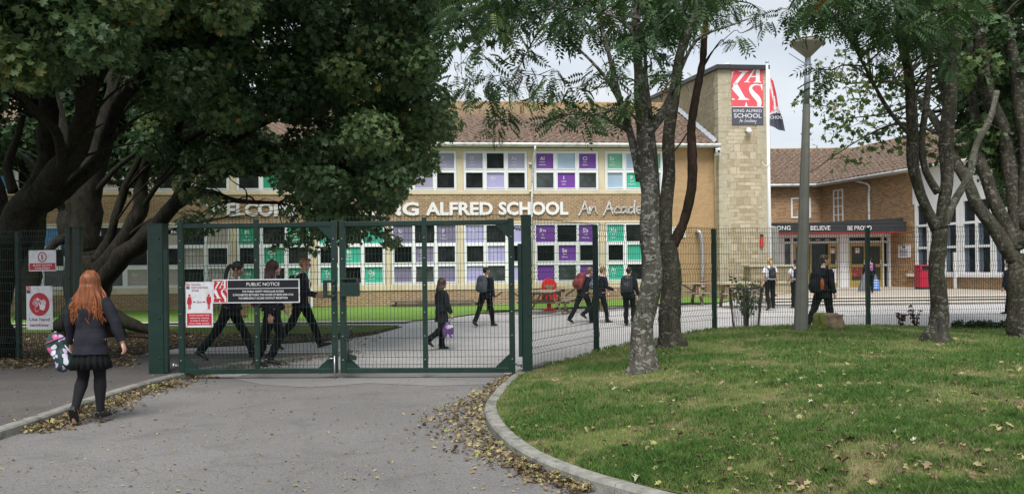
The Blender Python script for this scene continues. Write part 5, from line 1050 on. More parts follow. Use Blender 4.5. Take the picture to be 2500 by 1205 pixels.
def pattern(name, base, cols, sc=16, thr=.35):
    m, n, l, b = nmat(name); t = n.new('ShaderNodeTexCoord'); v = n.new('ShaderNodeTexVoronoi'); v.inputs['Scale'].default_value = sc; d = noise(n, l, sc*.6, 3); ad = n.new('ShaderNodeVectorMath'); ad.operation = 'MULTIPLY_ADD'; ad.inputs[1].default_value = (.10,)*3; l.new(d.outputs['Color'], ad.inputs[0]); l.new(t.outputs['Object'], ad.inputs[2]); l.new(ad.outputs[0], v.inputs['Vector'])
    s = n.new('ShaderNodeSeparateColor'); l.new(v.outputs['Color'], s.inputs[0]); k = len(cols); r = n.new('ShaderNodeValToRGB'); r.color_ramp.interpolation = 'CONSTANT'; e = r.color_ramp.elements
    while len(e) < k: e.new(.5)
    for i, c in enumerate(cols): e[i].position = i/k; e[i].color = (*c, 1)
    l.new(s.outputs[0], r.inputs[0]); f = ramp(n, [(thr, (1, 1, 1)), (thr+.04, (0, 0, 0))]); l.new(v.outputs['Distance'], f.inputs[0]); l.new(mixc(n, l, f.outputs[0], base, r.outputs[0]), b.inputs['Base Color']); b.inputs['Roughness'].default_value = .4; return m
M_floral = pattern('floral_oilcloth', (.012, .040, .038), [(.55, .42, .68), (.62, .62, .72), (.012, .045, .04), (.50, .10, .25), (.60, .50, .75), (.012, .04, .04)], 15, .50)
# ---- the pupils
p1 = person(222, 1031, 662, -2, 'red-haired girl in black blazer and pleated skirt walking away at left with floral bag', lean=2, legs=((6, 36), (3, 4)), arms=((8, 14, 12), (-6, 26, 12)), hair=('long', H_red), lower='skirt', stocky=1.07, vox=.006, feetpitch=(52, 0), coat_len=.735, zf=lambda x, y: 0.0)
h = p1['loc'](p1['hand0']); bg = thing('floral_bag', 'dark floral print cylindrical bag held low by the red-haired girl', 'bag', P(147, 866, h.y+.02), 0)
a = P(132, 822, h.y+.02)-bg.location; b = P(166, 895, h.y+.02)-bg.location; d_ = (b-a).normalized()
mb = MB(); pts = spline([a-d_*.05, a+d_*.02, a.lerp(b, .5), b-d_*.02, b+d_*.035], 3); mb.tube(pts, lerps([.03, .095, .118, .112, .06], len(pts)), 20, ell=.8); add_mesh('body', fuse(mb, .008, 2, noise_disp=(.022, 11)), M_floral, bg)
mb = MB(); mb.smooth = True; hh = h-bg.location; mb.tube(spline([a-d_*.02+Vector((.05, -.02, 0)), hh+Vector((0, -.02, -.01)), hh+Vector((0, .03, -.01)), b+Vector((.05, .04, .02))], 5), .009, 8); build('handle', mb, mat('bag_trim', (.5, .5, .5), .5), bg)
mb = MB(); mb.smooth = True; mb.tube([tuple(a.lerp(b, .12)+Vector((.10*math.cos(q_)*.98, -.085*abs(math.sin(q_))-.01, .04*math.cos(q_)))) for q_ in [math.pi*i/8 for i in range(9)]], .006, 6); build('seam', mb, mat('pink_trim', (.45, .08, .2), .5), bg)
def zyard(x, y): return T(x, y)+(rise(x, y) if x < -2.2 and y < 16 else 0)
p2 = person(563, 876, 638, 88, 'dark-haired girl with low ponytail in black suit striding right behind the left gate leaf', lean=9, legs=((27, 5), (-29, 9)), arms=((-10, 6, 12), (12, 6, 20)), head=(0, 16), hair=('pony', H_blk), skin=M_skin2, zf=zyard, feetpitch=(-6, 30), vox=.008)
p3 = person(664, 896, 635, 70, 'girl with long curly dark red hair and patterned backpack walking right behind the gate', lean=3, legs=((-12, 8), (20, 48)), arms=((5, 6, 40), (-15, 8, 20)), hair=('curly', H_dred), zf=zyard, feetpitch=(12, 8), vox=.008, coat_len=.86)
backpack(p3, 'red and white patterned backpack on the girl with curly dark red hair', pattern('sketchy_print', (.10, .03, .035), [(.45, .35, .36), (.22, .03, .05), (.05, .02, .03), (.3, .1, .12)], 22, .5), (.28, .16, .38), drop=.07)
p4 = person(736, 850, 628, 84, 'ginger-haired boy in glasses and black blazer striding right beside the gate centre', lean=4, legs=((26, 6), (-22, 20)), arms=((-22, 6, 10), (12, 6, 60)), head=(0, 10), hair=('crop', H_gin), zf=zyard, feetpitch=(-14, 30), vox=.008)
gm = MB(); gm.smooth = True
for s in (-1, 1): c = p4['hd'](s*.032, .094, .010); u_ = [c+Vector((math.cos(a)*.021, 0, math.sin(a)*.017)) for a in [2*math.pi*k/12 for k in range(13)]]; gm.tube(u_, .0022, 5); gm.tube([c+Vector((s*.021, 0, 0)), p4['hd'](s*.078, -.0, .010)], .002, 5)
gm.v = [tuple(p4['loc'](Vector(v))) for v in gm.v]; g = build('glasses', gm, M_dark, p4['root'], world_coords=True)
backpack(p4, 'flat black backpack worn by the ginger-haired boy', M_blz2, (.28, .13, .36), drop=.02)
p5 = person(1079, 852, 678, 60, 'small brown-haired pupil in oversized black coat with purple drawstring bag behind the right gate leaf', lean=2, legs=((6, 6), (-10, 44)), arms=((-2, 6, 6), (8, 10, 12)), hair=('bob', H_brn), upper='coat', umat=M_blz2, stocky=1.12, feetpitch=(0, 34), vox=.009, coat_len=.66, hood=True)
h = p5['loc'](p5['hand1']); bt = thing('drawstring_bag', 'purple and white floral drawstring bag hanging from the small pupil', 'bag', P(1094, 823, h.y-.05)); mb = MB(); mb.box((0, 0, 0), (0, 0, 0)); mb = MB(); mb.tube(spline([(.0, 0, .30), (0, 0, .24), (0, 0, .12), (.01, 0, .0)], 3), [(r_, r_*.45) for r_ in lerps([.03, .085, .12, .10], 10)], 16, frame=(1, 0, 0)); add_mesh('pouch', fuse(mb, .01, 1, noise_disp=(.02, 10)), pattern('purple_floral', (.10, .06, .18), [(.7, .6, .75), (.12, .07, .2), (.55, .3, .6), (.10, .06, .18)], 14, .55), bt)
mb = MB(); mb.smooth = True; e = h-bt.location; mb.tube([(0, 0, .28), tuple(e)], .006, 6); build('cord', mb, M_dark, bt)
p6 = person(1186, 796, 650, 28, 'dark-haired boy with grey backpack walking away behind the right gate leaf', lean=5, legs=((-24, 14), (20, 8)), arms=((14, 10, 22), (-12, 14, 14)), head=(35, 0), hair=('crop', H_blk), skin=M_skin2, feetpitch=(24, 0))
backpack(p6, 'slate grey backpack on the dark-haired boy walking away', mat('slate_fabric', (.085, .095, .115), .6, .15, 8, .003, 30), (.33, .20, .45))
p7 = person(1424, 788, 653, 55, 'fair-haired boy leaning forward under a dark red backpack beyond the mesh fence', lean=22, legs=((-26, 10), (26, 20)), arms=((-30, 14, 40), (40, 8, 30)), head=(0, 20), hair=('short', H_lbr), feetpitch=(24, 0))
backpack(p7, 'bulky dark red backpack on the boy leaning forward', mat('maroon_fabric', (.22, .035, .035), .6, .25, 8, .003, 30), (.34, .24, .48))
p8 = person(1466, 788, 650, 62, 'fair-haired pupil with blue and white print backpack just beyond the nearest fence post', lean=8, legs=((-28, 30), (16, 6)), arms=((20, 6, 30), (10, 8, 60)), head=(10, 6), hair=('short', H_lbr), feetpitch=(30, 0))
backpack(p8, 'dark blue backpack with white print behind the nearest fence post', pattern('blue_white_print', (.02, .03, .09), [(.6, .62, .72), (.02, .03, .1), (.4, .45, .6), (.02, .03, .09)], 26, .4), (.32, .2, .44))
p9 = person(1536, 794, 651, 25, 'dark-haired boy with black backpack walking away just left of the lichened trunk', lean=3, legs=((6, 4), (22, 40)), arms=((6, 8, 12), (10, 8, 20)), hair=('crop', H_blk), feetpitch=(0, 10))
backpack(p9, 'large black backpack on the boy walking left of the lichened trunk', mat('black_nylon', (.022, .024, .034), .5, .25, 9, .003, 30), (.36, .22, .46))
p10 = person(1881, 757, 628, -6, 'blonde pupil in white shirt with small black backpack walking toward the entrance', lean=2, legs=((4, 24), (2, 5)), arms=((4, 10, 10), (-2, 14, 10)), hair=('bun', H_bln), upper='shirt', feetpitch=(38, 0))
backpack(p10, 'small black backpack with round badge on the blonde pupil', mat('black_nylon', (.022, .024, .034)), (.25, .15, .36), drop=.02)
p11 = person(1944, 752, 632, 5, 'pupil in white shirt half hidden behind the concrete lamp column', lean=2, legs=((4, 8), (4, 16)), arms=((10, 8, 30), (6, 8, 50)), hair=('bun', H_dred), upper='shirt', feetpitch=(0, 10))
backpack(p11, 'dark backpack on the pupil half hidden behind the lamp column', M_blz2, (.25, .15, .34))
p12 = person(2011, 806, 622, 62, 'dark-haired boy in long black coat walking right behind the mossy rock', lean=2, legs=((-24, 8), (12, 4)), arms=((8, 12, 10), (-4, 12, 12)), head=(25, 6), hair=('short', H_brn), upper='coat', stocky=1.12, feetpitch=(18, 0), coat_len=.74, vox=.009)
backpack(p12, 'black backpack with orange bottle on the long-coated boy by the lamp column', M_blz, (.32, .20, .50), drop=.10, bottle=True)
def zterr(x, y): return .50 if y > 26.6 else T(x, y)
p13 = person(2124, 716, 627, 18, 'pupil in black blazer with pink patterned backpack walking to the yellow doors', lean=4, legs=((0, 6), (8, 12)), arms=((6, 16, 14), (6, 8, 12)), hair=('crop', H_blk), zf=lambda x, y: .50, vox=.012, Yfix=30.0)
p13['root'].location.z = .50
backpack(p13, 'pink and blue patterned backpack on the pupil nearing the yellow doors', pattern('pink_print', (.25, .03, .10), [(.6, .3, .45), (.1, .15, .5), (.5, .55, .7), (.25, .03, .1)], 20, .5), (.28, .16, .38))
p14 = person(2466, 769, 634, -30, 'pupil in blue backpack and black trousers passing behind the far right trunk', lean=2, legs=((-6, 12), (14, 6)), arms=((4, 8, 10), (4, 8, 10)), hair=('crop', H_blk), feetpitch=(12, 0), vox=.012)
backpack(p14, 'bright blue backpack on the pupil behind the far right trunk', mat('blue_nylon', (.04, .16, .40), .5, .2, 9), (.28, .16, .38))
# ================================================================ trees
from mathutils import noise as MN
def raw_mesh(name, V, faces_per, nper, mat_, parent=None, tint=None, smooth=False):
    """many copies of one small polygon set; V (n*k,3); faces_per: tuples of equal length"""
    me = bpy.data.meshes.new(name); n = nper; K = len(V)//n; F = np.array(faces_per); nf, L = F.shape
    idx = (np.arange(n)[:, None, None]*K+F[None]).reshape(-1); me.vertices.add(len(V)); me.vertices.foreach_set('co', np.ascontiguousarray(V, dtype=np.float32).ravel())
    me.loops.add(len(idx)); me.loops.foreach_set('vertex_index', idx.astype(np.int32)); me.polygons.add(n*nf); me.polygons.foreach_set('loop_start', (np.arange(n*nf)*L).astype(np.int32))
    if tint is not None: at = me.attributes.new('tint', 'FLOAT', 'POINT'); at.data.foreach_set('value', np.repeat(tint, K).astype(np.float32))
    me.materials.append(mat_); me.update(calc_edges=True); o = bpy.data.objects.new(name, me); return link(o, parent)
def frames(nrm, spin):
    nrm = nrm/np.linalg.norm(nrm, axis=1)[:, None]; ref = np.where(np.abs(nrm[:, 2:3]) < .9, np.array([[0, 0, 1.]]), np.array([[1., 0, 0]])); a = np.cross(ref, nrm); a /= np.linalg.norm(a, axis=1)[:, None]; b = np.cross(nrm, a)
    c, s = np.cos(spin)[:, None], np.sin(spin)[:, None]; return a*c+b*s, -a*s+b*c, nrm
MAPLE = np.array([(0, -.5, 0), (.42, -.30, .07), (.26, -.06, .03), (.56, .18, .10), (.20, .20, .03), (0, .58, -.04), (-.20, .20, .03), (-.56, .18, .10), (-.26, -.06, .03), (-.42, -.30, .07)]); MAPLE_F = [(0, 1, 2, 3, 4, 5), (0, 5, 6, 7, 8, 9)]
OVAL = np.array([(0, -.5, 0), (.28, -.15, .05), (.24, .22, .04), (0, .55, -.05), (-.24, .22, .04), (-.28, -.15, .05)]); OVAL_F = [(0, 1, 2, 3), (0, 3, 4, 5)]
def mk_frond():
    V = []; F = []
    for i in range(6):
        y = .12+i*.14; l = .34*(1-.10*abs(i-2.5)); dz = -.25*y*y
        for s in (-1, 1): o = len(V); V += [(s*.01, y-.012, dz), (s*l*.50, y+.088, dz-.03), (s*l, y+.11, dz-.09), (s*l*.55, y-.036, dz-.04)]; F.append((o, o+1, o+2, o+3) if s > 0 else (o+3, o+2, o+1, o))
    o = len(V); V += [(0, .94, -.22), (.05, 1.04, -.27), (0, 1.18, -.34), (-.05, 1.04, -.27)]; F.append((o, o+1, o+2, o+3)); o = len(V); V += [(-.006, -.1, 0), (.006, -.1, 0), (.005, .95, -.225), (-.005, .95, -.225)]; F.append((o, o+1, o+2, o+3)); return np.array(V), F
FROND, FROND_F = mk_frond()
def leaf_mat(name, stops, trans=.34, rough=.45):
    m, n, l, b = nmat(name); a = n.new('ShaderNodeAttribute'); a.attribute_name = 'tint'; r = ramp(n, stops); l.new(a.outputs['Fac'], r.inputs[0]); x = noise(n, l, 9, 3); rs = ramp(n, [(.3, (.75,)*3), (.7, (1.25,)*3)]); l.new(x.outputs[0], rs.inputs[0]); c = mixc(n, l, 1.0, r.outputs[0], rs.outputs[0], 'MULTIPLY')
    l.new(c, b.inputs['Base Color']); b.inputs['Roughness'].default_value = rough; b.inputs['Specular IOR Level'].default_value = .4; t = n.new('ShaderNodeBsdfTranslucent'); l.new(c, t.inputs[0]); ms = n.new('ShaderNodeMixShader'); ms.inputs[0].default_value = trans; l.new(b.outputs[0], ms.inputs[1]); l.new(t.outputs[0], ms.inputs[2]); l.new(ms.outputs[0], n['Material Output'].inputs[0]); return m
ML_syc = leaf_mat('sycamore_leaf', [(0, (.042, .085, .036)), (.45, (.095, .165, .066)), (.8, (.17, .245, .09)), (.94, (.25, .27, .08)), (1, (.34, .24, .06))])
ML_sycd = leaf_mat('shade_toned_leaf', [(0, (.014, .034, .014)), (.6, (.028, .060, .022)), (1, (.06, .095, .03))])  # darker copy of the sycamore leaf; the rear tree's shade is in its colour
ML_row = leaf_mat('rowan_leaf', [(0, (.020, .052, .016)), (.5, (.036, .085, .024)), (.9, (.075, .135, .034)), (.985, (.17, .18, .04)), (1, (.22, .10, .03))], .3, .62)
ML_map = leaf_mat('yellowing_maple_leaf', [(0, (.045, .085, .02)), (.5, (.11, .17, .045)), (.85, (.19, .23, .06)), (1, (.38, .28, .06))], .4)
def cloud(name, cl, per, size, tmpl, tf_, m, parent, up=.6, out=.7, rnd=.7, flat=.75, shell=.45, seed=1, hang=False, tb=0):
    rg = np.random.default_rng(seed); C = np.array([c[:3] for c in cl]); R = np.array([c[3] for c in cl]); k = np.array([c[4] if len(c) > 4 else per for c in cl]); idx = np.repeat(np.arange(len(cl)), k); n = len(idx)
    d = rg.normal(size=(n, 3)); d /= np.linalg.norm(d, axis=1)[:, None]; rr = R[idx]*(shell+(1-shell)*rg.random(n)**.6); pos = C[idx]+d*rr[:, None]*np.array([1, 1, flat])
    if hang: ax = np.stack([d[:, 0]*.9, d[:, 1]*.9, -.25-.6*rg.random(n)], 1)+rg.normal(size=(n, 3))*.25; ax /= np.linalg.norm(ax, axis=1)[:, None]; nn = np.cross(ax, rg.normal(size=(n, 3)))+np.array([0, 0, 1.2]); nn -= ax*(nn*ax).sum(1)[:, None]; nn /= np.linalg.norm(nn, axis=1)[:, None]; a, b, c = np.cross(ax, nn), ax, nn
    else: nn = d*out+np.array([0, 0, up])+rg.normal(size=(n, 3))*rnd; a, b, c = frames(nn, rg.random(n)*6.283)
    s = size*(.5+.85*rg.random(n)); K = len(tmpl); curl = .6+1.2*rg.random(n)
    V = pos[:, None, :]+(a[:, None, :]*tmpl[None, :, 0:1]+b[:, None, :]*tmpl[None, :, 1:2]+c[:, None, :]*(tmpl[None, :, 2:3]*curl[:, None, None]))*s[:, None, None]
    ct = rg.random(len(cl))**1.6*.55; tint = np.clip(ct[idx]+rg.random(n)*.45+tb+(rg.random(n) > .985)*.5, 0, 1); o = raw_mesh(name, V.reshape(-1, 3), tf_, n, m, None, tint)
    o.parent = parent; o.matrix_parent_inverse = Matrix.Translation(parent.location).inverted(); return o
def inpoly(p, poly):
    x, y = p; c = False; j = len(poly)-1
    for i in range(len(poly)):
        xi, yi = poly[i]; xj, yj = poly[j]
        if (yi > y) != (yj > y) and x < (xj-xi)*(y-yi)/(yj-yi)+xi: c = not c
        j = i
    return c
def region(poly, Y0, Y1, n, r0, r1, seed, sep=.8):
    rg = random.Random(seed); xs = [p[0] for p in poly]; ys = [p[1] for p in poly]; out = []; tries = 0
    while len(out) < n and tries < n*60:
        tries += 1; p = (rg.uniform(min(xs), max(xs)), rg.uniform(min(ys), max(ys)))
        if not inpoly(p, poly): continue
        Y = rg.uniform(Y0, Y1); r = rg.uniform(r0, r1); q = P(p[0], p[1], Y)
        if any((q.x-o[0])**2+(q.y-o[1])**2+(q.z-o[2])**2 < (r*sep)**2 for o in out): continue
        out.append((q.x, q.y, q.z, r))
    return out
def bark_mat(name, c1, c2, lichen=None, la=.58, sc=7):
    m, n, l, b = nmat(name); x = noise(n, l, sc, 6, .65, mapscale=(1, 1, .35)); r = ramp(n, [(.35, c1), (.65, c2)]); l.new(x.outputs[0], r.inputs[0]); out = r.outputs[0]; y = noise(n, l, 26, 5, .6, mapscale=(1, 1, 1.8))
    if lichen:
        v = noise(n, l, 13, 3, .5, dist=.8, mapscale=(1, 1, 1.5)); rv = ramp(n, [(la, (0,)*3), (la+.03, (.85,)*3)]); l.new(v.outputs[0], rv.inputs[0]); z_ = noise(n, l, 34, 4, .6); rz_ = ramp(n, [(.35, tuple(k*.7 for k in lichen)), (.65, lichen)]); l.new(z_.outputs[0], rz_.inputs[0]); out = mixc(n, l, rv.outputs[0], out, rz_.outputs[0])
    g = noise(n, l, 2.4, 5, .7); rg_ = ramp(n, [(.46, (0,)*3), (.66, (.6,)*3)]); l.new(g.outputs[0], rg_.inputs[0]); out = mixc(n, l, rg_.outputs[0], out, tuple((a*.6+k) for a, k in zip(c1, (.012, .022, .004))))
    fi = noise(n, l, 38, 5, .75, mapscale=(1, 1, .22)); rf_ = ramp(n, [(.36, (.35,)*3), (.5, (1,)*3)]); l.new(fi.outputs[0], rf_.inputs[0]); out = mixc(n, l, 1.0, out, rf_.outputs[0], 'MULTIPLY')
    l.new(out, b.inputs['Base Color']); b.inputs['Roughness'].default_value = .9; b.inputs['Specular IOR Level'].default_value = .15; ad2 = n.new('ShaderNodeMath'); l.new(y.outputs[0], ad2.inputs[0]); l.new(fi.outputs[0], ad2.inputs[1]); bump(n, l, ad2.outputs[0], 1, .014, b); return m
MB_row = bark_mat('rowan_bark', (.065, .06, .05), (.14, .13, .11), (.36, .36, .32), .55); MB_row2 = bark_mat('dark_rowan_bark', (.038, .034, .027), (.085, .076, .06), (.20, .195, .165), .57); MB_syc = bark_mat('sycamore_bark', (.016, .014, .011), (.040, .035, .028), sc=12); MB_red = bark_mat('reddish_bark', (.028, .018, .014), (.065, .042, .032), sc=14)
MB_pale = bark_mat('pale_bark', (.09, .085, .068), (.18, .175, .145), (.30, .30, .26), .58)
def tree(name, label, trunkpts, limbs, clouds, bark, group=None, seed=1, twig=.022, extra=None, base_drop=.25):
    """trunkpts: [(px,py,Y,r)...]; limbs the same; clouds: [(clumps, kwargs)]"""
    rg = random.Random(seed); b0 = P(*trunkpts[0][:3]); t = thing(name, label, 'tree', b0, 0, group); mb = MB(); mb.smooth = True; samples = []
    def run(L, base=False):
        pts = [P(*q[:3]) for q in L]; 
        if base: pts = [pts[0]-Vector((0, 0, base_drop))]+pts; rad = [L[0][3]*1.25]+[q[3] for q in L]
        else: rad = [q[3] for q in L]
        k = 5; sp = spline(pts, k); rr = lerps(rad, len(sp)); rr = [r*(1+.10*MN.noise(p*3.1)) for r, p in zip(rr, sp)]; sp = [p+Vector((MN.noise(p*1.7), MN.noise(p*1.7+Vector((9, 0, 0))), 0))*r*.5 for p, r in zip(sp, rr)]
        o = len(mb.v); seg = 14; mb.tube(sp, rr, seg)
        for i in range(o, len(mb.v)):       # ribbed, uneven surface; root flare near the ground
            v = Vector(mb.v[i]); j = (i-o)//seg; ax = sp[j]; d = v-ax; f = 1+.12*MN.noise(Vector((v.x*7, v.y*7, v.z*1.2)))+.08*MN.noise(Vector((v.x*2, v.y*2, v.z*2.5)))+(.09*MN.noise(Vector((math.atan2(d.y, d.x)*1.6, seed, 0))) if base and j < 7 else 0); mb.v[i] = tuple(ax+d*f)
        for p, r in zip(sp, rr): samples.append((p, r))
    run(trunkpts, True)
    for L in limbs: run(L)
    fan = [L for L in limbs if L[0][3] > .14 and L[1][1] < L[0][1] and name == 'sycamore_tree']
    for L in fan:          # slimmer secondary branches fanning off the big limbs
        for k in range(4):
            i = rg.randint(1, len(L)-2); a = L[i]; e = L[min(i+1, len(L)-1)]; dx = rg.uniform(60, 260)*(1 if e[0] >= a[0] else -1); dy = -rg.uniform(70, 230); r_ = a[3]*rg.uniform(.22, .38); run([(a[0], a[1], a[2], r_), (a[0]+dx*.3, a[1]+dy*.45, a[2]-.3, r_*.75), (a[0]+dx*.65, a[1]+dy*.8, a[2]-.6, r_*.5), (a[0]+dx, a[1]+dy, a[2]-.9, r_*.2)])
    mb.v = [tuple(Vector(v)-b0) for v in mb.v]; build('trunk', mb, bark, t, fix=False)
    if extra:
        for nm, L, m2 in extra:
            o_ = mb; mb2 = MB(); mb2.smooth = True; pts = spline([P(*q[:3]) for q in L], 5); rr = lerps([q[3] for q in L], len(pts)); mb2.tube([p-b0 for p in pts], [r*(1+.25*MN.noise(p*9)) for r, p in zip(rr, pts)], 12, jit=.10, rnd=rg); build(nm, mb2, m2, t, fix=False); samples += [(p, r) for p, r in zip(pts, rr)]
    tw = MB(); tw.smooth = True
    cand = [s for s in samples if s[0].z > 2.0 and s[1] < .25] or samples
    for cl, kw in clouds:
        if kw.get('notwig'): continue
        for c in cl:
            q = Vector(c[:3]); s = min(cand, key=lambda s: (s[0]-q).length+max(0, s[0].z-q.z)*.6); a = s[0]; d = q-a
            if d.length < .15: continue
            m1 = a+d*.35+Vector((rg.uniform(-.12, .12), rg.uniform(-.12, .12), rg.uniform(0, .22)*d.length)); m2 = a+d*.72+Vector((rg.uniform(-.1, .1), rg.uniform(-.1, .1), rg.uniform(-.02, .12)*d.length)); r = min(s[1]*.6, twig*(.6+.35*d.length)); pts = spline([a, m1, m2, q], 3); tw.tube([p-b0 for p in pts], lerps([r, .004], len(pts)), 6)
            for k in range(3): e = q+Vector((rg.uniform(-1, 1), rg.uniform(-1, 1), rg.uniform(-.5, .6)))*c[3]*.8; tw.tube([(m2.lerp(q, .6*k/2))-b0, m2.lerp(e, .6)-b0, e-b0], [.007, .005, .002], 5)
    if tw.f: build('branches', tw, bark, t, fix=False)
    for k, (cl, kw) in enumerate(clouds): kw = dict(kw); kw.pop('notwig', 0); cloud('crown', cl, parent=t, seed=seed*17+k, **kw)
    return t
def cw(lst, Y, r, n, jit=0, seed=5):
    rg = random.Random(seed); return [(*P(px+rg.uniform(-jit, jit), py+rg.uniform(-jit, jit), Y+rg.uniform(-.8, .8)), r*rg.uniform(.8, 1.2), n) for px, py in lst]
def shade_clumps(x0, x1, y0, y1, z0, z1, n, r, k, seed): rg = random.Random(seed); return [(rg.uniform(x0, x1), rg.uniform(y0, y1), rg.uniform(z0, z1), r, k) for _ in range(n)]  # coarse leaf clumps in a box overhead, added to cast shade
syc = dict(tmpl=MAPLE, tf_=MAPLE_F)
# A: the sycamore at the left edge
clA = region([(-350, -180), (300, -180), (330, 0), (300, 120), (255, 150), (150, 165), (60, 190), (-60, 240), (-350, 280)], 10.4, 13.6, 98, .42, .62, 21)+region([(290, -300), (590, -300), (560, 120), (470, 200), (400, 170), (360, 90), (300, 80)], 12.5, 15.5, 50, .45, .65, 22)
tree('sycamore_tree', 'big dark sycamore at the far left edge with yellowing leaves over the signs', [(-48, 880, 14.9, .60), (-40, 800, 14.9, .44), (-22, 700, 14.9, .37), (22, 600, 14.8, .34), (62, 520, 14.7, .30), (98, 455, 14.6, .24)],
     [[(80, 490, 14.6, .24), (165, 390, 14.2, .19), (205, 300, 13.8, .19), (215, 180, 13.2, .15), (230, 30, 12.6, .10), (240, -200, 12.3, .06)], [(60, 530, 14.8, .22), (100, 430, 14.6, .17), (118, 320, 14.3, .17), (110, 180, 13.9, .13), (90, 0, 13.4, .08)],
      [(75, 520, 14.7, .16), (180, 450, 15, .12), (250, 370, 15, .13), (290, 260, 14.6, .11), (370, 150, 14.2, .08), (440, 0, 14, .05)], [(-10, 680, 15, .22), (0, 540, 15.2, .17), (-30, 400, 15.2, .16), (-60, 200, 15, .1)], [(30, 470, 14.9, .10), (20, 400, 14.9, .08), (60, 280, 14.6, .05)], [(150, 430, 14.3, .10), (140, 330, 13.4, .08), (60, 240, 12.2, .05), (-40, 120, 11.2, .03)]],
     [(clA, dict(per=330, size=.115, m=ML_syc, tb=.0, **syc)), (shade_clumps(-10, -3.2, 8, 13, 6.6, 8.8, 36, .9, 80, 4), dict(per=80, size=.30, m=ML_syc, notwig=1, **syc))], MB_syc, 'sycamores beside the gate', 31)  # second cloud: large leaves above the view, added to shade what lies below
# B: the multi-stemmed sycamore behind the gate opening
clB = region([(300, -120), (1080, -120), (1085, 50), (1060, 170), (1075, 290), (1055, 360), (1000, 440), (965, 495), (890, 530), (830, 555), (750, 550), (725, 490), (715, 410), (665, 320), (560, 300), (440, 320), (350, 240), (300, 60)], 14.2, 20, 255, .42, .64, 23, .74)
clB += region([(380, 200), (690, 280), (725, 420), (650, 425), (560, 430), (470, 420), (420, 400), (340, 330)], 17.5, 22, 52, .36, .52, 29, .7)
clB += cw([(480, 470), (520, 492), (500, 440), (455, 455), (560, 420), (610, 400), (660, 400), (480, 395), (530, 380), (500, 545), (455, 560), (470, 545), (690, 590), (760, 600), (930, 575), (880, 560), (960, 590), (730, 570), (820, 575)], 16.5, .30, 60, 8)
tree('sycamore_tree', 'huge dark multi-stemmed sycamore with flared roots spreading over the gates', [(218, 812, 20, .70), (214, 795, 20, .60), (209, 745, 20, .53), (208, 650, 20, .56), (206, 590, 19.9, .50)],
     [[(225, 735, 19.8, .34), (268, 768, 19.6, .24), (318, 790, 19.4, .15), (372, 808, 19.2, .07)], [(200, 740, 19.8, .30), (168, 780, 19.5, .2), (130, 806, 19.3, .08)], [(235, 690, 19.9, .30), (300, 625, 19.7, .24), (375, 565, 19.3, .19), (425, 490, 18.8, .15), (490, 400, 18.2, .11), (640, 300, 17.6, .08), (800, 240, 17, .07), (950, 200, 16.8, .04)], [(235, 670, 19.9, .28), (300, 590, 19.8, .19), (338, 520, 19.7, .18), (345, 450, 19.6, .15), (370, 370, 19.3, .12), (450, 280, 19, .09), (520, 130, 18.7, .09)],
      [(208, 610, 19.9, .40), (215, 490, 19.8, .33), (240, 370, 19.7, .27), (270, 270, 19.6, .2), (300, 120, 19.5, .18), (330, -100, 19.4, .1)], [(190, 640, 20, .32), (172, 540, 20, .26), (166, 440, 20, .2), (150, 330, 20, .2), (120, 200, 20, .12)],
      [(240, 640, 19.8, .15), (278, 550, 19.7, .10), (300, 470, 19.6, .10), (360, 350, 19.2, .07)], [(330, 590, 19.7, .15), (430, 500, 18.9, .09), (560, 420, 17.8, .06), (680, 420, 17, .06), (800, 430, 16.6, .04)], [(185, 570, 20, .14), (140, 590, 19.6, .11), (100, 625, 19.3, .08), (70, 650, 19.2, .05)],
      [(420, 505, 19.1, .12), (500, 470, 18, .09), (580, 490, 17, .05), (680, 495, 16.6, .03)], [(370, 380, 19.3, .08), (480, 330, 18.6, .06), (620, 240, 18, .06), (760, 100, 17.6, .04)]],
     [(clB, dict(per=330, size=.118, m=ML_syc, tb=-.02, **syc)), (shade_clumps(-8, 1.0, 12, 20, 7.8, 9.6, 22, 1.1, 80, 6), dict(per=80, size=.35, m=ML_sycd, notwig=1, **syc))], MB_syc, 'sycamores beside the gate', 32)  # second cloud: coarse overhead leaves added to block sky light
# C: the shaded tree behind them
clC = region([(-330, 10), (560, 10), (580, 60), (540, 200), (460, 330), (430, 400), (370, 420), (310, 430), (250, 410), (150, 430), (80, 400), (-330, 440)], 23.5, 27.5, 200, .75, 1.05, 24, .65)
tree('sycamore_tree', 'shaded leafy tree standing further back between the two big sycamores', [(60, 805, 26, .38), (75, 700, 26, .3), (90, 560, 26, .26), (110, 420, 25.8, .2)], [[(110, 420, 25.8, .17), (180, 300, 25.5, .12), (260, 160, 25.2, .07)], [(100, 470, 26, .14), (20, 350, 26, .1), (-80, 200, 26, .06)], [(130, 380, 25.7, .1), (300, 330, 25.4, .08), (420, 260, 25, .05)]],
     [(clC, dict(per=190, size=.23, m=ML_sycd, **syc))], MB_syc, 'sycamores beside the gate', 33)
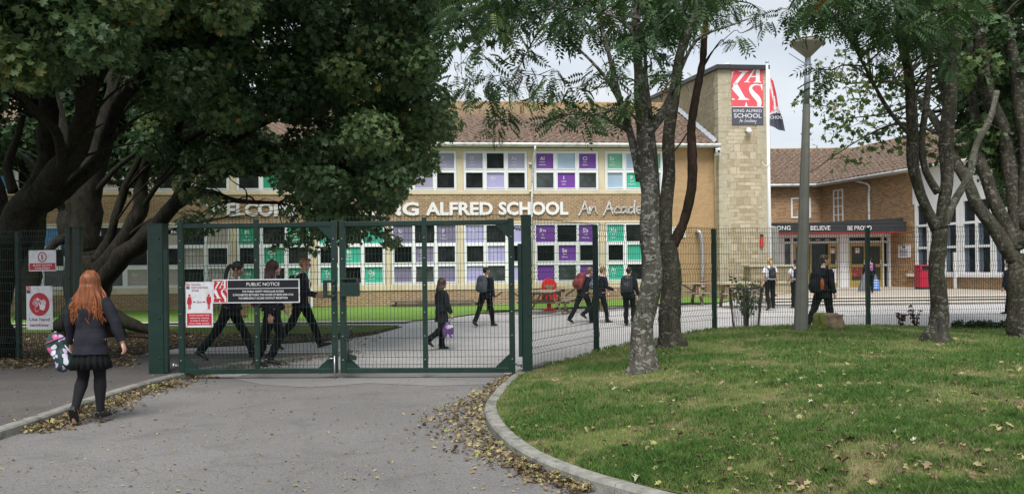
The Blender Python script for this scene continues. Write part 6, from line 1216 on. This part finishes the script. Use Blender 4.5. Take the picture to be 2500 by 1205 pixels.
# rowans
row = dict(tmpl=FROND, tf_=FROND_F, hang=True, shell=.1, m=ML_row)
r1a = region([(1060, -90), (1780, -90), (1735, 0), (1650, 60), (1560, 120), (1430, 90), (1330, 60), (1180, 80), (1080, 60)], 9.4, 12.2, 78, .22, .32, 41, .5)
r1b = cw([(1110, 160), (1160, 190), (1130, 215), (1200, 190), (1200, 250), (1225, 215), (1250, 245), (1235, 290), (1215, 300), (1290, 175), (1340, 190), (1330, 230), (1370, 240), (1400, 215), (1440, 200), (1405, 270), (1360, 290), (1430, 285), (1450, 250), (1500, 190), (1545, 235), (1560, 280), (1520, 255), (1620, 190), (1595, 130), (1270, 130), (1480, 150), (1655, 175), (1120, 120), (1180, 130)], 10.4, .19, 12, 10)
tree('rowan_tree', 'lichen-spotted pale rowan trunk leaning slightly at the front of the mound', [(1549, 922, 10.5, .235), (1556, 892, 10.5, .185), (1562, 862, 10.5, .158), (1572, 790, 10.5, .142), (1584, 690, 10.5, .138), (1590, 600, 10.5, .125), (1584, 500, 10.5, .118), (1574, 420, 10.5, .115), (1572, 360, 10.5, .10)],
     [[(1572, 370, 10.5, .10), (1570, 280, 10.5, .085), (1562, 190, 10.5, .07), (1552, 90, 10.4, .055), (1560, -60, 10.3, .035)], [(1580, 330, 10.5, .07), (1618, 275, 10.5, .06), (1645, 220, 10.5, .055), (1665, 120, 10.4, .045), (1700, 20, 10.3, .035), (1730, -80, 10.2, .02)],
      [(1562, 440, 10.5, .07), (1548, 360, 10.6, .055), (1520, 270, 10.7, .045), (1500, 190, 10.7, .038), (1475, 90, 10.7, .028), (1450, -40, 10.7, .015)], [(1515, 250, 10.7, .03), (1470, 180, 10.8, .022), (1400, 110, 10.9, .015), (1320, 60, 11, .01)], [(1560, 100, 10.5, .03), (1500, 40, 10.6, .02), (1350, 20, 10.7, .014), (1230, 60, 10.8, .009), (1130, 130, 10.8, .005)], [(1650, 200, 10.5, .03), (1700, 100, 10.4, .02), (1790, 60, 10.2, .011), (1880, 30, 10.2, .005)], [(1350, 20, 10.7, .012), (1290, 120, 10.6, .009), (1235, 230, 10.5, .005)]],
     [(r1a, dict(per=17, size=.235, **row)), (r1b, dict(per=10, size=.22, tb=.05, **row))], MB_row, 'rowans on the grass mound', 34)
r2 = region([(1560, -90), (1800, -90), (1760, 20), (1700, 80), (1620, 100)], 12.4, 14.5, 40, .25, .36, 42, .5)+cw([(1780, 40), (1800, 95), (1850, 25), (1865, 60), (1790, 10), (1480, 60), (1520, 110)], 12.8, .16, 9, 6)
tree('rowan_tree', 'darker rowan trunk forking low just behind the lichen-spotted one', [(1632, 840, 13.3, .27), (1630, 815, 13.3, .20), (1630, 720, 13.3, .172), (1634, 640, 13.3, .168), (1634, 590, 13.3, .17)],
     [[(1626, 600, 13.3, .125), (1622, 520, 13.3, .115), (1632, 420, 13.3, .11), (1634, 320, 13.2, .10), (1648, 210, 13.1, .085), (1672, 90, 13, .06), (1705, -60, 12.9, .04)], [(1612, 600, 13.3, .08), (1596, 545, 13.3, .06), (1585, 480, 13.4, .04)], [(1600, 580, 13.4, .07), (1600, 420, 13.4, .055), (1590, 290, 13.4, .045), (1575, 150, 13.3, .03), (1590, 0, 13.2, .02)]],
     [(r2, dict(per=15, size=.23, **row))], MB_row2, 'rowans on the grass mound', 35,
     extra=[('dead_stem', [(1640, 600, 13.3, .10), (1668, 545, 13.3, .085), (1688, 460, 13.2, .078), (1690, 380, 13.2, .08), (1688, 310, 13.2, .072), (1700, 230, 13.1, .065), (1715, 150, 13.1, .055), (1722, 60, 13, .045), (1735, -60, 13, .035)], MB_red), ('dead_twig', [(1715, 165, 13.1, .03), (1730, 140, 13.1, .022), (1740, 125, 13.1, .012)], MB_red), ('dead_twig', [(1640, 375, 13.2, .016), (1665, 345, 13.2, .012), (1680, 320, 13.1, .008)], MB_red)])
r3 = region([(1935, -90), (2430, -90), (2420, 40), (2350, 80), (2290, 120), (2230, 110), (2180, 80), (2080, 60), (1990, 60), (1945, 30)], 10, 13, 75, .24, .36, 43, .5)+cw([(1990, 165), (1996, 190), (1945, 50), (1925, 30), (2150, 160), (2190, 190), (2330, 160), (2180, 70), (2300, 110), (2130, 120)], 11.4, .17, 12, 6)
tree('rowan_tree', 'rowan with a flared hollow base and several stems right of the lamp column', [(2284, 828, 12.3, .23), (2287, 798, 12.3, .145), (2289, 720, 12.3, .115), (2290, 640, 12.3, .112), (2290, 560, 12.3, .116)],
     [[(2284, 560, 12.3, .086), (2250, 480, 12.3, .076), (2232, 400, 12.3, .09), (2226, 310, 12.3, .085), (2222, 200, 12.2, .078), (2200, 90, 12.1, .06), (2190, -80, 12, .04)], [(2297, 560, 12.3, .086), (2308, 450, 12.3, .086), (2312, 340, 12.3, .105), (2318, 220, 12.3, .10), (2330, 110, 12.2, .085), (2345, -60, 12.1, .06)],
      [(2290, 470, 12.3, .06), (2262, 420, 12.3, .055), (2250, 340, 12.3, .052), (2262, 250, 12.3, .048), (2272, 150, 12.3, .04), (2270, 0, 12.2, .03)], [(2222, 330, 12.3, .04), (2170, 270, 12.3, .032), (2120, 180, 12.2, .025), (2070, 90, 12.1, .018), (2020, 20, 12, .01)], [(2314, 300, 12.3, .05), (2300, 200, 12.4, .04), (2285, 60, 12.4, .025)]],
     [(r3, dict(per=17, size=.23, **row))], MB_row2, 'rowans on the grass mound', 36,
     extra=[('pale_stem', [(2308, 545, 12.3, .062), (2330, 492, 12.25, .052), (2366, 425, 12.2, .051), (2384, 352, 12.2, .049), (2416, 292, 12.1, .044), (2434, 222, 12.1, .036)], MB_pale), ('bark_hollow', [(2292, 818, 12.12, .03), (2297, 790, 12.12, .025), (2299, 770, 12.12, .006)], M_dark)])
mpl = dict(tmpl=MAPLE, tf_=MAPLE_F)
r4 = region([(2330, -80), (2620, -80), (2620, 500), (2490, 500), (2440, 430), (2380, 330), (2340, 200), (2300, 60)], 13.4, 17.5, 105, .42, .62, 44, .7)
r4b = cw([(2005, 215), (2030, 245), (2075, 215), (2040, 275), (2095, 250), (2120, 215), (2150, 240), (2060, 300), (2110, 290), (2150, 310), (2190, 260), (2185, 320), (2080, 335), (2020, 330), (2130, 350), (2170, 360), (2200, 220), (2060, 180), (2110, 170), (2020, 170), (2240, 260), (2250, 330), (2215, 370), (2150, 190), (2260, 200), (1985, 250), (2240, 150), (2200, 160), (2270, 380), (2060, 390), (2075, 130), (2130, 120)], 16, .36, 34, 10, 9)
tree('maple_tree', 'leaning maple with yellow-green leaves at the far right edge', [(2502, 826, 13.2, .24), (2492, 770, 13.2, .18), (2484, 700, 13.2, .155), (2488, 620, 13.2, .15)],
     [[(2482, 640, 13.2, .125), (2430, 565, 13.3, .11), (2382, 490, 13.5, .10), (2345, 410, 13.8, .09), (2310, 340, 14.2, .085), (2260, 260, 14.8, .05), (2180, 200, 15.4, .03), (2050, 200, 15.8, .015), (1925, 130, 16, .005)], [(2484, 610, 13.2, .13), (2440, 520, 13.4, .11), (2402, 420, 13.6, .10), (2385, 330, 13.8, .085), (2370, 200, 14, .06), (2360, 60, 14.2, .04)], [(2492, 600, 13.2, .15), (2478, 480, 13.4, .12), (2450, 340, 13.6, .11), (2400, 180, 13.4, .11), (2385, 60, 13.3, .09), (2370, -80, 13.2, .07)], [(2500, 560, 13.2, .12), (2505, 400, 13.3, .11), (2490, 220, 13.4, .1), (2450, 40, 13.4, .08)],
      [(2300, 330, 14.3, .03), (2200, 300, 15.2, .022), (2100, 340, 15.8, .014), (1980, 420, 16, .006)], [(2250, 250, 14.9, .02), (2150, 280, 15.6, .014), (2040, 290, 15.9, .007)]],
     [(r4, dict(per=190, size=.13, m=ML_syc, tb=-.02, **mpl)), (r4b, dict(per=34, size=.105, m=ML_map, up=.3, **mpl))], MB_row2, None, 37)
# cherry-plum leaves: dark dry bunches hanging at the end of a rowan twig are part of the crown above
# ================================================================ street furniture and small things
b0 = P(1955, 800, 14.7); t0 = P(1972, 141, 14.7); t1 = P(1976, 118, 14.7)
t = thing('lamp_post', 'tapered concrete lamp column with grey sleeve and upturned bowl head on the mound', 'lamp post', b0-Vector((0, 0, .2)))
rel = lambda p: tuple(p-t.location); M_lc = mat('lamp_concrete', (.165, .168, .15), .9, .12, 5, .004, 50, dirt=(.15, .15, .12), ds=3)
mid = P(1969, 256, 14.7)
mb = MB(); mb.tube([rel(b0-Vector((0, 0, .2))), rel(b0), rel(mid)], [.127, .125, .064], 8, frame=(.92, .38, 0)); build('column', mb, M_lc, t)
mb = MB(); mb.smooth = True; mb.tube([rel(mid+Vector((0, 0, .001))), rel(t0)], [.054, .052], 16); build('sleeve', mb, mat('galvanised_sleeve', (.33, .37, .42), .45, .15, 6, metal=.4, mapscale=(1, 1, .2)), t)
mb = MB(); mb.smooth = True; c = Vector(rel(t0)); mb.lathe([(.04, -.01), (.06, .02), (.285, .235), (.305, .27), (.295, .29), (.0, .30)], c, 28); build('bowl', mb, mat('lamp_bowl', (.36, .33, .27), .5, .08), t)
mb = MB(); mb.smooth = True; mb.lathe([(.308, .301), (.312, .315), (.24, .36), (.02, .395)], c, 28); build('lid', mb, mat('lamp_lid', (.55, .56, .58), .5), t)
# mossy rock
g = P(2020, 800, 14.9); t = thing('boulder', 'squared brown boulder with mossy left side beside the lamp column', 'rock', g); bm = bmesh.new(); bmesh.ops.create_cube(bm, size=1)
for v in bm.verts: v.co.x *= .50 if v.co.z < 0 else .40; v.co.y *= .36; v.co.z *= .30; v.co.x += .05 if v.co.z > 0 else 0
bmesh.ops.subdivide_edges(bm, edges=bm.edges[:], cuts=7, use_grid_fill=True)
for v in bm.verts: p = v.co.copy(); v.co += p.normalized()*(.06*MN.noise(p*5)+.02*MN.noise(p*17)); v.co.z += .12
for f in bm.faces: f.smooth = True
me = bpy.data.meshes.new('stone'); bm.to_mesh(me); bm.free(); m, n, l, b = nmat('mossy_rock'); x = noise(n, l, 7, 6, .6); r = ramp(n, [(.35, (.10, .07, .045)), (.65, (.24, .17, .11))]); l.new(x.outputs[0], r.inputs[0]); tcn = n.new('ShaderNodeTexCoord'); sp = n.new('ShaderNodeSeparateXYZ'); l.new(tcn.outputs['Object'], sp.inputs[0]); x2 = noise(n, l, 6, 5, .7); ma = n.new('ShaderNodeMath'); ma.operation = 'MULTIPLY_ADD'; ma.inputs[1].default_value = -.45; l.new(x2.outputs[0], ma.inputs[0]); l.new(sp.outputs[0], ma.inputs[2]); rr = ramp(n, [(.0, (1,)*3), (.08, (0,)*3)])
mr = n.new('ShaderNodeMapRange'); mr.inputs[1].default_value = -.40; mr.inputs[2].default_value = -.25; mr.inputs[3].default_value = 1; mr.inputs[4].default_value = 0; l.new(ma.outputs[0], mr.inputs[0]); l.new(mixc(n, l, mr.outputs[0], r.outputs[0], (.14, .17, .03)), b.inputs['Base Color']); b.inputs['Roughness'].default_value = .95; bump(n, l, x.outputs[0], 1, .02, b); me.materials.append(m); link(bpy.data.objects.new('stone', me), t)
# picnic tables
M_wood = mat('weathered_timber', (.37, .30, .215), .85, .25, 5, .003, 40, dirt=(.22, .18, .13), ds=4); M_woodd = mat('timber_leg', (.27, .19, .12), .85, .25, 5, dirt=(.14, .12, .09), ds=4)
def picnic():
    t = thing('picnic_table', 'x', 'picnic table', (0, 0, 0), 0, 'timber picnic tables in the school yard')
    def slat(mb, x0, x1, y0, y1, z0, z1): mb.box((x0, y0, z0), (x1, y1, z1))
    mb = MB(); [slat(mb, -.9, .9, -.375+i*.155, -.375+i*.155+.14, .71, .75) for i in range(5)]; bevel_mod(build('tabletop', mb, M_wood, t), .006, 1)
    for s in (-1, 1):
        mb = MB(); [slat(mb, -.9, .9, s*.72+a, s*.72+a+.125, .42, .455) for a in (-.14, .01)]; bevel_mod(build('bench', mb, M_wood, t), .006, 1)
    for x in (-.62, .62):
        for s in (-1, 1): mb = MB(); mb.bar((x, s*.24, .705), (x, s*.66, 0), .045, .095, up=(1, 0, 0)); build('leg', mb, M_woodd, t)
        mb = MB(); mb.box((x+.03, -.86, .35), (x+.07, .86, .42)); mb.box((x+.03, -.36, .64), (x+.07, .36, .71)); build('crossbeam', mb, M_woodd, t)
    for s in (-1, 1): mb = MB(); mb.bar((s*.60, 0, .40), (s*.15, 0, .70), .04, .08, up=(0, 1, 0)); build('brace', mb, M_woodd, t)
    return t
def copy_tree(o, parent=None):
    c = o.copy(); COL.objects.link(c); c.parent = parent
    for ch in [k for k in bpy.data.objects if k.parent == o]: copy_tree(ch, c)
    return c
pt = picnic()
spots = [(1238, 766, 4, 'picnic table between the boy with the grey backpack and the right gate post'), (1336, 768, 78, 'picnic table seen end-on in front of the pedestal litter bin'), (1418, 757, 8, 'picnic table behind the boys with red and blue backpacks'), (1512, 757, 4, 'picnic table behind the boy left of the lichened trunk'), (1668, 748, 2, 'picnic table against the orange brick wall beside the flue pipe'), (1838, 752, 0, 'picnic table in front of the stone planter behind the wire tree guard')]
for i, (px, py, a, lb) in enumerate(spots):
    o = pt if i == 0 else copy_tree(pt); g = GT(px, py); o.location = g+Vector((0, .7, 0)); o.location.z = T(o.location.x, o.location.y); o.rotation_euler = (0, 0, math.radians(a)); o['label'] = lb
# pedestal litter bin
M_bin = mat('bin_red', (.62, .028, .03), .35, .06, 4, spec=.5)
g = GT(1343, 760)+Vector((0, .6, 0)); t = thing('litter_bin', 'bright red pedestal litter bin with a smile-shaped opening behind the picnic table', 'litter bin', g); s = 26.8/FPX; W_ = .26; H1 = P(1343, 678, g.y).z-g.z
mb = MB(); mb.smooth = False; mb.lathe([(.24, 0), (.22, .05), (.08, .10), (.07, .34)], (0, 0, 0), 20); build('pedestal', mb, M_bin, t)
out_ = [(-W_, .34), (W_, .34), (W_, H1-.28)]+[(W_*math.cos(a), H1-.28+.28*math.sin(a)) for a in [math.pi*k/12 for k in range(1, 12)]]+[(-W_, H1-.28)]
mb = MB(); mb.prism(out_, -.22, .22); bd = build('body', mb, M_bin, t); bevel_mod(bd, .03, 3)
mb = MB(); mo = [(-.17, H1-.24), (.17, H1-.24)]+[(.17*math.cos(a), H1-.24-.16*math.sin(a)) for a in [math.pi*k/10 for k in range(1, 10)]]; mb.prism(mo, -.235, -.2225); build('opening', mb, mat('bin_mouth', (.30, .22, .13), .8), t)
mb = MB(); mb.box((-W_-.012, -.235, .62), (W_+.012, .235, .68)); build('band', mb, M_bin, t)
# entrance litter bin
g = P(2255, 706, 33.4); g.z = .50; t = thing('litter_bin', 'tall crimson litter bin with slot near the hall windows at right', 'litter bin', g); M_crim = mat('bin_crimson', (.42, .012, .045), .35, .06, spec=.5); w = .265; H2 = P(2255, 646, g.y).z-.5
mb = MB(); mb.box((-w+.02, -w+.02, 0), (w-.02, w-.02, .09)); build('plinth', mb, M_dark, t); mb = MB(); mb.box((-w, -w, .09), (w, w, H2-.24)); [mb.box((-w+.05+k*.12, -w-.008, .15), (-w+.09+k*.12, -w+.002, H2-.3)) for k in range(4)]; bevel_mod(build('body', mb, M_crim, t), .03); mb = MB(); mb.box((-w, -w, H2-.235), (-w+.09, w, H2-.07)); mb.box((w-.09, -w, H2-.235), (w, w, H2-.07)); mb.box((-w-.01, -w-.01, H2-.069), (w+.01, w+.01, H2)); bevel_mod(build('hood', mb, M_crim, t), .02); mb = MB(); mb.box((-w+.09, -w+.06, H2-.235), (w-.09, w-.05, H2-.07)); build('slot', mb, M_dark, t)
# pavement sign by the doors
g = P(2122, 707, 32.0); g.z = .50; t = thing('pavement_sign', 'grey tent-shaped pavement sign with blue notice before the yellow doors', 'sign', g); mb = MB(); hh = P(2122, 652, 32).z-.5; mb.prism([(-.44, 0), (.44, 0), (.16, hh), (-.16, hh)], -.09, .09); bevel_mod(build('board', mb, mat('sign_grey', (.16, .165, .18), .6, .08), t), .02); mb = MB(); mb.prism([(.10, .05), (.38, .05), (.30, hh*.55), (.10, hh*.55)], -.10, -.091); build('poster', mb, mat('poster_blue', (.05, .20, .62), .5), t); mb = MB(); [mb.box((.13, -.104, .12+k*.1), (.31, -.1005, .15+k*.1)) for k in range(4)]; build('print', mb, M_wlet, t, fix=False)
# wire tree guard with a shrub
g = GT(1822, 803, Zm); g = P(1822, 800, 17.6); g.z = T(g.x, g.y)-.02; t = thing('tree_guard', 'flared dark wire mesh tree guard on stakes behind the fence', 'guard', g); Hh = P(1822, 703, 17.6).z-g.z; mb = MB(); n_ = 26
for k in range(n_):
    a = 2*math.pi*k/n_; mb.bar((.26*math.cos(a), .26*math.sin(a), .02), (.37*math.cos(a), .37*math.sin(a), Hh), .004, .004)
for j in range(22):
    z = .03+j*(Hh-.03)/21; r_ = .26+.11*z/Hh; [mb.bar((r_*math.cos(2*math.pi*k/n_), r_*math.sin(2*math.pi*k/n_), z), (r_*math.cos(2*math.pi*(k+1)/n_), r_*math.sin(2*math.pi*(k+1)/n_), z), .003, .003) for k in range(n_)]
build('wire_mesh', mb, M_dark, t, fix=False); mb = MB()
for a in (2.9, 4.3, 5.6, 1.2): mb.bar((.26*math.cos(a), .26*math.sin(a), -.05), (.35*math.cos(a), .35*math.sin(a), Hh), .05, .035)
build('stake', mb, mat('dark_stake', (.06, .05, .042), .85, .2), t)
mb = MB(); mb.smooth = True; mb.tube([(.37*math.cos(2*math.pi*k/24), .37*math.sin(2*math.pi*k/24), Hh+.01*math.sin(k)) for k in range(25)], .014, 6); build('rim', mb, M_dark, t)
sh = thing('shrub', 'young leafy shrub growing up through the wire tree guard', 'shrub', g); mb = MB(); mb.smooth = True; rg = random.Random(2); tips = []
for k in range(9): e = Vector((rg.uniform(-.26, .30), rg.uniform(-.2, .2), rg.uniform(.6, 1.35))); m_ = Vector((e.x*.3, e.y*.3, e.z*.5)); mb.tube(spline([(0, 0, 0), m_, e], 4), lerps([.016, .005], 9), 6); tips += [m_+Vector((0, 0, .05)), m_.lerp(e, .4), m_.lerp(e, .7), e]
build('stem', mb, MB_row2, sh, fix=False); cloud('foliage', [(*(g+p), .13) for p in tips], 13, .075, OVAL, OVAL_F, ML_map, sh, seed=3, tb=-.25)
# dried weeds and ivy along the fence foot
for i, (px, h, lb) in enumerate(((2200, .36, 'dead brown weed stalks at the fence foot left of the hollow trunk'), (2236, .50, 'taller dead brown dock stalks nearest the hollow trunk'))):
    g = P(px, 803, 16.2); g.z = Zm(g.x, g.y)-.02; w = thing('weed', lb, 'weed', g, 0, 'dead weeds along the fence'); mb = MB(); mb.smooth = True; rg = random.Random(i); tp = []
    for k in range(5): e = Vector((rg.uniform(-.12, .12), rg.uniform(-.05, .05), h*rg.uniform(.5, 1))); mb.tube([(e.x*.2, 0, 0), tuple(e*.5+Vector((0, 0, .03))), tuple(e)], [.008, .006, .003], 5); tp += [e, e*.8, e*.6, e*.35]
    build('stem', mb, MB_red, w, fix=False); cloud('dry_leaves', [(*(g+p), .035) for p in tp], 8, .05, OVAL, OVAL_F, leaf_mat('dry_leaf', [(0, (.04, .022, .016)), (1, (.12, .07, .045))], .1), w, seed=i)
cl = []; rg = random.Random(8)
for k in range(90): px = rg.uniform(2325, 2475); p = P(px, 800, 16.2+rg.uniform(-.1, .3)); cl.append((p.x, p.y, Zm(p.x, p.y)+rg.uniform(.0, .13), .07))
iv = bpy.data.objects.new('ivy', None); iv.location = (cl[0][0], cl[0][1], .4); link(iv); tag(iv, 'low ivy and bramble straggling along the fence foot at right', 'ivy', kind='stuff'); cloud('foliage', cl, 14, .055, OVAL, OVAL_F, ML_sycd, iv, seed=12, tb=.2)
# pile of boards by the wall
c = FF.W(FF.S(1070), -.5, 0); t = thing('board_pile', 'low pile of long weathered boards lying against the foot of the brick wall', 'boards', (c.x, c.y, T(c.x, c.y)+.05), FF.rz); rg = random.Random(5); x0 = FF.S(950)-FF.S(1070); x1 = FF.S(1192)-FF.S(1070)
for j in range(3):
    mb = MB()
    for k in range(3-j//2): a = x0+rg.uniform(0, .5); b_ = x1-rg.uniform(0, .8); y = -.35+k*.17+rg.uniform(-.02, .02); mb.box((a, y, j*.085), (b_, y+.14, j*.085+.07))
    build('board', mb, mat('grey_board', (.20, .15, .12), .9, .3, 4), t)
mb = MB(); s = FF.S(761); mb.box((s-.05, -.09, .08), (s+.04, -.035, zSill-.01)); build('downpipe', mb, M_white, SCH)
# ================================================================ grass blades and fallen leaves (uncountable cover)
def Zm_v(X, Y):
    out = np.empty(len(X))
    for i in range(0, len(X), 20000):
        x = X[i:i+20000]; y = Y[i:i+20000]; d = np.hypot(CPa[None, :, 0]-x[:, None], CPa[None, :, 1]-y[:, None]); z = -(d@CW[:npt])+CW[npt]+CW[npt+1]*x+CW[npt+2]*y; out[i:i+20000] = np.clip(z, KH*.6, .52)
    return out
def in_poly_v(X, Y, poly):
    c = np.zeros(len(X), bool); j = len(poly)-1
    for i in range(len(poly)):
        xi, yi = poly[i]; xj, yj = poly[j]; m = ((yi > Y) != (yj > Y)) & (X < (xj-xi)*(Y-yi)/(yj-yi+1e-12)+xi); c ^= m; j = i
    return c
rg = np.random.default_rng(5); N = 850000
px = rg.uniform(1180, 3000, N); Yd = 1/(rg.uniform(1/17.2, 1/3.9, N)); X = (px-1250)/FPX*Yd; fy = np.array([fence_y(x) for x in np.linspace(-1, 14, 200)]); FYv = np.interp(X, np.linspace(-1, 14, 200), fy)
ok = in_poly_v(X, Yd, MOUND) & (Yd < FYv+.05); X, Y_ = X[ok], Yd[ok]; nzv = np.array([MN.noise(Vector((x*1.1, y*1.1, 0)))+.7*MN.noise(Vector((x*3.7, y*3.7, 3)))+.4*MN.noise(Vector((x*11, y*11, 5))) for x, y in zip(X, Y_)])
for tx, ty in ((1555, 912), (1632, 836), (2287, 822)):
    g_ = G(tx, ty, .3); nzv = nzv+1.1*np.exp(-((X-g_.x)**2+(Y_-g_.y)**2)/.35)
keep = rg.random(len(X)) < np.clip(.62-nzv*1.1, .12, 1); X, Y_, nzv = X[keep], Y_[keep], nzv[keep]; n = len(X); Z = Zm_v(X, Y_); dist = Y_/6
h = (.017+.022*rg.random(n))*(1+.2*rg.random(n))*np.clip(1.25-nzv*.8, .5, 1.5); h *= 1+1.5*np.clip(np.array([MN.noise(Vector((x*7, y*7, 9))) for x, y in zip(X, Y_)])-.25, 0, 1); w = .0028*np.clip(dist, .8, 2.6); a = rg.random(n)*6.283; lean = .55*rg.random(n)+.1; b = rg.random(n)*6.283
V = np.zeros((n, 4, 3)); ca, sa = np.cos(a)*w, np.sin(a)*w
V[:, 0] = np.stack([X-ca, Y_-sa, Z-.004], 1); V[:, 1] = np.stack([X+ca, Y_+sa, Z-.004], 1); V[:, 2] = np.stack([X+ca*.6+np.cos(b)*lean*h*.4, Y_+sa*.6+np.sin(b)*lean*h*.4, Z+h*.6], 1); V[:, 3] = np.stack([X+np.cos(b)*lean*h, Y_+np.sin(b)*lean*h, Z+h], 1)
M_blade = leaf_mat('grass_blade', [(0, (.090, .185, .040)), (.45, (.145, .245, .060)), (.64, (.21, .265, .09)), (.8, (.30, .265, .145)), (1, (.40, .34, .19))], .35, .6)
tint = np.clip(.30+nzv*.62+rg.random(n)*.5-.05, 0, 1); g = raw_mesh('grass', V.reshape(-1, 3), [(0, 1, 2, 3)], n, M_blade, None, tint); tag(g, 'short mown grass covering the mound', 'grass', kind='stuff')
M_fall = leaf_mat('fallen_leaf', [(0, (.06, .04, .025)), (.25, (.13, .085, .05)), (.5, (.24, .175, .095)), (.7, (.35, .29, .155)), (.85, (.32, .31, .11)), (.95, (.16, .20, .06)), (1, (.62, .58, .48))], .1, .7)
def scatter(pts, size, name, label, tlo=0, thi=1, tilt=.35, lift=.012, seed=1, smin=.5):
    r_ = np.random.default_rng(seed); P_ = np.array(pts); n = len(P_); nn = np.stack([r_.normal(size=n)*tilt, r_.normal(size=n)*tilt, np.ones(n)], 1); a, b, c = frames(nn, r_.random(n)*6.283); s = size*(smin+(1.15-smin)*r_.random(n)**1.5); cu = .5+4.5*r_.random(n)**2; asp = .45+.6*r_.random(n)
    V = P_[:, None, :]+(a[:, None]*MAPLE[None, :, 0:1]*asp[:, None, None]+b[:, None]*MAPLE[None, :, 1:2]+c[:, None]*(MAPLE[None, :, 2:3]*cu[:, None, None]))*s[:, None, None]; V[:, :, 2] += lift+s[:, None]*.10
    o = raw_mesh(name, V.reshape(-1, 3), MAPLE_F, n, M_fall, None, tlo+(thi-tlo)*r_.random(n)); tag(o, label, 'leaves', kind='stuff')
rr = random.Random(77); pts = []
def along(line, t): k = min(int(t*(len(line)-1)), len(line)-2); f = t*(len(line)-1)-k; return line[k].lerp(line[k+1], f), (line[k+1]-line[k]).normalized()
for _ in range(2500):
    p, d = along(KL, rr.uniform(.28, 1)); n_ = Vector((d.y, -d.x, 0)); dens = .5+.5*MN.noise(p*1.3+Vector((5, 0, 0))); w = abs(rr.gauss(0, .12+.16*dens)); q = p+n_*(w+.02)
    if q.y < 11.5 or rr.random() < .35: pts.append((q.x, q.y, T(q.x, q.y)+max(0, .05-w*.12)*rr.random()))
scatter(pts, .062, 'kerb_leaves', 'drift of yellow and brown leaves along the left kerb', .1, .93, .5, .004, 2)
pts = []
for _ in range(2000):
    p, d = along(KR, rr.uniform(.04, .66)); n_ = Vector((d.y, -d.x, 0)); bump_ = math.exp(-((p.y-8.6)/1.6)**2); w = abs(rr.gauss(0, .08+.26*bump_)); q = p+n_*(w+.015); pts.append((q.x, q.y, max(0, .04-w*.1)*rr.random()))
scatter(pts, .056, 'kerb_leaves', 'brown leaf litter heaped against the curved right kerb', .0, .93, .5, .004, 3)
pts = []
for _ in range(1500):
    px, py = rr.uniform(1200, 2520), 800+410*rr.random()**1.25; g = GT(px, py, lambda x, y: float(Zm_v(np.array([x]), np.array([y]))[0]))
    if inpoly((g.x, g.y), MOUND): pts.append((g.x, g.y, g.z+.02))
scatter(pts, .062, 'mound_leaves', 'dry leaves scattered over the grass mound', .0, 1, .4, .010, 4, .35)
pts = []
for _ in range(3800):
    px, py = rr.uniform(-100, 1900), 812+393*rr.random(); g = GT(px, py); q = Vector((g.x, g.y))
    if g.y > 16 and rr.random() < .4: continue
    if inpoly((g.x, g.y), MOUND): continue
    L = inpoly((g.x, g.y), pv); pts.append((g.x, g.y, T(g.x, g.y)+(rise(g.x, g.y)-.006 if L else 0)))
scatter(pts, .022, 'leaf_crumbs', 'pale leaf crumbs and seeds scattered over the tarmac', .35, .9, .25, .001, 5, .25)
pts = []
for _ in range(380):
    px, py = rr.uniform(0, 1200), 850+355*rr.random(); g = GT(px, py); L = inpoly((g.x, g.y), pv); pts.append((g.x, g.y, T(g.x, g.y)+(rise(g.x, g.y)-.006 if L else 0)))
scatter(pts, .04, 'road_leaves', 'single leaves lying here and there on the drive', .2, .9, .3, .001, 6, .3)
pts = []
for _ in range(5200):
    px = rr.uniform(-60, 930); py = rr.uniform(800, 905) if px < 400 else rr.uniform(797, 850); g = GT(px, py); h_ = rise(g.x, g.y)
    if inpoly((g.x, g.y), [(p.x, p.y) for p in A_+D_]) or rr.random() < .12: pts.append((g.x, g.y, T(g.x, g.y)+h_))
for _ in range(900): px = rr.uniform(-60, 330); g = GT(px, rr.gauss(897, 7)+(6 if px < 120 else 0)); pts.append((g.x, g.y, T(g.x, g.y)+KH+rr.uniform(0, .04)))
scatter(pts, .075, 'leaf_litter', 'brown leaf litter on the soil beneath the sycamores', .0, .62, .4, .004, 7)
